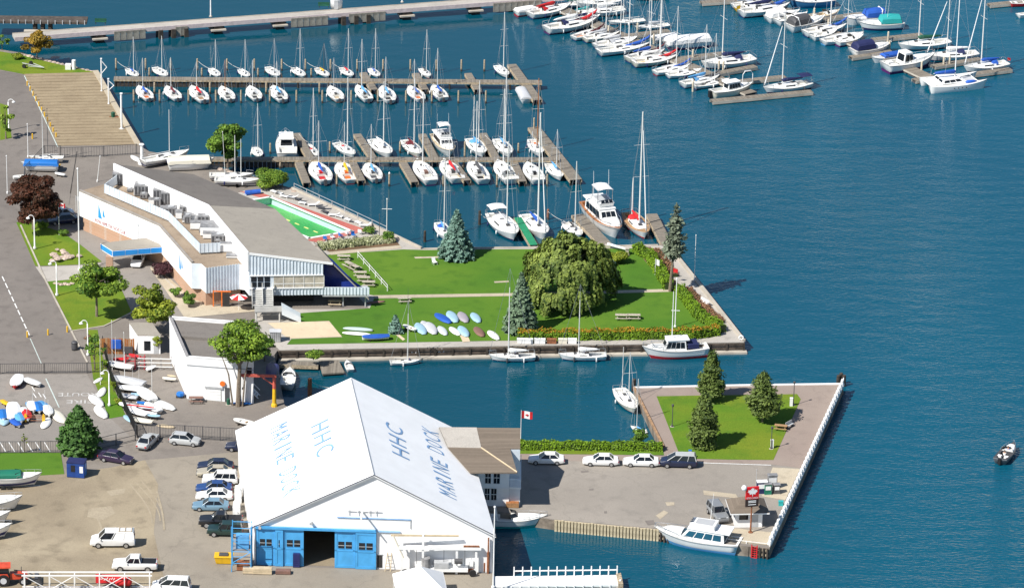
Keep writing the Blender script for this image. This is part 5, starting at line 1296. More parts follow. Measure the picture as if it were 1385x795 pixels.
t = thing('timber_crate', 'brown slatted crate at the foot of the house wall', 'crate', P(693,685)); MB().box(-.8,.8,-.4,.4,.05,.7).build('body', WOODM, t)
for i in range(4): MB().box(-.83,.83,-.43,.43,.1+i*.16,.18+i*.16).build('slat', TEAK, t)

# ---- clubhouse
H1 = HM(337,418,76); H2 = HM(450,416,61); H3 = HM(259,408,53)
club = thing('clubhouse', 'long bent white clubhouse with grey sloping roof and corrugated end wall', 'clubhouse', P(300,380))
def cp(x, y, z): return P(x,y,GZ+z)-club.location
A1, A2, A3 = cp(337,342,H1), cp(283,278,H1), cp(155,222,H1)
B1, B2, B3 = cp(450,355.5,H2), cp(372,282.5,H2), cp(262,236,H2)
def dn(p, z): return Vector((p.x,p.y,z))
zf = 2.1
def slab(name, pts, t_, m, par=None):
    pts = [Vector(p) for p in pts]; n_ = len(pts)
    return MB().add(pts+[p-up*t_ for p in pts], [tuple(range(n_)), tuple(range(2*n_-1,n_-1,-1))]+[(i,(i+1)%n_,n_+(i+1)%n_,n_+i) for i in range(n_)]).build(name, m, par or club)
slab('roof', [A1,B1,B2,A2], .25, GRAVEL); slab('roof', [A2+up*.01,B2+up*.01,B3,A3], .25, ROOFD)
Bw = A1.lerp(B1,.88)
def blk(name, q, z0, m):
    return MB().hexa([dn(p,z0) for p in q], [p-up*.26 for p in q]).build(name, m, club)
blk('upper_storey', [A1,Bw,A2.lerp(B2,.9),A2], zf, PALEW); blk('upper_storey', [A2,A2.lerp(B2,.95),A3.lerp(B3,.95),A3], 0, WALLW)
MB().hexa([dn(A1.lerp(A2,.15),0),dn(A1.lerp(A2,.15)+(B1-A1)*.85,0),dn(A2.lerp(B2,.9),0),dn(A2,0)], [dn(A1.lerp(A2,.15),zf-.01),dn(A1.lerp(A2,.15)+(B1-A1)*.85,zf-.01),dn(A2.lerp(B2,.9),zf-.01),dn(A2,zf-.01)]).build('ground_floor', RSHADE, club)  # block coloured near black for the shade under the overhanging storey
# west parapet face of the high block
for p, q in ((A1,A2),(A2,A3)):
    d_ = (q-p).normalized(); nn = Vector((-d_.y,d_.x,0)); nn = nn if nn.x < 0 else -nn
    MB().hexa([dn(p,H3-.1)+nn*.05,dn(q,H3-.1)+nn*.05,dn(q,H3-.1)+nn*.25,dn(p,H3-.1)+nn*.25],[p+nn*.05+up*.15,q+nn*.05+up*.15,q+nn*.25+up*.15,p+nn*.25+up*.15]).build('parapet', WALLW, club)
# end wall details
fx = (dn(Bw,0)-dn(A1,0)); FLN = fx.length; fx.normalize(); FO = dn(A1,0)
def topz(u): return A1.z+(B1.z-A1.z)*u/FLN*.88-.28
nb = 22
for i in range(nb+1):
    u = FLN*i/nb; wallbox(FO,fx,FLN,5.25,topz(u)-.02,.12,'batten',BATT,club,max(0,u-.05),u+.05,.1)
for i in range(nb+1):
    u = FLN*i/nb
    if u > 2.6: wallbox(FO,fx,FLN,zf,3.15,.12,'batten',BATT,club,u-.05,u+.05,.1)
wallbox(FO,fx,FLN,3.16,3.3,.2,'sill_band',W_PAINT,club,0,FLN+.1,.16); wallbox(FO,fx,FLN,5.1,5.24,.2,'head_band',W_PAINT,club,0,FLN+.1,.16)
slab('fascia', [A1+up*.05,B1+up*.05,B1+up*.05-Vector((fx.y,-fx.x,0))*-.12,A1+up*.05-Vector((fx.y,-fx.x,0))*-.12], .32, W_PAINT)
for i in range(3):
    for j in range(2): wallbox(FO,fx,FLN,3.4+j*.85,4.15+j*.85,.06,'window',GLASS,club,.25+i*.95,1.05+i*.95,.05)
for i in range(5):
    w = wallbox(FO,fx,FLN,3.32,5.08,.05,'window',BLIND,club,3.5+i*1.44,4.85+i*1.44,.04)
    wallbox(FO,fx,FLN,3.32,5.08,.06,'mullion',W_PAINT,w,4.86+i*1.44,4.93+i*1.44,.09); wallbox(FO,fx,FLN,3.85,3.93,.05,'transom',W_PAINT,w,3.5+i*1.44,4.85+i*1.44,.075)
# steep eastern skirt with shaded blue end, balcony
fn = Vector((fx.y,-fx.x,0)); rec = -fn*2.2
C1 = cp(499,404,1.5); dsk = (A2-A1).normalized()*9
slab('skirt_roof', [B1,C1,C1+dsk,B1+dsk], .25, GRAVEL)
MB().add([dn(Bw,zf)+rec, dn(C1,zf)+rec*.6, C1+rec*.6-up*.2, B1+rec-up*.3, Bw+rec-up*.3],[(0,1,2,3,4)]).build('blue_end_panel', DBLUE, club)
bo = dn(Bw,0); be = dn(C1,0)-bo; bL = be.length; bx_ = be.normalized()
wallbox(bo,bx_,bL,zf+.9-.95,zf+1.15,.1,'balcony_parapet',PALEW,club,0,bL,.0)
for i in range(15): wallbox(bo,bx_,bL,zf,zf+1.15,.1,'batten',BATT,club,bL*i/14-.05,bL*i/14+.05,.08)
MB().hexa([bo-up*-zf-up*.3,bo+be+up*(zf-.3),bo+be+rec*1.6+up*(zf-.3),bo+rec*1.6+up*(zf-.3)],[bo+up*zf,bo+be+up*zf,bo+be+rec*1.6+up*zf,bo+rec*1.6+up*zf]).build('balcony_floor', GREYP, club)
for u in (.45,.93): MB().tube(bo+be*u+rec*.3, bo+be*u+rec*.3+up*(zf-.3), .1,.1,6).build('post', GREYP, club)
# low western wing
D1, D2, D3 = cp(259,355,H3), cp(215,305,H3), cp(107,258,H3)
E0, E1, E2 = cp(272,355.5,H3), cp(279,361.5,H3), cp(323,356,H3)
poly = [D3,D2,D1,E0,E1,E2,dn(A1,H3)+(dn(A2,0)-dn(A1,0))*.12,dn(A2,H3),dn(A3,H3)]
zb = H3-4.0
MB().prism([(p.x,p.y) for p in poly], zb, H3-.12).build('wing_upper', WALLW, club)
sh = tessellate_polygon([[Vector((p.x,p.y,0)) for p in poly]])
q = MB().add([dn(p,H3-.11) for p in poly], sh).build('wing_roof', BROOF, club)
# brick ground floor of the wing, set back
cen = sum((dn(p,0) for p in poly), Vector())/len(poly)
ip = [dn(p,0)+(cen-dn(p,0)).normalized()*(.9 if i not in (3,4,5) else .4) for i, p in enumerate(poly)]
MB().prism([(p.x,p.y) for p in ip], 0, zb).build('brick_base', BRICK, club)
for p, q in ((D3,D2),(D2,D1)):
    d_ = (q-p).normalized(); MB().hexa(*[[dn(p,z)+Vector((d_.y,-d_.x,0))*a for p, a in ((p,.0),(q,.0),(q,-.3),(p,-.3))] for z in (H3-.1,H3+.16)]).build('coping', mat('coping_dark', (.30,.27,.24), .7), club)
# battens on the wing's front faces
for p, q in ((E1,E2),):
    d_ = (q-p); L_ = d_.length; d_.normalize()
    for i in range(12): wallbox(dn(p,0),d_,L_,zb,H3-.05,.1,'batten',BATT,club,L_*i/11-.05,L_*i/11+.05,.07)
wallbox(dn(E1,0),(E2-E1).normalized(),1,zb+.0,H3-.13,.04,'front_sheet',PALEW,club,0,(E2-E1).length,.02)
wallbox(dn(D1,0),(E0-D1).normalized(),1,zb,H3-.13,.04,'front_sheet',PALEW,club,0,(E0-D1).length,.02)
# sails emblem and lettering on the white wall
SIGNR = mat('sign_red', (.35,.03,.04), .6); SIGNB = mat('sign_blue', (.03,.30,.70), .5)
def wall_emblem(p, q, f, z0, h, m):
    d_ = (q-p).normalized(); nn = Vector((d_.y,-d_.x,0)); o = dn(p.lerp(q,f),0)+nn*.03
    for dx, w, hh, zz in ((0,.9,h,z0),(1.05,.6,h*.62,z0+h*.2)):
        MB().add([o+d_*dx+up*zz, o+d_*(dx+w)+up*zz, o+d_*(dx+w*.15)+up*(zz+hh)], [(0,1,2)]).build('sail_emblem', m, club)
wall_emblem(D3,D2,.24,zb+1.05,2.2,SIGNB); wall_emblem(D2,D1,.63,zb+1.0,2.3,SIGNB)
def wall_text(s, p, q, f0, f1, z0, h, m):
    d_ = (q-p).normalized(); nn = Vector((d_.y,-d_.x,0)); o = dn(p.lerp(q,f0),z0)+nn*.03
    qq = ob('wall_lettering', text_mesh(s), m, club); M = Matrix((dn(p.lerp(q,f1),0)-dn(p.lerp(q,f0),0), up*h, nn)).transposed().to_4x4(); M.translation = o; qq.matrix_basis = M
wall_text('ROYAL HAMILTON YACHT CLUB', D3, D2, .2, .58, zb+.2, .55, SIGNR)
# screen and service well
S0, S1, S2 = cp(141.5,262.5,H3), cp(227.5,299.5,H3), cp(270.4,343.5,H3); S3 = cp(298,342,H3); sh_ = HM(230,300,13)
N0 = cp(158,250,H3)
for p, q in ((N0,S0),(S0,S1),(S1,S2),(S2,S3)):
    d_ = (q-p); L_ = d_.length; d_.normalize(); wallbox(dn(p,0),d_,L_,H3+.15,H3+sh_,.08,'screen_wall',PALEW,club,0,L_,.0)
    for i in range(int(L_/.6)+1): wallbox(dn(p,0),d_,L_,H3+.12,H3+sh_+.02,.1,'screen_batten',BATT,club,i*.6-.03,i*.6+.03,.05)
# external stair
ST = mat('stair_grey', (.50,.50,.48), .7, var=.1)
st0 = FO+fx*.35+fn*.1
stair = thing('outside_stair', 'grey outside stair with landing against the clubhouse end wall', 'stair', club.location+st0, math.atan2(fx.y,fx.x))
for i in range(8): MB().box(0,2.9,-.3-i*.33-.33,-.3-i*.33,3.2-i*.19-.12,3.2-i*.19).build('step', ST, stair)
MB().box(0,2.9,-.35,0,3.05,3.22).build('landing', ST, stair)
MB().box(0.3,4.1,-4.9,-2.95,1.5,1.66).build('landing', ST, stair)
for i in range(8): MB().box(4.1+i*.32,4.1+i*.32+.32,-4.9,-3.4,1.5-i*.19-.14,1.5-i*.19-.02).build('step', ST, stair)
for y in (-4.95,-3.35): MB().add([(4.1,y,1.2),(6.8,y,-.1),(6.8,y,.75),(4.1,y,2.4),(4.1,y-.08,1.2),(6.8,y-.08,-.1),(6.8,y-.08,.75),(4.1,y-.08,2.4)],[(0,1,2,3),(7,6,5,4),(0,4,5,1),(1,5,6,2),(2,6,7,3),(3,7,4,0)]).build('stringer', PALEW, stair)
for x in (-.05,1.45,2.9): MB().add([(x,-.2,3.1),(x,-2.95,1.4),(x,-2.95,2.5),(x,-.2,4.2),(x+.07,-.2,3.1),(x+.07,-2.95,1.4),(x+.07,-2.95,2.5),(x+.07,-.2,4.2)],[(0,1,2,3),(7,6,5,4),(0,4,5,1),(1,5,6,2),(2,6,7,3),(3,7,4,0)]).build('balustrade', ST, stair)
MB().box(.25,4.1,-4.98,-4.9,1.66,2.5).build('balustrade', ST, stair)
for x, y in ((.5,-4.7),(.5,-3.1),(3.8,-4.7)): MB().tube((x,y,-.0),(x,y,1.5),.12,.12,6).build('post', ST, stair)

# portico
por = thing('entrance_canopy', 'blue fascia entrance canopy with a parked white car beneath', 'canopy', P(180,360)); zc = HM(148,366,27.5)
def pp(x, y): return P(x,y,GZ+zc)-por.location
pq = [pp(136,329), pp(152,339), pp(221,333.5), pp(226,329), pp(203,321)]
MB().prism([(p.x,p.y) for p in pq], zc-1.0, zc-.05).build('canopy_box', W_PAINT, por)
MB().prism([(p.x*.99,p.y*.99) for p in pq], zc-.04, zc+.02).build('canopy_roof', GRAVEL, por)
for p, q, n_ in ((pq[1],pq[2],4),(pq[0],pq[1],1)):
    d_ = dn(q,0)-dn(p,0); L_ = d_.length; d_.normalize()
    for i in range(n_): wallbox(dn(p,0),d_,L_,zc-.85,zc-.12,.05,'fascia_panel',BLUEF,por,L_*(i+.025)/n_,L_*(i+.975)/n_,.05)
pc_ = P(148,366)-por.location; MB().box(pc_.x-.5,pc_.x+.5,pc_.y-.1,pc_.y+.8,0,zc-1.0).build('pillar', BRICK, por)
for x, y in ((217,352),(199,342)):
    q = P(x,y)-por.location; MB().box(q.x-.15,q.x+.15,q.y-.15,q.y+.15,0,zc-1.0).build('column', GREYP, por)

# rooftop machinery
def ac_unit(x, y, w, h, dp, label, kind=0, rz=.0):
    t = thing('rooftop_unit', label, 'air conditioner', P(x,y,GZ+H3-.1), rz, 'machines on the clubhouse roof')
    W, D, Hh = WM(x,y,w,GZ+H3)*1.15, dp*1.35, h*1.3
    MB().box(-W/2,W/2,0,D,.15,Hh).build('casing', GALV if kind != 1 else W_PAINT, t)
    MB().box(-W/2+.1,W/2-.1,.1,D-.1,0,.15).build('base', DGREY, t)
    if kind != 1:
        k = max(2,int(W/.5))
        for i in range(k): MB().box(-W/2+.12+i*(W-.2)/k,-W/2+.02+(i+.75)*(W-.2)/k,-.03,.0,.3,Hh-.15).build('grille', DGREY, t)
        MB().cyl((0,D/2,Hh+.06),(0,0,1),min(W,D)*.32,.1,10).build('fan_cowl', GREYP, t)
    else: MB().box(-W/2-.04,W/2+.04,-.04,D+.04,Hh,Hh+.06).build('lid', GALV, t)
for a in ((167,251,26,1.4,1.2,'long grey chiller with fins at the far end of the roof well'),(192,266,18,1.3,1.6,'grey rooftop unit second from the far end',0),(221,274,24,1.5,2.0,'wide grey rooftop unit in the middle of the well, farther one',0),(230,279,22,1.6,1.6,'wide grey rooftop unit in the middle of the well, nearer one',0),
          (252,289,16,.8,1.2,'low dark rooftop fan box right of the wide units',0),(258,302,20,.35,2.4,'flat tan rooftop hatch box',1),(281,305,24,1.1,1.0,'row of grey rooftop boxes near the bend',0),(288,320,30,1.1,2.0,'large open topped rooftop box with machinery',1),(297,330,20,1.0,1.2,'grey rooftop unit with louvres near the front',0),(309,329,10,1.1,1.0,'small pale rooftop box at the front corner',1),(312,342,26,1.1,.5,'white panel box on the wing roof front',1),(314,350,14,.3,.9,'flat white roof lantern at the front',1)):
    ac_unit(*a)

for i in range(13):
    u = (i+.5)/13; x = 172+122*u+R.uniform(-2,2)+(8 if u > .55 else 0)*(u-.55); y = 259+74*u*(.78+.22*u)+R.uniform(-2,2)
    ac_unit(x, y, R.uniform(6,13), R.uniform(.4,1.0), R.uniform(.6,1.3), '%s small cluttered rooftop box from the far end of the well' % ORD[i], i % 2)
# ---- white workshop
wsh = thing('workshop', 'white flat roofed workshop with garage door beside the dinghy yard', 'workshop', P(253,539)); hw = HM(253,539,57)
w1 = P(343,546)-wsh.location; w3 = P(229,428,GZ+hw)-wsh.location; w3.z = 0; w2 = w1+w3; w0 = Vector((0,0,0))
wx = w1.normalized(); wL = w1.length
Q = [w0,w1,w2,w3]
MB().hexa([p for p in Q],[p+up*(hw-.8) for p in Q]).build('walls', WALLW, wsh)
for a, b in ((w0,w1),(w1,w2),(w2,w3),(w3,w0)):
    d_ = b-a; L_ = d_.length; d_.normalize(); pw_ = wallbox(a,d_,L_,hw-.8,hw,.3,'parapet',WALLW,wsh,0.02,L_-.02,.03); wallbox(a,d_,L_,hw,hw+.08,.4,'coping',mat('coping_grey', (.28,.27,.27), .6) if a is w3 else W_PAINT,wsh,0,L_,.08)  # dark grey coping along the left wall, white on the others
MB().add([p+up*(hw-.78) for p in Q],[(0,1,2,3)]).build('roof', ROOFD, wsh)
mid0, mid1 = w0.lerp(w3,.58), w1.lerp(w2,.58)
MB().hexa([p+up*(hw-.77) for p in (mid0,mid1,w2,w3)],[p+up*(hw-.35) for p in (mid0,mid1,w2,w3)]).build('upper_roof', ROOFD, wsh)
wallbox(w0,wx,wL,0,HM(280,540,17),.1,'garage_door',W_DECK,wsh,wL*.29,wL*.52,.06); wallbox(w0,wx,wL,HM(280,540,17)+.02,HM(280,540,17)+.3,.3,'lintel',GREYP,wsh,wL*.27,wL*.54,.2)
for i in range(4): wallbox(w0,wx,wL,.1+i*.42,.46+i*.42,.06,'door_panel',W_PAINT,wsh,wL*.30,wL*.51,.11)
wallbox(w0,wx,wL,0,2.1,.08,'door',DGREY,wsh,wL*.57,wL*.64,.05); wallbox(w0,wx,wL,4.4,5.3,.08,'window',GLASS,wsh,wL*.9,wL*.975,.05)
wallbox(w0,wx,wL,4.3,4.4,.14,'window_sill',W_PAINT,wsh,wL*.89,wL*.985,.1)
wallbox(w0,wx,wL,hw-1.2,hw-1.1,.1,'gutter',GREYP,wsh,0,wL,.1)
q = wx*wL*.54+up*2.7-Vector((-wx.y,wx.x,0))*.2; MB().cyl(q,(-wx.y,wx.x,0),.38,.12,14).build('life_ring', ORANGE, wsh)
st = thing('yard_stair', 'white wooden stair against the workshop corner', 'stair', P(330,535), math.atan2(wx.y,wx.x))
for i in range(8): MB().box(i*.24,i*.24+.26,-.5,.5,2.1-i*.26-.06,2.1-i*.26).build('step', W_PAINT, st)
for y in (-.55,.55): MB().tube((-.1,y,3.0),(2.1,y,.8),.05,.05,5).build('handrail', W_PAINT, st); MB().tube((-.1,y,2.0),(2.1,y,-.02),.08,.08,5).build('stringer', W_PAINT, st)
# ---- small white shed left of it
t = thing('garden_shed', 'small white lean-to shed with dark window behind the dinghy yard', 'shed', P(186.5,478)); hh = HM(190,478,24)
s1 = P(217,478.5)-t.location; s3 = P(175,437.5,GZ+hh)-t.location; s3.z = 0
Qs = [Vector((0,0,0)),s1,s1+s3,s3]
MB().hexa(Qs,[p+up*hh for p in Qs]).build('walls', WALLW, t); MB().hexa([p*1.03+up*(hh+.01) for p in Qs],[p*1.03+up*(hh+.15) for p in Qs]).build('roof', GRAVEL, t)
wallbox(Vector((0,0,0)),s1.normalized(),1,.5,1.9,.06,'window',GLASS,t,s1.length*.28,s1.length*.56,.04); wallbox(Vector((0,0,0)),s1.normalized(),1,.0,1.9,.06,'door',GREYP,t,s1.length*.7,s1.length*.92,.04)
# lean-to of planks with blue tarp further left
t = thing('plank_screen', 'brown plank screen with a blue tarp behind the dinghies', 'screen', P(135,478)); 
for i in range(18): MB().box(i*.27,i*.27+.24,-.04,.04,0,2.3+R.uniform(-.08,.08)).build('plank', WOODM if i % 3 else TEAK, t)
MB().box(1.6,3.0,-.35,-.06,.9,2.2).build('tarp', BLUE, t); MB().box(3.2,4.6,-.3,-.06,0.2,1.2).build('panel', DGREY, t)

# ---- fuel kiosk on the wharf
k = thing('fuel_kiosk', 'small white kiosk with brown hip roof at the wharf tip', 'kiosk', P(1010,706), .10)
kw, kd, kh = 1.75, 1.5, 2.3
MB().box(-kw,kw,-kd,kd,0,kh).build('walls', WALLW, k); MB().box(-kw+.5,-.1,-kd-.04,-kd,1.1,1.9).build('window', GLASS, k); MB().box(.3,1.2,-kd-.04,-kd,0.1,1.95).build('door', GREYP, k)
MB().box(-kw-.04,-kw,-.8,.6,1.1,1.9).build('window', GLASS, k); MB().box(kw,kw+.03,-.8,.6,1.0,1.9).build('window', GLASS, k)
ov = .75; c0 = [(-kw-ov,-kd-ov,kh),(kw+ov,-kd-ov,kh),(kw+ov,kd+ov,kh),(-kw-ov,kd+ov,kh)]; tp_ = [(-.4,-.05,kh+1.35),(.4,-.05,kh+1.35),(.4,.05,kh+1.35),(-.4,.05,kh+1.35)]
MB().hexa(c0,tp_).build('roof', SHING, k); MB().box(-kw-ov-.02,kw+ov+.02,-kd-ov-.02,kd+ov+.02,kh-.16,kh-.005).build('fascia', W_PAINT, k)
sg = thing('fuel_sign', 'red and white fuel sign with maple leaf on a tall brown pole', 'sign', P(1015,720), .25)
H = HM(1015,720,63); SW = .85
MB().lathe([(.3,0),(.3,.15),(.12,.2),(.10,H*.6)],8).build('pole', RUST, sg); MB().box(-SW,SW,-.14,.14,H*.58,H*.74).build('lower_panel', mat('dark_brown_panel', (.035,.022,.018), .5), sg)
RP = mat('sign_red_gloss', (.62,.012,.015), .35); pnl = MB().box(-SW,SW,-.15,.15,H*.745,H).build('red_panel', RP, sg)
def leaf_pts(s, cx, cz, y):
    half = [(0,1),(.12,.72),(.3,.80),(.24,.42),(.5,.6),(.56,.46),(.85,.5),(.76,.26),(.92,.18),(.5,-.16),(.56,-.36),(.06,-.28),(.05,-.7)]
    pts = [(cx+a*s,y,cz+b*s) for a, b in half]+[(cx-a*s,y,cz+b*s) for a, b in reversed(half[1:])]; return pts
MB().sheet(leaf_pts(.72,0,H*.89,-.165)).build('maple_leaf', W_PAINT, pnl)
ltr = ob('sign_lettering', text_mesh('PETRO-CANADA'), W_PAINT, pnl); ltr.matrix_basis = Matrix.Translation((-SW*.9,-.165,H*.752)) @ Matrix.Rotation(math.pi/2,4,'X') @ Matrix.Diagonal((SW*1.8,.26,1,1))
for z in (.62,.67,.70): MB().box(-SW*.6,SW*.6,-.165,-.145,H*z,H*z+.09).build('white_line', W_PAINT, sg)
MB().lathe([(.02,0),(.32,.1),(.38,.4),(.25,.65),(.02,.75)],10,(-SW-.2,.1,H-.45)).build('lamp_globe', W_PAINT, sg, True)
pole(1022,668,33,'thin antenna pole behind the red fuel sign', .035, GREYP)
for x, y, w, h, m, lb in ((1030,667,1.3,1.7,NAVY,'blue and white drink machine behind the kiosk'),(1038,668,.9,1.5,GREENC,'green fuel pump behind the kiosk'),(1044,660,1.2,1.9,GALV,'grey fuel pump behind the kiosk'),(1050,667,.8,1.3,DGREY,'dark fuel pump nearest the wharf rail')):
    t = thing('fuel_pump', lb, 'fuel pump', P(x,y), .15, 'machines behind the kiosk'); MB().box(-w/2,w/2,-.35,.35,.1,h).build('cabinet', m, t); MB().box(-w/2-.05,w/2+.05,-.4,.4,h,h+.1).build('top', W_PAINT if m is NAVY else GALV, t); MB().box(-w/2+.1,w/2-.1,-.38,-.35,h*.5,h*.85).build('dial', W_PAINT, t); MB().box(-w/2-.05,w/2+.05,-.42,.42,0,.1).build('plinth', CONC, t)
t = thing('hose_box', 'small teal box by the picket rail at the wharf', 'box', P(1056,683)); MB().box(-.3,.3,-.25,.25,0,.55).build('body', TEALC, t); MB().box(-.33,.33,-.28,.28,.55,.62).build('lid', TEALC, t)

# ---- white canopy tent at the bottom
t = thing('canopy_tent', 'white peaked canopy tent at the bottom edge by the shed', 'tent', P(568,812), .12); ap = 4.7; w = 3.1
MB().add([(-w,-w,2.3),(w,-w,2.3),(w,w,2.3),(-w,w,2.3),(0,0,ap)],[(0,1,4),(1,2,4),(2,3,4),(3,0,4)]).build('roof', ROOFW, t)
MB().box(-w,w,-w-.02,-w+.02,2.0,2.3).build('valance', ROOFW, t); MB().box(-w,w,w-.02,w+.02,2.0,2.3).build('valance', ROOFW, t); MB().box(w-.02,w+.02,-w,w,2.0,2.3).build('valance', ROOFW, t); MB().box(-w-.02,-w+.02,-w,w,2.0,2.3).build('valance', ROOFW, t)
for sx in (-1,1):
    for sy in (-1,1): MB().tube((sx*(w-.1),sy*(w-.1),0),(sx*(w-.1),sy*(w-.1),2.3),.05,.05,6).build('leg', ALU, t)
# ---- hoist gear in front of the shed
t = thing('boat_hoist', 'white steel boat hoist standing before the shed wall', 'hoist', P(600,777), .03)
for x, h in ((-5.2,4.6),(-2.6,5.4),(1.6,3.4),(4.0,3.0)): MB().box(x-.14,x+.14,.2,.5,0,h).build('post', W_PAINT, t)
MB().box(-5.6,4.6,.1,.6,3.35,3.75).build('main_beam', W_PAINT, t); MB().box(-6.6,1.8,.25,.45,5.1,5.3).build('top_beam', TAN, t); MB().tube((-6.3,.3,5.2),(-5.0,.2,2.2),.12,.1,6).build('brace', CREAM, t)
MB().box(-3.2,3.0,-.2,.9,.5,.9).build('chassis', W_PAINT, t); MB().cyl((-2.2,.2,1.6),(0,0,1),.55,1.3,10).build('tank', GALV, t); MB().box(-1.2,.6,-.2,.8,.9,1.7).build('engine', GREYP, t); MB().cyl((1.8,0,1.9),(1,0,0),.35,1.0,10).build('winch_drum', DGREY, t)
for x in (-4.8,-2.0,3.6): MB().cyl((x,-.4,.45),(0,1,0),.45,.3,12).build('wheel', BLACK, t)
for x in (-3.4,0,2.6): MB().tube((x,.3,3.4),(x,.2,1.4),.03,.03,5).build('cable', DGREY, t)
MB().box(2.4,4.4,.1,.3,3.75,3.95).build('trolley', RUST, t)
t = thing('step_ladder', 'pale wooden step ladder leaning at the shed wall', 'ladder', P(524,770)); MB().tube((-.3,-.5,0),(0,.2,2.3),.05,.05,5).build('rail', TAN, t); MB().tube((.4,-.5,0),(.5,.2,2.3),.05,.05,5).build('rail', TAN, t)
for i in range(6): MB().tube((-.25+.04*i,-.4+.09*i,.3+i*.33),(.4+.015*i,-.4+.09*i,.3+i*.33),.03,.03,5).build('rung', TAN, t)
pole(667,795,112,'tall white mast standing at the shed corner', .1)
for i, (x, y) in enumerate(((655,773),(660,774))):
    t = thing('timber_bollard', ('left','right')[i]+' brown timber post at the shed corner', 'post', P(x,y), 0, 'brown posts at the shed corner'); MB().lathe([(.18,0),(.18,1.3+i*1.5),(.1,1.4+i*1.5)],7).build('post', RUST, t); MB().lathe([(.2,0),(.2,.15)],7).build('collar', DGREY, t)
# clutter before the blue doors
def crate(x, y, w, d_, h, m, label, name='crate', cat='crate', rz=0):
    t = thing(name, label, cat, P(x,y), rz); MB().box(-w/2,w/2,-d_/2,d_/2,.08,h).build('body', m, t); n_ = max(2,int(h/.25))
    for i in range(n_): MB().box(-w/2-.03,w/2+.03,-d_/2-.03,d_/2+.03,.1+i*(h-.1)/n_,.1+(i+.6)*(h-.1)/n_).build('slat', m, t)
    MB().box(-w/2,w/2,-d_/2,d_/2,0,.08).build('skid', DARKW, t); return t
crate(355,775,2.3,.8,.8,TAN,'long pale pallet box left of the shed doors'); crate(336,774,1.3,.9,.7,TAN,'small pale pallet stack at the shed corner'); crate(401,766,.8,.6,1.9,STR_N,'tall dark blue cabinet beside the open shed door','cabinet','cabinet'); crate(383,775,1.8,.8,.5,BROWNC,'low pile of grey timber before the blue doors','timber_pile','timber')
t = thing('yellow_skip', 'small yellow skip beside the blue scaffold', 'skip', P(303,760)); MB().tbox((-.95,.95,.6,.6),.1,(-1.15,1.15,.75,.75),.95).build('tub', YEL, t); MB().box(-1.2,1.2,-.8,.8,.95,1.03).build('rim', YEL, t); MB().box(-.8,.8,-.5,.5,.0,.1).build('base', DGREY, t); MB().box(-.6,.5,-.4,.4,.8,1.2).build('load', DGREY, t)
t = thing('scaffold', 'blue scaffold tower cluttered with gear at the shed corner', 'scaffold', P(327,770))
for x in (-1.2,1.2):
    for y in (-.7,1.2): MB().tube((x,y,0),(x,y,6.2),.07,.07,6).build('post', BLUEP, t)
for z in (1.2,2.8,4.4,6.0):
    for y in (-.7,1.2): MB().tube((-1.2,y,z),(1.2,y,z),.05,.05,5).build('rail', BLUEP, t)
MB().tube((-1.2,-.7,1.2),(1.2,-.7,2.8),.05,.05,5).build('brace', BLUEP, t); MB().tube((1.2,-.7,2.8),(-1.2,-.7,4.4),.05,.05,5).build('brace', BLUEP, t)
MB().box(-1.1,1.1,-.5,1.1,2.82,2.95).build('platform', GALV, t); MB().box(-.7,.9,-.2,1.0,3.0,4.6).build('tarp', SKYB, t); MB().box(-.6,.9,-.4,.8,.1,1.0).build('drum_stack', RUST, t); MB().box(.2,1.0,-.8,-.3,.1,.7).build('box', GREYP, t)
t = thing('white_rack', 'white rack of gear along the shed side wall', 'rack', P(323,690))
for y in (-3,-1,1,3,5): MB().tube((0,y,0),(.1,y,3.2+(y%2)),.06,.06,5).build('post', W_PAINT, t)
for z in (1.0,2.0,3.0): MB().tube((0,-3,z),(0,5,z),.05,.05,5).build('rail', W_PAINT, t)
MB().box(-.6,.3,-2.6,-1.4,.0,1.6).build('locker', W_PAINT, t); MB().box(-.7,.2,2.2,3.6,.0,1.9).build('locker', W_PAINT, t); MB().cyl((-.3,.4,.6),(0,1,0),.5,1.2,10).build('roll', W_PAINT, t)
# blue site booth
t = thing('site_booth', 'blue portable booth with white panel beside the dark conifer', 'booth', P(104,643), -.12); MB().box(-1.15,1.15,-.8,.8,.1,2.1).build('body', mat('booth_blue', (.012,.05,.22), .5, var=.15), t); MB().box(-1.2,1.2,-.85,.85,2.1,2.2).build('roof', NAVY, t)
MB().box(-.6,-.05,-.84,-.8,.9,1.8).build('window', BLACK, t); MB().box(.55,1.0,-.83,-.8,.8,1.7).build('notice', W_PAINT, t); MB().box(-1.1,1.1,-.75,.75,0,.1).build('skid', DGREY, t); MB().box(1.15,1.18,-.4,.4,.2,1.9).build('door', STR_B, t)
# crane at the basin
t = thing('jib_crane', 'yellow and red jib crane at the basin edge', 'crane', P(371,549)); hC = HM(371,549,40)
MB().lathe([(.45,0),(.4,.3),(.28,.5),(.24,hC*.6)],10).build('pedestal', YEL, t); MB().lathe([(.25,hC*.6),(.25,hC)],8).build('column', mat('crane_red', (.50,.10,.07), .6, var=.2), t); MB().box(-4.6,.3,-.15,.15,hC-.05,hC+.3).build('jib', MATS['crane_red'], t); MB().tube((-1.8,0,hC),(0,0,hC*.7),.08,.08,6).build('strut', MATS['crane_red'], t); MB().tube((-4.2,0,hC),(-4.2,0,hC-1.6),.03,.03,5).build('cable', DGREY, t); MB().lathe([(.02,0),(.16,.05),(.16,.3),(.02,.4)],8,(-4.2,0,hC-2.0)).build('hook_block', DGREY, t)
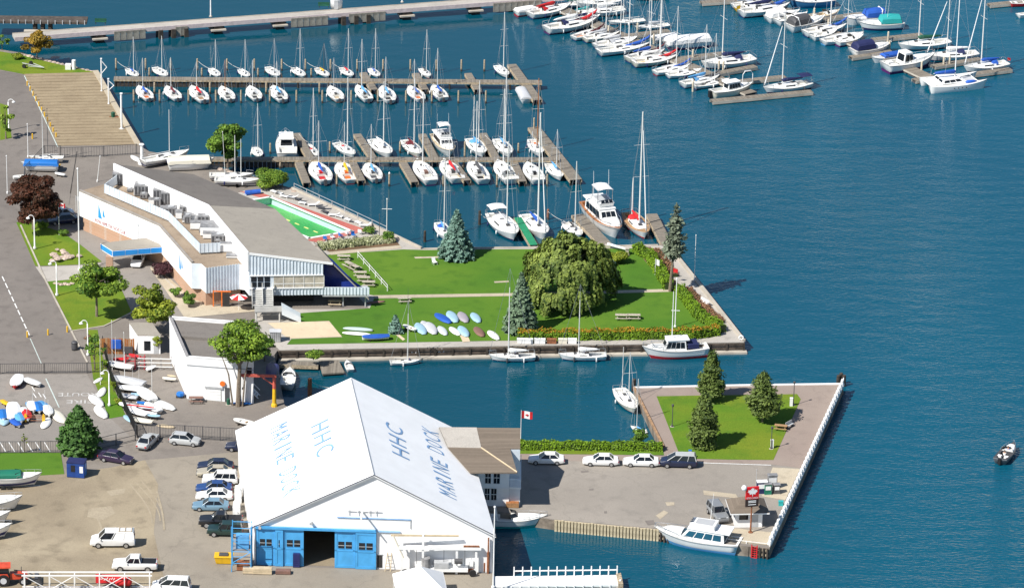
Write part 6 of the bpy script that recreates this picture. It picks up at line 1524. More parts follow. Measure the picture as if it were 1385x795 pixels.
# truss gantry lying across the bottom left
ta, tb = P(30,797), P(206,797); t = thing('truss_gantry', 'white truss gantry across the bottom left corner', 'gantry', ta, math.atan2((tb-ta).y,(tb-ta).x)); tL = (tb-ta).length
for y in (-.5,.5):
    for z in (.15,2.15): MB().box(0,tL,y-.07,y+.07,z-.07,z+.07).build('chord', W_PAINT, t)
for i in range(6):
    x = i*tL/5.2+.3
    for y in (-.5,.5): MB().box(x-.06,x+.06,y-.06,y+.06,.22,2.08).build('post', W_PAINT, t)
    if i < 5: MB().tube((x,-.5,.2),(x+tL/5.2,-.5,2.1) if i % 2 else (x+tL/5.2,-.5,.2),.05,.05,5).build('brace', W_PAINT, t); MB().tube((x,-.5,2.1),(x+tL/5.2,-.5,.2),.05,.05,5).build('brace', W_PAINT, t)
    MB().box(x-.05,x+.05,-.43,.43,2.05,2.15).build('cross_tie', W_PAINT, t)
t = thing('red_banner', 'red board with white script behind the truss gantry', 'sign board', P(145,795)); MB().box(-1.4,1.4,-.05,.05,.7,1.9).build('board', RED, t)
for i, (x, z) in enumerate(((-.9,1.2),(-.6,1.35),(-.3,1.25),(0,1.35),(.3,1.25),(.6,1.35),(.85,1.3))): MB().add([(x-.12,-.06,z-.14),(x+.0,-.06,z-.14),(x+.16,-.06,z+.16),(x+.04,-.06,z+.16)],[(0,1,2,3)]).build('script_stroke', W_PAINT, t)
for x in (-1.2,1.2): MB().box(x-.05,x+.05,-.02,.1,0,.7).build('leg', W_PAINT, t)
t = thing('red_tank_trailer', 'rounded red tank trailer behind the truss gantry', 'trailer', P(168,796)); MB().loft([[(x,.55*k*math.cos(q*math.pi/6),1.05+.6*k*math.sin(q*math.pi/6)) for q in range(12)] for x, k in ((-1.1,.5),(-.9,.95),(.3,1),(.7,.9),(.95,.5))]).build('tank', RED, t, True)
for s in (-.6,.6): MB().cyl((0,s,.35),(0,1,0),.35,.2,12).build('wheel', BLACK, t)
MB().box(-1.4,.9,-.3,.3,.35,.5).build('frame', DGREY, t)
# ------------------------------------------------------------------ vehicles (x = length, +x front)
def paint(name, c): return mat('car_'+name, c, .28, var=.03, coat=.6)
CW, CSIL, CGOLD, CNAVY, CBLUE, CLBLUE, CBLACK, CGREEN, CGREY, CBURG = (paint('white',(.78,.78,.77)), paint('silver',(.46,.47,.47)), paint('gold',(.40,.36,.28)), paint('navy',(.012,.018,.05)), paint('blue',(.02,.06,.20)), paint('light_blue',(.16,.27,.36)), paint('black',(.012,.012,.014)), paint('dark_green',(.012,.035,.03)), paint('grey',(.22,.23,.24)), paint('dark_purple',(.035,.02,.05)))
RIM = mat('wheel_rim', (.5,.5,.5), .35, .6); LAMP = mat('headlight', (.75,.77,.78), .15); TAIL = mat('tail_light', (.45,.01,.01), .25); BUMP = mat('bumper_grey', (.10,.10,.105), .6)
VEH = { # L, W, sections (x, zbottom, ztop, halfwidth), greenhouse (bottom x0,x1,z ; top x0,x1,z ; halfwidth b,t), wheelbase front, rear, wheel r
 'sedan': (4.7,1.76,[(2.35,.42,.56,.60),(2.26,.30,.68,.76),(1.8,.24,.76,.86),(1.05,.22,.86,.88),(0,.22,.90,.88),(-1.35,.22,.92,.88),(-1.9,.26,.92,.85),(-2.25,.32,.86,.78),(-2.35,.45,.66,.62)], (-1.75,1.0,.88,-1.15,.28,1.40,.80,.60), 1.42,-1.38,.31),
 'hatch': (4.1,1.72,[(2.05,.42,.58,.58),(1.96,.30,.72,.75),(1.55,.24,.84,.85),(.9,.22,.94,.86),(0,.22,.97,.86),(-1.5,.24,.98,.85),(-1.95,.30,.95,.78),(-2.05,.42,.75,.66)], (-1.95,1.05,.93,-1.45,.25,1.50,.79,.62), 1.28,-1.28,.30),
 'minivan': (4.8,1.88,[(2.4,.45,.66,.66),(2.3,.32,.82,.82),(1.85,.25,.95,.92),(1.3,.24,1.06,.94),(0,.24,1.08,.94),(-2.0,.26,1.08,.93),(-2.36,.34,1.02,.86),(-2.4,.45,.8,.74)], (-2.32,1.5,1.04,-2.1,.45,1.76,.88,.70), 1.5,-1.45,.33),
 'suv': (4.5,1.80,[(2.25,.50,.80,.68),(2.16,.42,.98,.82),(1.7,.36,1.04,.88),(.95,.34,1.08,.90),(0,.34,1.10,.90),(-1.9,.36,1.10,.89),(-2.2,.44,1.04,.82),(-2.25,.5,.9,.75)], (-2.15,.85,1.06,-2.0,.35,1.74,.84,.70), 1.35,-1.35,.36),
 'van': (5.5,2.0,[(2.75,.50,.78,.74),(2.64,.40,.96,.90),(2.2,.34,1.10,.98),(1.6,.34,1.22,1.0),(0,.34,1.25,1.0),(-2.5,.36,1.25,.99),(-2.75,.45,1.2,.94)], (-2.70,1.75,1.2,-2.62,.95,2.08,.96,.82), 1.75,-1.7,.38),
 'pickup': (5.5,1.95,[(2.75,.55,.86,.76),(2.65,.46,1.02,.90),(2.1,.40,1.10,.96),(1.2,.38,1.16,.97),(0,.38,1.18,.97),(-2.6,.42,1.18,.96),(-2.75,.52,1.1,.92)], (-.75,1.15,1.14,-.6,.55,1.82,.88,.74), 1.75,-1.65,.40),
}
def body_mesh(kind):
    L, W, sec, gh, wf, wr, r = VEH[kind]; rings = []
    for x, zb_, zt, h in sec:
        zm = (zb_+zt)/2
        rings.append([(x,h*.92,zb_),(x,h,zm-.05),(x,h*.985,zt-.10),(x,h*.90,zt),(x,-h*.90,zt),(x,-h*.985,zt-.10),(x,-h,zm-.05),(x,-h*.92,zb_)])
    return autosmooth(MB().loft(rings).mesh('body'), 38)
def vehicle(front, rear, kind, paintm, label, group=None, name='car', cat='car', rack=False, closed=False, two=None, kw=None):
    L, W, sec, gh, wf, wr, r = VEH[kind]
    a, b = P(*rear), P(*front); d = b-a; d.z = 0; c = (a+b)/2
    t = thing(name, label, cat, (c.x,c.y,GZ+.02), math.atan2(d.y,d.x), group)
    key = ('body',kind)
    if key not in CACHE: CACHE[key] = body_mesh(kind)
    bd = ob('body', CACHE[key], paintm, t)
    x0,x1,z0,u0,u1,z1,hb,ht = gh
    ob('windows', cached(('gh',kind), lambda: MB().tbox((x0,x1,hb,hb*.95),z0-.02,(u0,u1,ht,ht*.95),z1-.02)), GLASS, t)
    def roof():
        mb = MB().tbox((u0-.03,u1+.03,ht+.015,ht*.95+.015),z1-.05,(u0+.08,u1-.1,ht*.88,ht*.84),z1+.03)
        for s in (-1,1):
            mb.tube((x1,s*hb*.95,z0),(u1,s*ht*.95,z1-.02),.045,.045,5); mb.tube((x0,s*hb,z0),(u0,s*ht,z1-.02),.07,.06,5)
            for f in ((.52,) if kind in ('sedan','pickup','hatch') else (.36,.7)):
                xb = x1+(x0-x1)*f; xt = u1+(u0-u1)*f; mb.tube((xb,s*(hb+.01),z0),(xt,s*(ht+.015),z1-.02),.045,.04,5)
        if closed or kind == 'van':
            for s in (-1,1):
                xa, xb = x0+.02, x0+(x1-x0)*.60; ta, tb = u0+.02, u0+(u1-u0)*.60
                mb.add([(xa,s*(hb+.012),z0),(xb,s*(hb+.008),z0),(tb,s*(ht+.012),z1-.03),(ta,s*(ht+.012),z1-.03)],[(0,1,2,3)])
        return mb
    ob('roof', cached(('rf',kind,closed), roof), two or paintm, t)
    if kind == 'pickup': ob('cargo_bed', cached('bed', lambda: MB().box(-2.62,-.82,-.78,.78,1.10,1.195)), BLACK, t)
    wm = cached(('tyre',r), lambda: MB().cyl((0,0,0),(0,1,0),r,.22,16)); rm = cached(('rim',r), lambda: MB().cyl((0,0,0),(0,1,0),r*.62,.235,12))
    for x in (wf,wr):
        for s in (-1,1):
            w = ob('wheel', wm, BLACK, t, loc=(x,s*(W/2-.09),r)); ob('rim', rm, RIM, w)
    hl = cached(('hl',kind), lambda: MB().box(sec[1][0]-.06,sec[1][0]+.05,-.12,.12,sec[1][2]-.17,sec[1][2]-.03)); tl = cached(('tl',kind), lambda: MB().box(sec[-1][0]-.02,sec[-1][0]+.08,-.12,.12,sec[-1][2]-.12,sec[-1][2]+.06))
    for s in (-1,1): ob('headlight', hl, LAMP, t, loc=(.0,s*W*.30,0)); ob('tail_light', tl, TAIL, t, loc=(0,s*W*.34,0))
    ob('bumper', cached(('bf',kind), lambda: MB().box(sec[0][0]-.14,sec[0][0]+.06,-W*.38,W*.38,sec[0][1]-.12,sec[0][1]+.02)), BUMP if paintm is not CW else paintm, t); ob('bumper', cached(('br',kind), lambda: MB().box(sec[-1][0]-.07,sec[-1][0]+.14,-W*.38,W*.38,sec[-1][1]-.12,sec[-1][1]+.02)), BUMP if paintm is not CW else paintm, t)
    for s in (-1,1): ob('door_mirror', cached(('mir',kind), lambda: MB().box(-.08,.08,-.10,.10,-.07,.07)), paintm, t, loc=(x1-.25,s*(hb+.12),z0+.08))
    ob('grille', cached(('gr',kind), lambda: MB().box(sec[1][0]-.02,sec[1][0]+.075,-W*.18,W*.18,sec[1][2]-.16,sec[1][2]-.05)), BUMP, t)
    if rack:
        rk = ob('roof_rack', cached(('rack',kind), lambda: MB().box(u0+.15,u0+1.9,-.62,-.56,z1+.12,z1+.17).box(u0+.15,u0+1.9,.56,.62,z1+.12,z1+.17).box(u0+.2,u0+.26,-.6,.6,z1+.04,z1+.16).box(u0+1.0,u0+1.06,-.6,.6,z1+.04,z1+.16).box(u0+1.75,u0+1.81,-.6,.6,z1+.04,z1+.16)), TAN, t)
    return t
V1 = 'cars parked beside the boat shed'; V2 = 'cars parked along the wharf hedge'
vehicle((715,625),(763,626),'sedan',CW,'white sedan nearest the brown roofed house on the wharf',V2)
vehicle((788,627),(837,628),'sedan',CW,'white sedan second from the house on the wharf',V2)
vehicle((846,628),(888,629),'sedan',CW,'small white sedan next to the dark minivan',V2)
vehicle((894,629),(941,630.5),'minivan',CNAVY,'dark blue minivan with silver roof beside the park lawn',V2,two=CSIL,name='minivan',cat='minivan')
vehicle((270,634),(313,634.5),'sedan',CNAVY,'dark navy sedan farthest in the row beside the shed',V1)
vehicle((269,643),(312,643.5),'sedan',CGOLD,'beige sedan second in the row beside the shed',V1)
vehicle((276,653.5),(319,654),'suv',CW,'white boxy SUV in the row beside the shed',V1,name='suv',cat='suv')
vehicle((265,664),(314,664.5),'sedan',CBLUE,'dark blue sedan between the white SUV and white sedan',V1)
vehicle((265,674.5),(315,675),'sedan',CW,'white sedan between two blue sedans by the shed',V1)
vehicle((262,688),(308,688.5),'sedan',CLBLUE,'steel blue sedan nearest in the row of six by the shed',V1)
vehicle((272,710),(325,711),'pickup',CBLACK,'black pickup truck with chrome bumper by the shed',V1,name='pickup_truck',cat='pickup')
vehicle((279,722),(330,723.5),'suv',CGREEN,'dark green SUV nearest the blue scaffold',V1,name='suv',cat='suv')
vehicle((306,607),(352,610),'sedan',CNAVY,'dark car half hidden behind the shed corner',None)
vehicle((206,595),(194,607),'sedan',CSIL,'silver sedan with its tail to the viewer by the fence',None)
vehicle((272,602),(229,598),'hatch',CSIL,'silver hatchback in front of the black fence',None,name='hatchback')
vehicle((178,627),(136,620),'sedan',CBURG,'dark purple sedan in the conifer shadow',None)
vehicle((124,737),(181,737),'van',CW,'white cargo van with roof rack in the dirt yard',None,name='cargo_van',cat='van',rack=True)
vehicle((151,769),(214,770),'pickup',CW,'white pickup truck with dark bed near the red banner',None,name='pickup_truck',cat='pickup')
vehicle((201,797),(262,799),'minivan',CW,'white minivan cut by the bottom edge',None,name='minivan',cat='minivan')
vehicle((184,362),(190,349),'sedan',CW,'white car parked under the blue entrance canopy',None)
vehicle((978,709),(963,690),'suv',CGREY,'grey compact SUV with roof bars beside the kiosk',None,name='suv',cat='suv',rack=False,two=CGREY)
vehicle((62,296),(97,292),'sedan',CW,'white car between the dark red tree and the clubhouse wall',None)
vehicle((68,303),(103,300),'sedan',CNAVY,'dark car parked at the clubhouse end behind the dark red tree',None)
# tractor
t = thing('tractor', 'red tractor with front loader in the bottom left corner', 'tractor', P(16,788), .12)
TRD = mat('tractor_red', (.58,.07,.03), .45, var=.15)
MB().tbox((-.2,2.0,.45,.4),.7,(-.2,1.9,.4,.35),1.45).build('bonnet', TRD, t); MB().tbox((-1.6,-.2,.7,.65),1.0,(-1.5,-.35,.62,.6),2.35).build('cab', GLASS, t); MB().box(-1.7,-.1,-.78,.78,2.36,2.52).build('cab_roof', TRD, t)
MB().box(-1.5,2.0,-.3,.3,.5,.75).build('chassis', DGREY, t)
for s in (-1,1):
    w = MB().cyl((-1.0,s*.85,.8),(0,1,0),.8,.42,18).build('rear_wheel', BLACK, t); MB().cyl((-1.0,s*.88,.8),(0,1,0),.4,.45,12).build('rim', LGREY, w)
    w = MB().cyl((1.4,s*.7,.5),(0,1,0),.5,.3,16).build('front_wheel', BLACK, t); MB().cyl((1.4,s*.72,.5),(0,1,0),.25,.33,12).build('rim', LGREY, w)
    MB().path([(0.3,s*.55,1.5),(1.8,s*.55,1.3),(3.0,s*.55,.5)],.08).build('loader_arm', DGREY, t); MB().tbox((-1.75,-.3,.02,.02),1.2,(-1.6,-.5,.02,.02),1.7).xf(Matrix.Translation((0,s*.95,0))).build('fender', TRD, t)
MB().tbox((3.0,3.7,.95,.95),.15,(2.8,3.2,.95,.95),.9).build('bucket', DGREY, t); MB().tube((1.2,.0,1.4),(1.2,0,2.2),.05,.05,6).build('exhaust', DGREY, t)
# ------------------------------------------------------------------ trees, shrubs, hedges
BARK = mat('bark', (.19,.15,.11), .95, var=.3, scale=4, bump=.5)
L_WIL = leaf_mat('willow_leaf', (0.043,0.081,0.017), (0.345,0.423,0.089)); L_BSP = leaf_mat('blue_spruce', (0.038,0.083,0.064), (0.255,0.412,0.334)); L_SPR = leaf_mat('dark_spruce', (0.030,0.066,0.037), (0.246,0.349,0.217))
L_PIN = leaf_mat('pine_needles', (0.021,0.050,0.014), (0.172,0.232,0.053)); L_DCN = leaf_mat('dark_conifer', (0.013,0.043,0.013), (0.107,0.224,0.049)); L_BRD = leaf_mat('broad_green', (0.046,0.119,0.014), (0.318,0.450,0.050))
L_YGR = leaf_mat('yellow_green', (0.062,0.114,0.011), (0.392,0.435,0.043)); L_RED = leaf_mat('dark_red_leaf', (0.018,0.015,0.008), (0.148,0.051,0.028)); L_PUR = leaf_mat('purple_leaf', (0.023,0.009,0.013), (0.135,0.048,0.056)); L_GRN = leaf_mat('mid_green', (0.027,0.078,0.013), (0.220,0.366,0.046))
L_AUT = leaf_mat('autumn_leaf', (0.070,0.063,0.008), (0.488,0.293,0.037)); L_HED = leaf_mat('hedge_leaf', (0.046,0.104,0.006), (0.255,0.416,0.024)); L_FLO = leaf_mat('pale_flowers', (0.140,0.175,0.042), (0.700,0.700,0.464)); L_ORF = leaf_mat('orange_flowers', (0.210,0.112,0.014), (0.700,0.329,0.037)); L_SPA = leaf_mat('sparse_conifer', (0.055,0.069,0.050), (0.254,0.301,0.206)); L_BRN = leaf_mat('brown_twigs', (0.112,0.056,0.028), (0.415,0.220,0.122))
def leaf_obj(name, C, N, S, V, m, parent, asp=1.0):
    """C centres, N normals (jittered), S sizes, V tone 0..1 (random, plus shade and highlight put into the colour) -> one quad per leaf"""
    n = len(C); C = np.asarray(C, dtype=np.float64); N = np.asarray(N, dtype=np.float64)
    N /= np.linalg.norm(N, axis=1, keepdims=True)+1e-9
    ref = RNG.normal(size=(n,3)); T = np.cross(N, ref); T /= np.linalg.norm(T, axis=1, keepdims=True)+1e-9; B = np.cross(N, T)
    S = np.asarray(S)[:,None]
    q = np.stack([C-T*S*asp-B*S*.5, C+T*S*asp-B*S*.65, C+T*S*asp*.8+B*S*.5, C-T*S*asp*.7+B*S*.7], axis=1).reshape(-1,3)
    me = bpy.data.meshes.new(name); me.vertices.add(4*n); me.vertices.foreach_set('co', q.ravel())
    me.loops.add(4*n); me.loops.foreach_set('vertex_index', np.arange(4*n)); me.polygons.add(n)
    me.polygons.foreach_set('loop_start', np.arange(n)*4); me.polygons.foreach_set('loop_total', np.full(n,4))
    at = me.attributes.new('var','FLOAT','FACE'); at.data.foreach_set('value', np.clip(np.asarray(V),0,1).astype(np.float32))
    me.update(); me.validate()
    return ob(name, me, m, parent)
RNG = np.random.default_rng(11)
def clump_cloud(centres, radii, per, size, up_bias=.5, shell=.55):
    C, N, V = [], [], []
    for c, r in zip(centres, radii):
        k = max(8,int(per*r*r*1.9)); d = RNG.normal(size=(k,3)); d /= np.linalg.norm(d,axis=1,keepdims=True); rr = r*(shell+(1-shell)*RNG.random(k)**.6)
        p = c+d*rr[:,None]*np.array([1.15,1.15,.62]); C.append(p); N.append(d+RNG.normal(size=(k,3))*.45+np.array([0,0,up_bias])); V.append(RNG.normal(.45,.2,k)+RNG.normal(0,.13))
    C = np.concatenate(C); return C, np.concatenate(N), size*.70*RNG.uniform(.6,1.4,len(C)), np.concatenate(V)
def limbs(t, H, ht, spread, n=6, r=.16, lean=(0,0), m=None):
    mb = MB(); pts = [Vector((0,0,-.1)), Vector((lean[0]*.3,lean[1]*.3,ht*.6)), Vector((lean[0]*.6,lean[1]*.6,ht)), Vector((lean[0],lean[1],H*.8))]
    for a, b, r0, r1 in zip(pts[:-1],pts[1:],(r*1.25,r,r*.85),(r,r*.85,r*.25)): mb.tube(a,b,r0,r1,7)
    for i in range(n):
        an = 2*math.pi*i/n+R.uniform(-.4,.4); s = pts[2].lerp(pts[3],R.uniform(0,.6)); e = s+Vector((math.cos(an)*spread*R.uniform(.5,.8),math.sin(an)*spread*R.uniform(.5,.8),(H-ht)*R.uniform(.2,.45)))
        mid = s.lerp(e,.5)+Vector((0,0,.15*spread)); mb.tube(s,mid,r*.45,r*.3,5); mb.tube(mid,e,r*.3,r*.1,5)
    return mb.build('trunk', m or BARK, t)
def tree_root(name, x, yb, label, cat='tree'): return thing(name, label, cat, P(x,yb))
def broad_tree(x, yb, ytop, wpx, label, m, trunk=.28, nclump=26, leaf=.24, per=150, name='broadleaf_tree', cat='tree', flat=1.0, open_=.0, lean=(0,0), crown_x=0.0):
    t = tree_root(name,x,yb,label,cat); H = HM(x,yb,yb-ytop)*1.0; W = WM(x,yb,wpx)/2; ht = H*trunk
    limbs(t,H,ht,W*.8,7,max(.08,H*.022),lean)
    cz = (H+ht)/2; hz_ = (H-ht)/2; cs, rs = [], []
    for i in range(nclump):
        while True:
            p = RNG.uniform(-1,1,3)
            if .25 < np.linalg.norm(p) < 1: break
        p *= .80+.25*RNG.random(); rad = W*RNG.uniform(.15,.34)*(1-.2*open_)
        w_ = (1-.35*max(0,p[2])) if flat == 1 else 1
        cs.append(np.array([p[0]*W*w_*.85+lean[0]*(.6)+crown_x, p[1]*W*.85*w_+lean[1]*.6, cz+p[2]*hz_*.85])); rs.append(rad)
    C,N,S,V = clump_cloud(cs,rs,per,leaf); keep = C[:,2] > ht*.7
    leaf_obj('crown',C[keep],N[keep],S[keep],V[keep],m,t); return t
def conifer(x, yb, ytop, wpx, label, m, kind='spruce', name='spruce_tree', n=5200, trunk=.04, leaf=.18, lean=(0,0), dens=1.0):
    t = tree_root(name,x,yb,label); H = HM(x,yb,yb-ytop); W = WM(x,yb,wpx)/2*(1.18 if kind != 'pine' else 1)
    MB().tube((0,0,-.1),(lean[0],lean[1],H*.97),max(.09,H*.02),.03,7).build('trunk', BARK, t)
    C, N, V, S = [], [], [], []
    nl = int(H/ (.34 if kind != 'pine' else .55))
    for k in range(nl):
        u = trunk+(1-trunk)*(k+.3)/nl; z = H*u; v = (u-trunk)/(1-trunk)
        prof = (1-v)**.85*(1.0 if v > .06 else .85) if kind == 'spruce' else (min(1,.6+2.4*v)*(1-v)**.62*R.uniform(.8,1.12) if kind == 'pine' else min(1,.68+1.6*v)*(1-v**1.9)**.75*R.uniform(.86,1.1))
        if name == 'sparse_conifer' and (k % 3 == 1 or R.random() < .2): continue
        rr = W*max(.05,prof); nb_ = int((6+rr*7)*(1 if kind != 'pine' else .85)); ph = R.uniform(0,6.3)
        for i in range(nb_):
            an = ph+2*math.pi*i/nb_+R.uniform(-.25,.25); ln = rr*R.uniform(.72,1.1)*(1 if kind != 'pine' else R.uniform(.55,1.2)); m_ = max(5,int(ln*dens*(21 if kind != 'pine' else 46)))
            w = RNG.random(m_)**.65*ln; br = .13+.16*w; tone = R.gauss(0,.13)
            dz = (-.28*w+.10*w*w/max(ln,.3)) if kind != 'pine' else (.12*w)
            wid = .10+.22*(1-w/(ln+.01))*ln*.5 if kind != 'pine' else .16+.14*ln
            lat = RNG.normal(size=m_)*wid
            px_ = math.cos(an)*w-math.sin(an)*lat; py_ = math.sin(an)*w+math.cos(an)*lat; pz = z+dz+RNG.normal(size=m_)*(.06 if kind != 'pine' else .20)
            C.append(np.stack([px_+lean[0]*u,py_+lean[1]*u,pz],1)); N.append(np.stack([np.full(m_,math.cos(an)*.6),np.full(m_,math.sin(an)*.6),np.full(m_,.8)],1)+RNG.normal(size=(m_,3))*.5)
            V.append(.12+.55*(w/(ln+.01))+tone+RNG.normal(0,.12,m_)); S.append(np.full(m_,leaf)*RNG.uniform(.6,1.3,m_))  # tone falls towards the trunk: inner shade put into the needle colour
    leaf_obj('crown',np.concatenate(C),np.concatenate(N),np.concatenate(S),np.concatenate(V),m,t,1.2); return t
def willow(x, yb, ytop, wpx, label):
    t = tree_root('willow_tree',x,yb,label); H = HM(x,yb,yb-ytop); W = WM(x,yb,wpx)/2
    limbs(t,H,H*.3,W*.7,9,.38)
    C,N,V,S = [],[],[],[]
    for j in range(150):
        a0 = R.uniform(0,2*math.pi); ph = math.acos(1-1.15*R.random()); q0 = math.sin(ph); lob = 1+.10*math.sin(3*a0+1)+.08*math.sin(5*a0)
        cx, cy = math.cos(a0)*q0*W*.90*lob, math.sin(a0)*q0*W*.82*lob; ztop = H*(.40+.58*math.cos(ph))*R.uniform(.90,1.03)
        ztop = max(ztop, H*.30); drop = H*R.uniform(.14,.30); tone0 = R.gauss(0,.13); rl = R.uniform(.55,1.1)
        for i in range(16):
            a = R.uniform(0,2*math.pi); r = rl*math.sqrt(R.random()); top = ztop-.45*r*r/rl*R.uniform(.6,1.2); bot = max(.25,top-drop*R.uniform(.55,1.1)); k = int((top-bot)*9)+4; f = np.linspace(0,1,k)
            zz = top+(bot-top)*f+RNG.normal(size=k)*.08; px_ = cx+math.cos(a)*r*(1+.15*f)+.5*f*math.cos(a0)*q0+RNG.normal(size=k)*.08; py_ = cy+math.sin(a)*r*(1+.15*f)+.5*f*math.sin(a0)*q0+RNG.normal(size=k)*.08
            C.append(np.stack([px_,py_,zz],1)); nx, ny = math.cos(a0)*q0+.6*math.cos(a), math.sin(a0)*q0+.6*math.sin(a)
            N.append(np.stack([np.full(k,nx),np.full(k,ny),.75-.5*f],1)+RNG.normal(size=(k,3))*.35); V.append(.52-.28*f+tone0+RNG.normal(0,.15,k)); S.append(np.full(k,.20)*RNG.uniform(.6,1.4,k))  # tone falls down each strand: shade put into the leaf colour
    C = np.concatenate(C); leaf_obj('crown',C,np.concatenate(N),np.concatenate(S),np.concatenate(V),L_WIL,t,.9)
def shrub(x, yb, hpx, wpx, label, m, name='shrub', leaf=.13, per=330, group=None):
    t = thing(name, label, 'shrub', P(x,yb), 0, group); H = HM(x,yb,hpx); W = WM(x,yb,wpx)/2; cs, rs = [], []
    for i in range(11):
        a = R.uniform(0,6.3); q = R.random()**.6*.62; cs.append(np.array([math.cos(a)*q*W,math.sin(a)*q*W*.9,H*R.uniform(.35,.72)])); rs.append(min(W*.5,H*.45)*R.uniform(.6,1))
    C,N,S,V = clump_cloud(cs,rs,per,leaf); k = C[:,2] > .03; leaf_obj('foliage',C[k],N[k],S[k],V[k],m,t)
    mb = MB()
    for i in range(5): mb.tube((0,0,-.05),(R.uniform(-.4,.4)*W,R.uniform(-.4,.4)*W,H*.6),.04,.015,5)
    mb.build('stems', BARK, t)
def hedge(pts, w, h, label, m, per=150, leaf=.11, cat='hedge', name='hedge', core=True, top=None):
    wp = [P(*p) for p in pts]; t = thing(name, label, cat, wp[0]); C,N = [],[]; mb = MB()
    for a, b in zip(wp[:-1],wp[1:]):
        a = a-wp[0]; b = b-wp[0]; d = b-a; L = d.length; d.normalize(); nn = Vector((-d.y,d.x,0)); n_ = int(L*per*(w+2*h)/2.2)
        u = RNG.random(n_)*L; s = RNG.random(n_)*(w+2*h)-h
        y = np.where(s < 0,-w/2,np.where(s > w,w/2,s-w/2)); z = np.where(s < 0,h+s,np.where(s > w,h-(s-w),h)); bump = .12*np.sin(u*1.7+y*2)+.07*np.sin(u*4.1)
        z = z*(1+bump*.7)+RNG.normal(size=n_)*.06; y = y*(1+bump)+RNG.normal(size=n_)*.06
        C.append(np.stack([a.x+d.x*u+nn.x*y,a.y+d.y*u+nn.y*y,z],1)); nv = np.where((s < 0)[:,None],np.array([-nn.x,-nn.y,.5]),np.where((s > w)[:,None],np.array([nn.x,nn.y,.5]),np.array([0,0,1.])))
        N.append(nv+RNG.normal(size=(n_,3))*.45)
        q = [a-nn*w*.42,b-nn*w*.42,b+nn*w*.42,a+nn*w*.42]; mb.prism([(p.x,p.y) for p in q],0,h*.88)
    C = np.concatenate(C); V = RNG.normal(.5,.2,len(C))+.18*np.sin(C[:,0]*.9)*np.sin(C[:,1]*.7)
    if core: mb.build('inner_branches', mat('hedge_core', (.03,.05,.012), .95), t)
    leaf_obj('foliage',C,np.concatenate(N),leaf*RNG.uniform(.6,1.4,len(C)),V,m,t)
    if top:
        k = (C[:,2] > h*.9); Ct = C[k][::2]+np.array([0,0,.08]); leaf_obj('flowers',Ct,np.tile([0,0,1.],(len(Ct),1))+RNG.normal(size=(len(Ct),3))*.4,leaf*.9*np.ones(len(Ct)),RNG.random(len(Ct)),top,t)
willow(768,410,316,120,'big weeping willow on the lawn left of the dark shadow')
conifer(617,348,283,48,'blue spruce standing on the north lawn by the quay',L_BSP,n=1)
conifer(704,448,368,46,'dark green spruce left of the willow',L_SPR)
conifer(534.5,450,425,22,'tiny blue spruce among the covered dinghies',L_BSP,leaf=.14,dens=1.5)
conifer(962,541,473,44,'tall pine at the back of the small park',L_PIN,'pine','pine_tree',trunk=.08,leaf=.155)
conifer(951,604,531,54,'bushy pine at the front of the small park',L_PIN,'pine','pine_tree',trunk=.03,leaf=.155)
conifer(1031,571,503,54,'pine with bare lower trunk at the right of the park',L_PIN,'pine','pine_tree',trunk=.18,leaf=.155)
conifer(107,613,547,50,'dense dark conifer beside the blue booth',L_DCN,'cone','yew_tree',leaf=.2)
conifer(906,394,278,36,'sparse leaning conifer with bare trunk at the lawn edge',L_SPA,'pine','sparse_conifer',trunk=.40,leaf=.2,lean=(.6,0),dens=.30)
broad_tree(131,428,357,84,'spreading green tree on the grass by the forecourt',L_BRD,.34,30,.22,120,flat=.8,open_=.3)
broad_tree(205,452,380,72,'yellow green tree above the small white shed',L_YGR,.18,30,.24,120)
tw = broad_tree(322,549,426,92,'tall airy tree with bare trunks in front of the white workshop',L_BRD,.42,44,.22,85,open_=.45,lean=(.4,0),crown_x=.5)
for dx, dy, l_ in ((-.7,.1,-.9),(.6,-.1,.5)): MB().tube((dx,dy,-.1),(dx*1.3+l_*.4,dy,4.6),.13,.10,7).tube((dx*1.3+l_*.4,dy,4.6),(dx*1.6+l_*1.6,dy,8.4),.10,.04,6).build('side_trunk', BARK, tw)
broad_tree(358,488,452,40,'dark green bushy tree at the basin corner',L_GRN,.08,18,.2,150)
broad_tree(45,310,229,86,'large dark red leaved tree beside the road',L_RED,.08,44,.25,120)
broad_tree(308,226,160,62,'round green tree behind the clubhouse at the water',L_GRN,.12,30,.24,130)
broad_tree(50,79,41,56,'yellow and orange autumn tree at the top left shore',L_AUT,.15,20,.22,110,open_=.3)
broad_tree(33,612,583,12,'thin young sapling in front of the grass strip fence',L_YGR,.3,8,.13,160,name='sapling')
broad_tree(8,188,139,26,'green tree at the left edge by the upper road',L_BRD,.1,14,.22,130)
broad_tree(3,68,46,24,'green tree at the far top left corner',L_GRN,.1,10,.22,130)
broad_tree(128,500,456,30,'slim ragged tree growing through the yard fence',L_GRN,.25,12,.2,110,open_=.4)
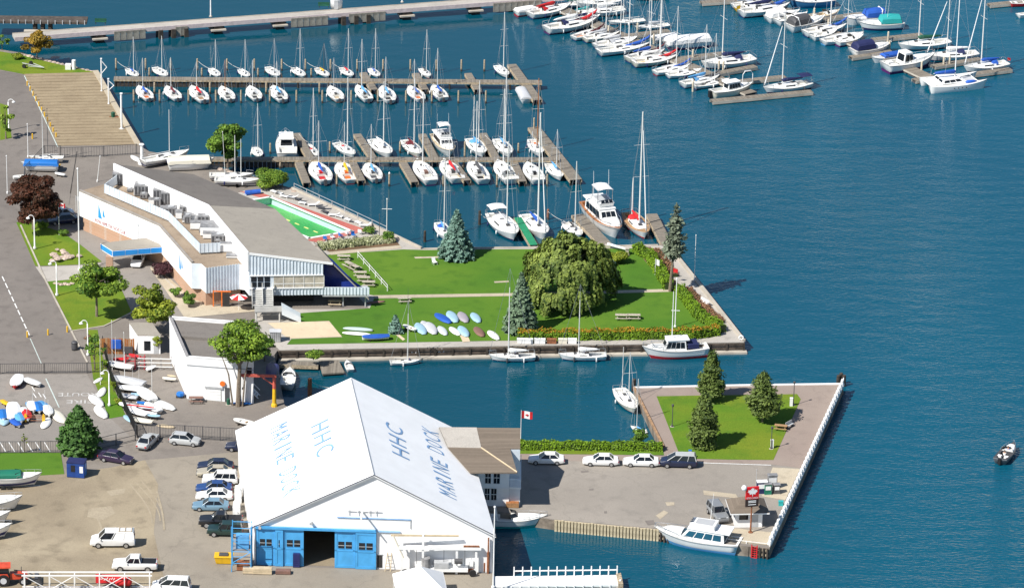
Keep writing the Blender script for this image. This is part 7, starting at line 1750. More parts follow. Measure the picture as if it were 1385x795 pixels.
for a in ((222,374,22,36,'dark purple bush beside the entrance canopy',L_PUR),(369,254,24,52,'green and yellow bush at the shore below the tree',L_BRD),(382,252,22,22,'yellow flowering bush at the shore',L_YGR),(255,415,20,22,'green bush at the clubhouse path',L_GRN),(237,402,14,18,'small green bush beside the tan path',L_GRN),
          (255,400,9,14,'low bush at the brick wall corner',L_GRN),(862,603,28,26,'loose green bush at the basin corner by the hedge',L_GRN),(424,486,14,32,'green bush on the quay wall above the gangway',L_BRD),(214,478,34,18,'yellow green creeper bush beside the small white shed',L_YGR),(56,310,11,20,'low green shrub under the dark red tree',L_BRD),(86,318,9,18,'round green shrub at the verge edge',L_GRN),
          (500,316,9,22,'dark green shrub at the pool corner',L_GRN),(525,326,14,22,'green shrub at the right end of the flower bed',L_GRN),(24,80,9,22,'yellow shrub on the top left shore',L_YGR),(835,356,16,30,'yellow flowering shrub right of the willow',L_YGR),(822,362,12,28,'pale silvery shrub at the foot of the willow',L_BSP),
          (127,470,22,16,'climbing shrub at the yard fence end',L_GRN),(142,500,18,12,'narrow shrub along the yard fence',L_BRD),(154,530,20,12,'green shrub at the yard fence by the lamp',L_YGR),(160,548,12,14,'low yellow shrub at the yard fence foot',L_YGR),(118,463,14,10,'small shrub beside the lamp base',L_BRN)):
    shrub(*a)
hedge([(700,606.5),(800,607.5),(896,608.5)],1.1,1.0,'clipped green hedge along the wharf road',L_HED)
hedge([(700,459),(850,457.5),(938,456.5),(972,452)],1.3,1.25,'long clipped hedge with orange flowers along the south quay',L_HED,top=L_ORF)
hedge([(918,395),(945,430),(977,450)],1.3,1.2,'clipped hedge along the eastern planting bed',L_HED)
hedge([(860,339),(880,352),(893,372),(905,392)],1.4,1.2,'bright hedge curving along the north east lawn corner',L_HED)
hedge([(928,393),(952,418),(974,438)],1.6,.5,'bed of brown and orange plants behind the eastern hedge',L_BRN,per=120,cat='flower bed',name='flower_bed')
hedge([(886,340),(900,358),(912,375)],1.3,.5,'bed of reddish plants at the north east corner',L_BRN,per=120,cat='flower bed',name='flower_bed')
hedge([(432,336),(480,330.5),(532,325.5)],2.2,.6,'pale flowering bed between the pool and the lawn',L_FLO,per=140,cat='flower bed',name='flower_bed')
# ------------------------------------------------------------------ dinghies, boats ashore, furniture, flags, people
def blunt(m_): m_.v = [(x*.97 if x < 0 else .46*math.sin(min(1.57,x*3.2)), y, z) for x, y, z in m_.v]; return m_
def dinghy_hull(): return blunt(hull_mb(.40,.10,.62,over=.08,full=.6,N=22))
def cover_mb():
    rings = []; N = 10
    for i in range(N+1):
        t = i/N; w = hull_w(t,.40,.62)*1.04+.004; z = sheer(t,.10); x = -.502+t*1.004; k = max(.0,math.sin(math.pi*(.12+.8*t)))*.075
        rings.append([(x,-w,z-.03),(x,-w,z+.004),(x,-w*.55,z+k*.6),(x,0,z+k),(x,w*.55,z+k*.6),(x,w,z+.004),(x,w,z-.03)])
    return blunt(MB().loft(rings,False,True,True))
def upturned_mb():
    rings = []
    for i in range(15):
        x = -1+2*i/14; k = max(.04,(1-abs(x)**2.5))**.6; k = max(k,.42) if i == 0 else k; w = .18*k; h = .085*k**.5*(1-.12*x)
        rings.append([(x*.5,w*math.cos(q*math.pi/6),.015+h*math.sin(q*math.pi/6)**.8 if 0 < q < 6 else .015) for q in range(7)])
    return MB().loft(rings, False, True, True)
def dinghy(bow, stern, label, cover=None, hull=None, group=None, z=0.0, upturned=False, mast=0, mastm=ALU, cradle=True, stripe=None, zoff=.25, slim=1.0):
    a, b = P(stern[0],stern[1],GZ+.5+z), P(bow[0],bow[1],GZ+.5+z); d = b-a; d.z = 0; L = d.length; c = (a+b)/2
    t = thing('dinghy', label, 'dinghy', (c.x,c.y,GZ+z), math.atan2(d.y,d.x), group, (L,L*slim,L*.85))
    if upturned: ob('hull', cached('upturned', upturned_mb, True), cover or W_HULL, t, loc=(0,0,.03))
    else:
        zo = zoff/L
        ob('hull', cached('dhull', dinghy_hull, True), hull or W_HULL, t, loc=(0,0,zo+.04))
        if cover: ob('cover', cached('dcover', cover_mb), cover, t, loc=(0,0,zo+.04))
        else: ob('deck', cached('ddeck', lambda: blunt(deck_mb(.40,.10,.62,.08,.62,.11,.06))), W_DECK, t, loc=(0,0,zo+.04)); ob('thwart', cached('dthw', lambda: MB().box(-.12,-.06,-.15,.15,.06,.075)), TEAK, t, loc=(0,0,zo+.04))
        if stripe: ob('hull_stripe', cached('dstr', lambda: hull_mb(.40,.10,.62,over=.08,z0=None,top=.75,bot=.4,grow=.004,full=.6)), stripe, t, loc=(0,0,zo+.04))
    if cradle and not upturned:
        for x in (-.22,.2): ob('cradle', cached('dcradle', lambda: MB().box(-.02,.02,-.13,.13,0,.09)), DARKW, t, loc=(x,0,0))
    if upturned:
        for x in (-.22,.2): ob('cradle', cached('ducr', lambda: MB().box(-.02,.02,-.14,.14,0,.06)), DARKW, t, loc=(x,0,0))
    if mast:
        H = HM(*[(bow[i]+stern[i])/2 for i in (0,1)],mast)/L; MB().tube((.12,0,.1),(.12,0,.1+H),.011,.007,6).build('mast', mastm, t)
    return t
GD = 'covered dinghies on the south lawn'
for (b, s, cv, lb) in (((571,431),(582,443),LGREY,'grey covered dinghy farthest back on the south lawn'), ((589,421),(609,434),BLUE,'bright blue covered dinghy on the south lawn'), ((607,418),(617,433),PALEB,'pale blue covered dinghy beside the bright blue one'), ((622,419),(631,433),mat('mauve_cover', (.33,.30,.34), .8),'mauve grey covered dinghy between two pale blue ones'), ((639,420),(648,433),PALEB,'pale blue covered dinghy farthest right in the back row'),
    ((564,434),(574,449),PALEB,'pale blue covered dinghy at the left of the front row'), ((578,433),(588,449),LGREY,'long grey covered dinghy second in the front row'), ((594,438),(603,450),mat('pale_grey_cover', (.52,.57,.60), .8),'pale grey covered dinghy in the middle of the front row'), ((609,439),(621,450),W_HULL,'white upturned dinghy in the front row'), ((622,438),(632,452),PALEB,'pale blue covered dinghy third from the right in the front row'), ((643,439),(653,452),BROWNC,'brown covered dinghy on the south lawn'), ((661,444),(674,456),W_HULL,'white upturned dinghy farthest right on the south lawn')):
    dinghy(b, s, lb, cv, None, GD, upturned=True)
dinghy((545,439),(562,446),'white dinghy with pole beside the tiny spruce', None, W_HULL, GD, mast=64, mastm=DGREY)
dinghy((464,441),(504,444),'pale green long rowing boat on the lawn by the sand court', mat('pale_green_cover', (.42,.52,.50), .7), None, 'long boats on the lawn', upturned=True, slim=.55)
dinghy((463,447),(501,450),'white upturned long boat on the lawn by the sand court', W_HULL, None, 'long boats on the lawn', upturned=True, slim=.55)
dinghy((488,457),(527,455),'flat bright blue covered boat on the lawn', BLUE, None, 'long boats on the lawn', slim=.8)
dinghy((521,404),(496,407),'orange brown canoe beside the clubhouse lawn corner', BROWNC, None, None, upturned=True, slim=.6)
# dinghies in the yards
GY = 'dinghies in the west dinghy park'
for b, s, cv, hl, up_, lb, ms in (
    ((55,521),(34,512),W_HULL,None,0,'white covered dinghy on the road near the black fence',0), ((19,524),(26,508),W_PAINT,RED,0,'red hulled dinghy with white cover by the black fence',0),
    ((20,564),(17,546),W_PAINT,None,0,'white covered dinghy stacked at the left of the dinghy park',0), ((27,576),(15,566),BLUE,None,0,'blue dinghy lying low at the left of the dinghy park',0), ((5,572),(8,553),PALEB,None,1,'pale upturned dinghy at the left edge',0), ((12,547),(2,540),YEL,YEL,0,'yellow dinghy at the left edge behind the white one',0), ((35,566),(30,552),W_HULL,None,0,'white dinghy between the stack and the yellow rack',0),((160,545),(186,550),W_HULL,W_HULL,0,'white dinghy with blue cockpit left of the red mast',0),((168,558),(182,568),PALEB,None,1,'pale blue upturned dinghy at the yard fence foot',0),((174,478),(190,482),RED,None,0,'red tarp covered dinghy under the red rack',0),
    ((48,555),(38,544),SKYB,None,0,'light blue covered dinghy left of its twin',30), ((66,554),(53,543),SKYB,None,0,'light blue covered dinghy right of its twin',30), ((58,576),(66,562),W_HULL,None,1,'white upturned dinghy at the front of the dinghy park',0), ((87,569),(72,552),CREAM,None,1,'cream upturned dinghy beside the dark conifer',0),
    ((127,514),(138,507),W_HULL,None,1,'white dinghy with red patch by the lamp post',0),((134,533),(141,521),W_HULL,None,1,'white upturned dinghy on the verge, second from the back',0),((122,531),(138,546),W_HULL,None,1,'white upturned dinghy on the verge, third from the back',0),((130,546),(143,562),W_HULL,None,1,'white upturned dinghy nearest on the verge',0),
    ((142,491),(180,498),W_HULL,W_HULL,0,'long white keelboat hull beside the red rack',46),((152,486),(174,484),RED,None,0,'red covered dinghy behind the long white hull',0),((198,500),(209,493),W_HULL,None,0,'white dinghy with red stripe in the middle of the yard',0),
    ((152,512),(196,521),LGREY,None,0,'white and grey dinghy at the back of the crowded yard row',48),((158,524),(194,526),W_PAINT,None,0,'white covered dinghy second in the crowded yard row',0),((160,533),(186,538),LGREY,None,0,'grey dinghy with gear in the crowded yard row',0),((188,526),(208,543),W_HULL,None,0,'white dinghy with blue seats right of the crowded row',0),((207,538),(236,551),W_HULL,None,1,'slim white hull lying apart in the yard',0),((197,545),(217,557),W_HULL,None,0,'white dinghy with a red mast laid over it',0),((172,552),(200,562),W_PAINT,None,0,'broad white covered dinghy at the front of the yard',0),((177,566),(207,571),CREAM,None,0,'pale covered dinghy beside the lower fence',0),((181,516),(190,511),W_HULL,None,1,'small round white hull behind the crowded row',0),
    ((212,571),(236,574),TAN,None,1,'tan tarp covered dinghy at the yard fence',0),((219,510),(238,512),CREAM,None,0,'cream covered launch against the workshop wall',0),((226,503),(238,505),TAN,None,1,'tan upturned dinghy behind the cream launch',0)):
    dinghy(b, s, lb, cv, hl, GY, upturned=bool(up_), mast=ms)
t = dinghy((315,567),(345,574),'white open dinghy with wooden thwarts by the shed corner', None, W_HULL, None); 
# boats and racks
t = thing('dinghy_rack', 'red steel dinghy rack in the yard', 'rack', P(183,498)); 
for x in (-1.3,0,1.3): MB().box(x-.06,x+.06,-.5,.5,0,1.9).build('upright', mat('rack_red', (.38,.05,.06), .6), t)
for z in (.4,1.0,1.6): MB().box(-1.5,1.5,-.06,.06,z,z+.12).build('rail', MATS['rack_red'], t)
t = thing('dinghy_rack', 'grey steel rack holding poles beside the workshop', 'rack', P(210,500))
for x in (-2.2,-.7,.8,2.2): MB().tube((x,0,0),(x,.1,2.0),.06,.06,6).build('upright', GALV, t)
for z in (.5,1.1,1.7): MB().tube((-2.4,-.1,z),(2.4,-.1,z),.07,.07,6).build('pole', ALU, t)
t = thing('yellow_rack', 'yellow and red oar rack among the dinghies', 'rack', P(47,572))
for x in (-1.2,1.2):
    MB().loft([[(x+.22*k*math.cos(q),-.1,.75+.65*k*math.sin(q)) for q in [i*math.pi/5 for i in range(10)]],[(x+.22*k*math.cos(q),.05,.75+.65*k*math.sin(q)) for q in [i*math.pi/5 for i in range(10)]]] if (k := 1) else 0).build('float_end', YEL, t)
for z in (.4,.8,1.1): MB().tube((-1.2,0,z),(1.2,0,z),.05,.05,5).build('rail', RUST, t)
for i in range(12):
    x, y = 164+R.uniform(-3,3)+i*3.1, 508+i*5.0+R.uniform(-2,2); cv = (W_PAINT,STR_B,W_HULL,RED,W_PAINT,PALEB)[i % 6]
    dinghy((x+R.uniform(16,22),y+R.uniform(0,5)),(x,y),'%s small dinghy from the back in the packed yard row' % ORD[i],cv,None,'small dinghies packed in the yard row',upturned=i % 3 == 0,mast=(0,0,34,0,40,0)[i % 6],zoff=.45)
for i in range(7):
    x, y = 4+i*9.5+R.uniform(-2,2), 560+R.uniform(-9,6); dinghy((x+R.uniform(2,7),y+6),(x,y-7),'%s small dinghy from the left in the packed dinghy park' % ORD[i],(STR_B,W_PAINT,SKYB,RED,W_PAINT,STR_B,W_HULL)[i],None,'small dinghies packed in the dinghy park',mast=(0,26,0,30,0,0,24)[i],zoff=.4)
t = thing('fallen_mast', 'red mast laid across the white dinghies', 'mast', P(172,547,GZ+1.1)); MB().tube((0,0,0),tuple(P(208,551,GZ+1.1)-P(172,547,GZ+1.1)),.1,.1,6).build('tube', RED, t)
pole(131+5,520,60,'thin mast standing among the fence shrubs', .035, ALU); pole(152,500,66,'thin pale mast over the blue tarp', .035, ALU); pole(168,498,48,'thin pale mast behind the long white hull', .035, ALU); pole(205.5,531,44,'thin mast standing in the yard asphalt', .04, ALU)
t = thing('tarp_bundle', 'blue bundle on a trolley at the workshop corner', 'trolley', P(244,537)); MB().lathe([(.05,.9),(.5,.7),(.6,.4),(.5,.2)],8).build('bundle', STR_B, t); 
for s in (-.5,.5): MB().cyl((s,-.2,.2),(1,0,0),.2,.1,10).build('wheel', BLACK, t)
def picnic(x, y, label, rz=0.0, m=None, s=1.0):
    t = thing('picnic_table', label, 'picnic table', P(x,y), rz, 'picnic tables', s); m = m or mat('grey_bench_wood', (.40,.36,.29), .85, var=.2, scale=3)
    for i in range(5): MB().box(-.95,.95,-.38+i*.155,-.38+i*.155+.14,.72,.76).build('top_plank', m, t)
    for y_ in (-.8,.55): MB().box(-.95,.95,y_,y_+.27,.42,.46).build('seat', m, t)
    for x_ in (-.65,.65):
        for sg in (-1,1): MB().tube((x_,sg*.2,.72),(x_,sg*.55,0),.045,.045,4).build('leg', m, t)
        MB().box(x_-.04,x_+.04,-.75,.75,.36,.42).build('brace', m, t)
for i, (x, y, rz) in enumerate(((465,352,.02),(473,362,-.9),(479,365,-.9),(487,374,.02),(491.5,381,.02),(498.5,387,.02))): picnic(x,y,'%s picnic table from the top beside the clubhouse' % ORD[i],rz)
picnic(547,409,'pale picnic table alone on the south lawn',.15); picnic(841,432,'picnic table left half of the pair beside the willow shadow',0,None,1.0); picnic(857,432,'picnic table right half of the pair beside the willow shadow',0,None,1.0); picnic(1056,581,'small brown picnic table in the park',-.2,TEAK,.9); picnic(265,544,'dark picnic table before the workshop garage',0.05,BROWNC)
picnic(453,413,'pale table with red and white things under the clubhouse balcony',.0,TAN)
t = thing('park_bench', 'grey bench beside the park picnic table', 'bench', P(1068,578), .9); MB().box(-.7,.7,-.2,.2,.4,.46).build('seat', GREYP, t); MB().box(-.7,.7,.17,.23,.5,.9).build('backrest', GREYP, t)
for x in (-.6,.6): MB().box(x-.04,x+.04,-.2,.2,0,.4).build('leg', DGREY, t)
# white lockers along the hedge
for i, (x, w, m, lb) in enumerate(((710,2.2,W_PAINT,'long white dock locker at the left of the row'),(730,1.5,W_PAINT,'white dock locker second from the left'),(746,1.3,RUST,'rusty brown dock locker in the row'),(761,1.2,CREAM,'cream dock locker left of the last one'),(774,1.2,W_PAINT,'white dock locker at the right of the row'))):
    t = thing('dock_locker', lb, 'locker', P(x,464.2), 0, 'dock lockers along the south hedge'); MB().box(-w/2,w/2,-.3,.3,.05,.62).build('box', m, t); MB().box(-w/2-.04,w/2+.04,-.34,.34,.62,.70).build('lid', m, t); MB().box(-w/2+.1,w/2-.1,-.25,.25,0,.05).build('base', DARKW, t)
t = thing('white_bench', 'white bench along the eastern sea wall', 'bench', P(952,412), -.95); MB().box(-1,1,-.2,.2,.4,.47).build('seat', W_PAINT, t); MB().box(-1,1,.18,.22,.5,.9).build('backrest', W_PAINT, t)
for x in (-.8,.8): MB().box(x-.05,x+.05,-.2,.2,0,.4).build('leg', W_PAINT, t)
t = thing('cannon', 'long white boom lying beside the bow of the motor yacht', 'boom', P(822,330,GZ+.6)); MB().tube((0,0,0),tuple(P(851,338,GZ+.6)-P(822,330,GZ+.6)),.22,.14,8).build('tube', W_PAINT, t); MB().box(-.4,.4,-.3,.3,-.6,-.1).build('cradle', CONC, t); t.name = 'white_boom'
t = thing('stone_pedestal', 'small grey stone pedestal at the lawn edge', 'pedestal', P(848,345)); MB().box(-.35,.35,-.35,.35,0,.25).build('base', CONC, t); MB().tbox((-.25,.25,.25,.25),.25,(-.2,.2,.2,.2),1.0).build('column', CONC, t); MB().box(-.3,.3,-.3,.3,1.0,1.12).build('cap', CONC, t)
t = thing('folding_chair', 'white folding chair alone on the north lawn', 'chair', P(588,358), .5); MB().box(-.3,.3,-.3,.3,.4,.46).build('seat', W_PAINT, t); MB().add([(-.3,.3,.46),(.3,.3,.46),(.3,.55,1.0),(-.3,.55,1.0)],[(0,1,2,3)]).build('backrest', W_PAINT, t)
for x in (-.27,.27):
    for y in (-.27,.27): MB().tube((x,y,0),(x,y,.4),.03,.03,4).build('leg', W_PAINT, t)
t = thing('wooden_hut', 'small grey timber box hut beside the sand court', 'hut', P(372.5,461)); MB().box(-.75,.75,-.5,.5,0,1.5).build('walls', GALV, t); MB().box(-.85,.85,-.6,.6,1.5,1.6).build('roof', LGREY, t)
for i in range(6): MB().box(-.74+i*.25,-.66+i*.25,-.54,-.5,.05,1.48).build('batten', LGREY, t)
# boulders on the verges
t = thing('rock_pile', 'heap of pinkish boulders on the grass verge', 'rocks', P(85,348)); RK = mat('pink_rock', (.42,.33,.27), .9, var=.3, scale=2, bump=.5)
def rock(r, seed):
    rr = random.Random(seed); m_ = MB(); m_.lathe([(.05*r,-.1*r),(.8*r,.0),(1.0*r,.3*r),(.7*r,.62*r),(.15*r,.75*r)],8); m_.v = [(x*rr.uniform(.8,1.2),y*rr.uniform(.8,1.2),z*rr.uniform(.85,1.15)) for x,y,z in m_.v]; return m_
for i in range(20): MB.build(rock(R.uniform(.3,.6),i).xf(Matrix.Translation((R.gauss(0,1.0),R.gauss(0,1.2),R.uniform(0,.35)))), 'boulder', RK, t)
t = thing('rock_pile', 'few flat boulders on the lower grass verge', 'rocks', P(85,385))
for i in range(6): MB.build(rock(R.uniform(.25,.45),i+50).xf(Matrix.Translation((i*.5-1.2,R.uniform(-.4,.4),0))), 'boulder', RK, t)
t = thing('shore_rocks', 'line of pale rocks along the shore above the ramp', 'rocks', P(70,84))
for i in range(18):
    p = P(28+i*5.6,73.5+i*1.35)-P(70,84); MB.build(rock(R.uniform(.35,.6),i+90).xf(Matrix.Translation((p.x,p.y,-.2))), 'boulder', RK, t)
t = thing('shore_rocks', 'pale rocks on the shore behind the clubhouse', 'rocks', P(360,246))
for i in range(22):
    p = P(290+i*5.2+R.uniform(-3,3),225+i*1.55+R.uniform(-1,3))-P(360,246); MB.build(rock(R.uniform(.35,.7),i+130).xf(Matrix.Translation((p.x,p.y,-.3))), 'boulder', RK, t)
t = thing('flat_trailer', 'grey boat trailer frame on the top left grass', 'trailer', P(45,92), -.5); MB().box(-2.2,2.2,-.06,.06,.4,.5).build('beam', GREYP, t); MB().box(-1.2,-1.1,-.9,.9,.4,.48).build('axle', DGREY, t); MB().tube((2.2,0,.45),(-.5,.8,.45),.05,.05,5).build('arm', GREYP, t); MB().tube((2.2,0,.45),(-.5,-.8,.45),.05,.05,5).build('arm', GREYP, t)
for s in (-1,1): MB().cyl((-1.15,s,.35),(0,1,0),.35,.2,12).build('wheel', BLACK, t)
t = thing('black_drum', 'black round bin standing beside the road lamp', 'bin', P(101,473)); MB().lathe([(.42,0),(.45,.3),(.45,1.1),(.38,1.25)],12).build('drum', DGREY, t, True); MB().lathe([(.47,1.0),(.47,1.08)],12).build('rim', BLACK, t)
# boats on trailers, left edge
def trailer_boat(bow, stern, label, kind, **k):
    t = motor_boat(bow, stern, label, kind, 'boats on trailers at the left edge', z=GZ+.55, zr=.75, **k)
    L = t.scale[0]
    MB().box(-.42,.46,-.012,.012,-.095,-.075).build('trailer_beam', GREYP, t)
    for x in (-.24,-.12):
        for s in (-1,1): MB().cyl((x,s*.13,-.085),(0,1,0),.36/L,.22/L,12).build('trailer_wheel', BLACK, t)
trailer_boat((57,647),(-14,650),'white motorboat with dark green cover on a trailer','runabout',canvas=GREENC,stripe=STR_N)
trailer_boat((31,678),(-45,686),'white speedboat bow second from the back at the left edge','express')
trailer_boat((15,699),(-60,706),'white speedboat bow third from the back at the left edge','runabout')
trailer_boat((17,716),(-60,723),'white low speedboat bow nearest at the left edge','runabout',hull=W_HULL,stripe=STR_N)
# boats stored ashore by the road and behind the clubhouse
def shore_sail(bow, stern, label, **k):
    t = sail_boat(bow, stern, k.pop('mast',0), label, 'boats stored ashore', z=GZ+.45, zr=.6, rig=False, spread=0, **k)
    for x in (-.25,.15): ob('cradle', cached('scradle', lambda: MB().box(-.015,.015,-.12,.12,-.09,.02)), DARKW, t)
    return t
shore_sail((38,213),(86,214),'white keelboat ashore farthest by the road fence',style='race',cover=None,stripe=None,mast=62)
dinghy((38,219),(60,220),'yellow dinghy ashore by the road fence',YEL,YEL,'boats stored ashore'); dinghy((62,222),(82,223),'yellow dinghy half hidden behind the blue covered boat',YEL,YEL,'boats stored ashore')
t = motor_boat((28,225),(80,226),'blue covered boat ashore by the road fence','covered','boats stored ashore',canvas=STR_B,z=GZ+.35,zr=.7)
dinghy((16,240),(45,238),'white open boat ashore beside the dark red tree',None,W_HULL,'boats stored ashore'); dinghy((74,233),(88,236),'small white dinghy behind the dark red tree',W_PAINT,None,'boats stored ashore')
shore_sail((256,206),(192,222),'white keelboat on a cradle behind the clubhouse roof',style='race',cover=None,mast=60)
t = motor_boat((290,222),(226,225),'boat under a cream tarp behind the clubhouse','covered','boats stored ashore',canvas=CREAM,z=GZ+.3,zr=.7)
shore_sail((343,238),(283,238),'long white hull ashore beside the shore bush',style='race',cover=None,mast=52,wind=False,boom=False)
shore_sail((352,246),(290,244),'white hull with grey gear nearest the pool end',style='race',cover=None,mast=54,wind=False,boom=False)
dinghy((190,216),(178,208),'white dinghy at the corner of the clubhouse roof',W_HULL,None,'boats stored ashore',upturned=True)
pole(305,246,66,'leaning pale mast in front of the round green tree', .045, ALU, lean=-.05)
pole(192,222,26,'short white tank post behind the clubhouse', .28)
t = thing('pool_roll', 'blue rolled pool cover at the pool end', 'pool cover', P(332,264)); MB().tube((0,0,.35),tuple(P(352,262)-P(332,264)+Vector((0,0,.35))),.4,.4,10).build('roll', BLUE, t); MB().box(-.2,.2,-.4,.4,0,.2).build('stand', GREYP, t)
# loungers on the pool terrace
GL = 'white loungers along the pool terrace'
k = 0
for (x, y) in ((372,262),(380,264),(386,268),(396,269),(404,272),(411,277),(424,279),(436,283),(441,289),(452,293),(461,295),(472,300),(486,304),(494,307)):
    t = thing('sun_lounger', '%s lounger from the far end along the pool terrace' % ORD[k], 'lounger', P(x,y), R.uniform(-.9,.2), GL); k += 1
    m_ = W_PAINT if k not in (5,8,9) else DGREY
    MB().box(-.9,.35,-.3,.3,.3,.36).build('seat', m_, t); MB().add([(.35,-.3,.36),(.35,.3,.36),(.9,.3,.75),(.9,-.3,.75)],[(0,1,2,3)]).build('backrest', m_, t)
    for xx in (-.8,.3):
        for s in (-.26,.26): MB().tube((xx,s,0),(xx,s,.3),.03,.03,4).build('leg', m_, t)
for i, (x, y) in enumerate(((440,326),(450,324),(461,322),(470,319),(478,321),(487,317))):
    t = thing('terrace_chair', '%s chair from the left at the near end of the pool' % ORD[i], 'chair', P(x,y), R.uniform(0,3), 'chairs at the near end of the pool')
    MB().box(-.28,.28,-.28,.28,.4,.45).build('seat', W_PAINT if i % 2 else STR_B, t); MB().box(-.28,.28,.24,.29,.46,.9).build('backrest', W_PAINT if i % 2 else STR_B, t)
    for xx in (-.24,.24):
        for yy in (-.24,.24): MB().tube((xx,yy,0),(xx,yy,.4),.025,.025,4).build('leg', W_PAINT, t)
t = thing('parasol', 'red and white parasol at the clubhouse door', 'parasol', P(323,419)); pr_ = 1.3
MB().tube((0,0,0),(0,0,2.3),.04,.04,6).build('pole', W_PAINT, t)
for i in range(8):
    a0, a1 = i*math.pi/4, (i+1)*math.pi/4; MB().add([(0,0,2.4),(pr_*math.cos(a0),pr_*math.sin(a0),1.95),(pr_*math.cos(a1),pr_*math.sin(a1),1.95)],[(0,1,2)]).build('canopy_panel', RED if i % 2 else W_PAINT, t)
# clubhouse door frame posts, orange
t = thing('side_door', 'dark doorway with orange frame in the brick clubhouse wall', 'door', P(306,414)); MB().box(-.5,.5,-.25,-.2,0,2.0).build('leaf', RSHADE, t); MB().box(-1.9,-1.75,-.3,-.15,0,2.3).build('frame_post', ORANGE, t); MB().box(-.7,-.55,-.3,-.15,0,2.3).build('frame_post', ORANGE, t); MB().box(-1.9,.7,-.32,-.14,2.3,2.42).build('frame_head', ORANGE, t)
# flags
def flag(x, y, h, label, W=1.3, H=.75, canada=True, base_z=GZ):
    Hp = HM(x,y,h,base_z); t = thing('flag', label, 'flag', P(x,y,base_z)); MB().tube((0,0,0),(0,0,Hp),.05,.035,6).build('pole', W_PAINT, t)
    n_ = 8
    def band(u0,u1,m_,nm,off=0):
        vs, fs = [], []; k_ = 4
        for i in range(k_+1):
            u = u0+(u1-u0)*i/k_; yy = .10*math.sin(u*5.5)+off; dz = -.10*u
            vs += [(u*W,yy,Hp-.1+dz),(u*W,yy,Hp-.1-H+dz)]
        fs = [(2*i,2*i+2,2*i+3,2*i+1) for i in range(k_)]; return MB().add(vs,fs).build(nm,m_,t)
    if canada:
        band(.02,.27,RED,'red_band'); band(.27,.75,W_PAINT,'white_band'); band(.75,1.0,RED,'red_band')
        MB().sheet(leaf_pts(.26,W*.51,Hp-.1-H*.55,-.10)).build('maple_leaf', RED, t)
    else: band(.02,1.0,RED if canada is None else W_PAINT,'cloth')
flag(704,604,50,'red and white maple leaf flag beside the brown roofed house',1.5,1.05)
flag(80,318,44,'red and white flag among cars behind the dark red tree',1.0,.7)
flag(886,372,22,'white and red pennant in the north east bed',.6,.9,False); flag(908,382,20,'orange pennant at the conifer trunk',.9,.6,None)
flag(103,285,20,'white pennant at the clubhouse corner flagpole',1.1,.7,False)
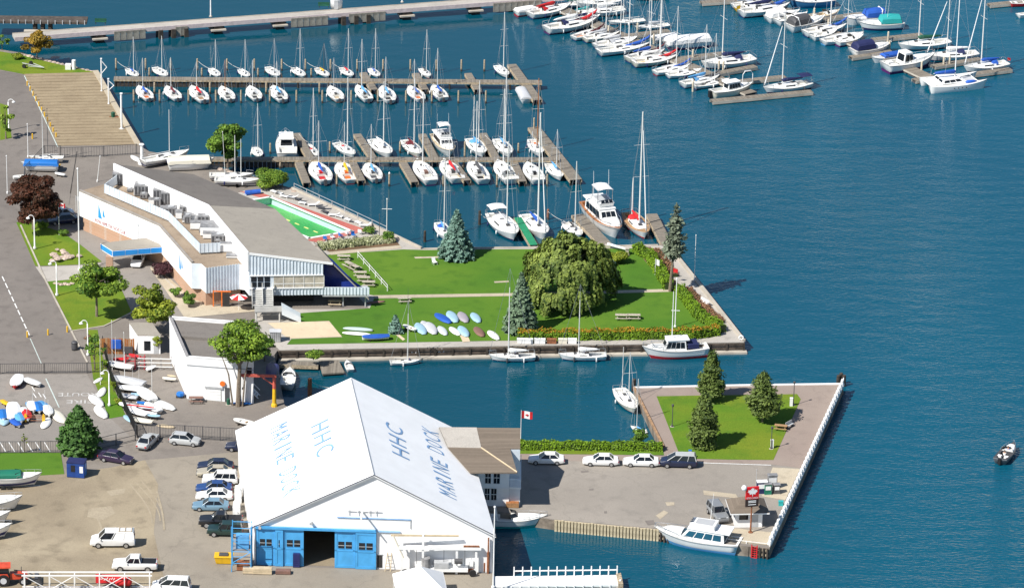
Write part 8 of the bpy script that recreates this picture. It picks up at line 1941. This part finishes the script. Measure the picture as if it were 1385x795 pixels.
# two people in the fishing boat
def seated_person(loc, rz, label, shirt, pants, hair):
    t = thing('person', label, 'person', loc, rz)
    def skinned(name, V_, E_, rad, m_, sub=2):
        me = bpy.data.meshes.new(name); me.from_pydata(V_,E_,[]); o = ob(name, me, None, t)
        md = o.modifiers.new('skin','SKIN'); 
        for i, r_ in enumerate(rad): me.skin_vertices[0].data[i].radius = (r_,r_)
        me.skin_vertices[0].data[0].use_root = True
        s_ = o.modifiers.new('sub','SUBSURF'); s_.levels = sub; s_.render_levels = sub
        bpy.context.view_layer.update()
        m2 = bpy.data.meshes.new_from_object(o.evaluated_get(bpy.context.evaluated_depsgraph_get()))
        bpy.data.objects.remove(o); m2.materials.clear(); return ob(name, m2, m_, t)
    V_ = [(0,0,.45),(0,0,.62),(0,0,.86),(0,0,.98),(.02,0,1.10),(.02,0,1.22),  (0,.17,.88),(.12,.22,.66),(.36,.16,.62),(.44,.14,.62), (0,-.17,.88),(.12,-.22,.66),(.36,-.16,.62),(.44,-.14,.62), (.02,.10,.45),(.42,.12,.48),(.46,.12,.06),(.58,.12,.03), (.02,-.10,.45),(.42,-.12,.48),(.46,-.12,.06),(.58,-.12,.03)]
    E_ = [(0,1),(1,2),(2,3),(3,4),(4,5),(2,6),(6,7),(7,8),(8,9),(2,10),(10,11),(11,12),(12,13),(0,14),(14,15),(15,16),(16,17),(0,18),(18,19),(19,20),(20,21)]
    rad = [.14,.14,.15,.06,.095,.085, .065,.05,.04,.045, .065,.05,.04,.045, .095,.075,.05,.04, .095,.075,.05,.04]
    skinned('body',V_,E_,rad,SKIN)
    skinned('shirt',[(0,0,.47),(0,0,.64),(0,0,.87),(0,.18,.88),(.10,.22,.70),(0,-.18,.88),(.10,-.22,.70)],[(0,1),(1,2),(2,3),(3,4),(2,5),(5,6)],[.16,.16,.165,.08,.065,.08,.065],shirt)
    skinned('trousers',[(0,0,.47),(.02,.10,.45),(.42,.12,.48),(.46,.12,.15),(.02,-.10,.45),(.42,-.12,.48),(.46,-.12,.15)],[(0,1),(1,2),(2,3),(0,4),(4,5),(5,6)],[.155,.11,.09,.065,.11,.09,.065],pants)
    MB().lathe([(.02,1.30),(.10,1.27),(.115,1.20),(.10,1.14)],8,(-.01,0,0)).build('hair', hair, t, True)
fb = [o for o in COL.objects if o.name.startswith('fishing_boat')][0]
ax = fb.rotation_euler.z; c = fb.location
for dx, lb, sh, hr_ in ((-1.0,'person in white shirt seated at the stern of the fishing boat',W_PAINT,DGREY),(.5,'person in blue jacket seated midships in the fishing boat',STR_B,BROWNC)):
    seated_person((c.x+math.cos(ax)*dx,c.y+math.sin(ax)*dx,.12),ax,lb,sh,DGREY,hr_)
# big inflatable and blue tarped boats at the crane
motor_boat((392,502),(388,527),'white inflatable boat tied beside the crane','runabout',None,st='s',zr=.5,name='inflatable_boat')
t = motor_boat((368,498),(366,524),'dark blue covered boat beside the crane','covered',None,st='s',canvas=STR_N,zr=.5)
t = thing('gas_locker', 'green gas bottle locker beside the yard stair', 'locker', P(309,547)); MB().lathe([(.25,0),(.25,.8),(.1,.95)],8).build('bottle', DGREEN, t); MB().box(-.35,.35,-.3,.3,0,.06).build('base', CONC, t)
t = thing('kayak', 'blue kayak lying at the foot of the yard stair', 'kayak', P(327,547)); MB().loft([[(x,.28*k*math.cos(q*math.pi/4),.2+.16*k*math.sin(q*math.pi/4)) for q in range(8)] for x, k in ((-1.4,.1),(-1.0,.7),(-.3,1),(.3,1),(1.0,.7),(1.4,.1))]).build('hull', STR_B, t, True); MB().loft([[(x,.15*k*math.cos(q*math.pi/4),.37+.03*math.sin(q*math.pi/4)) for q in range(8)] for x, k in ((-.35,.6),(0,1),(.35,.6))]).build('cockpit', BLACK, t)
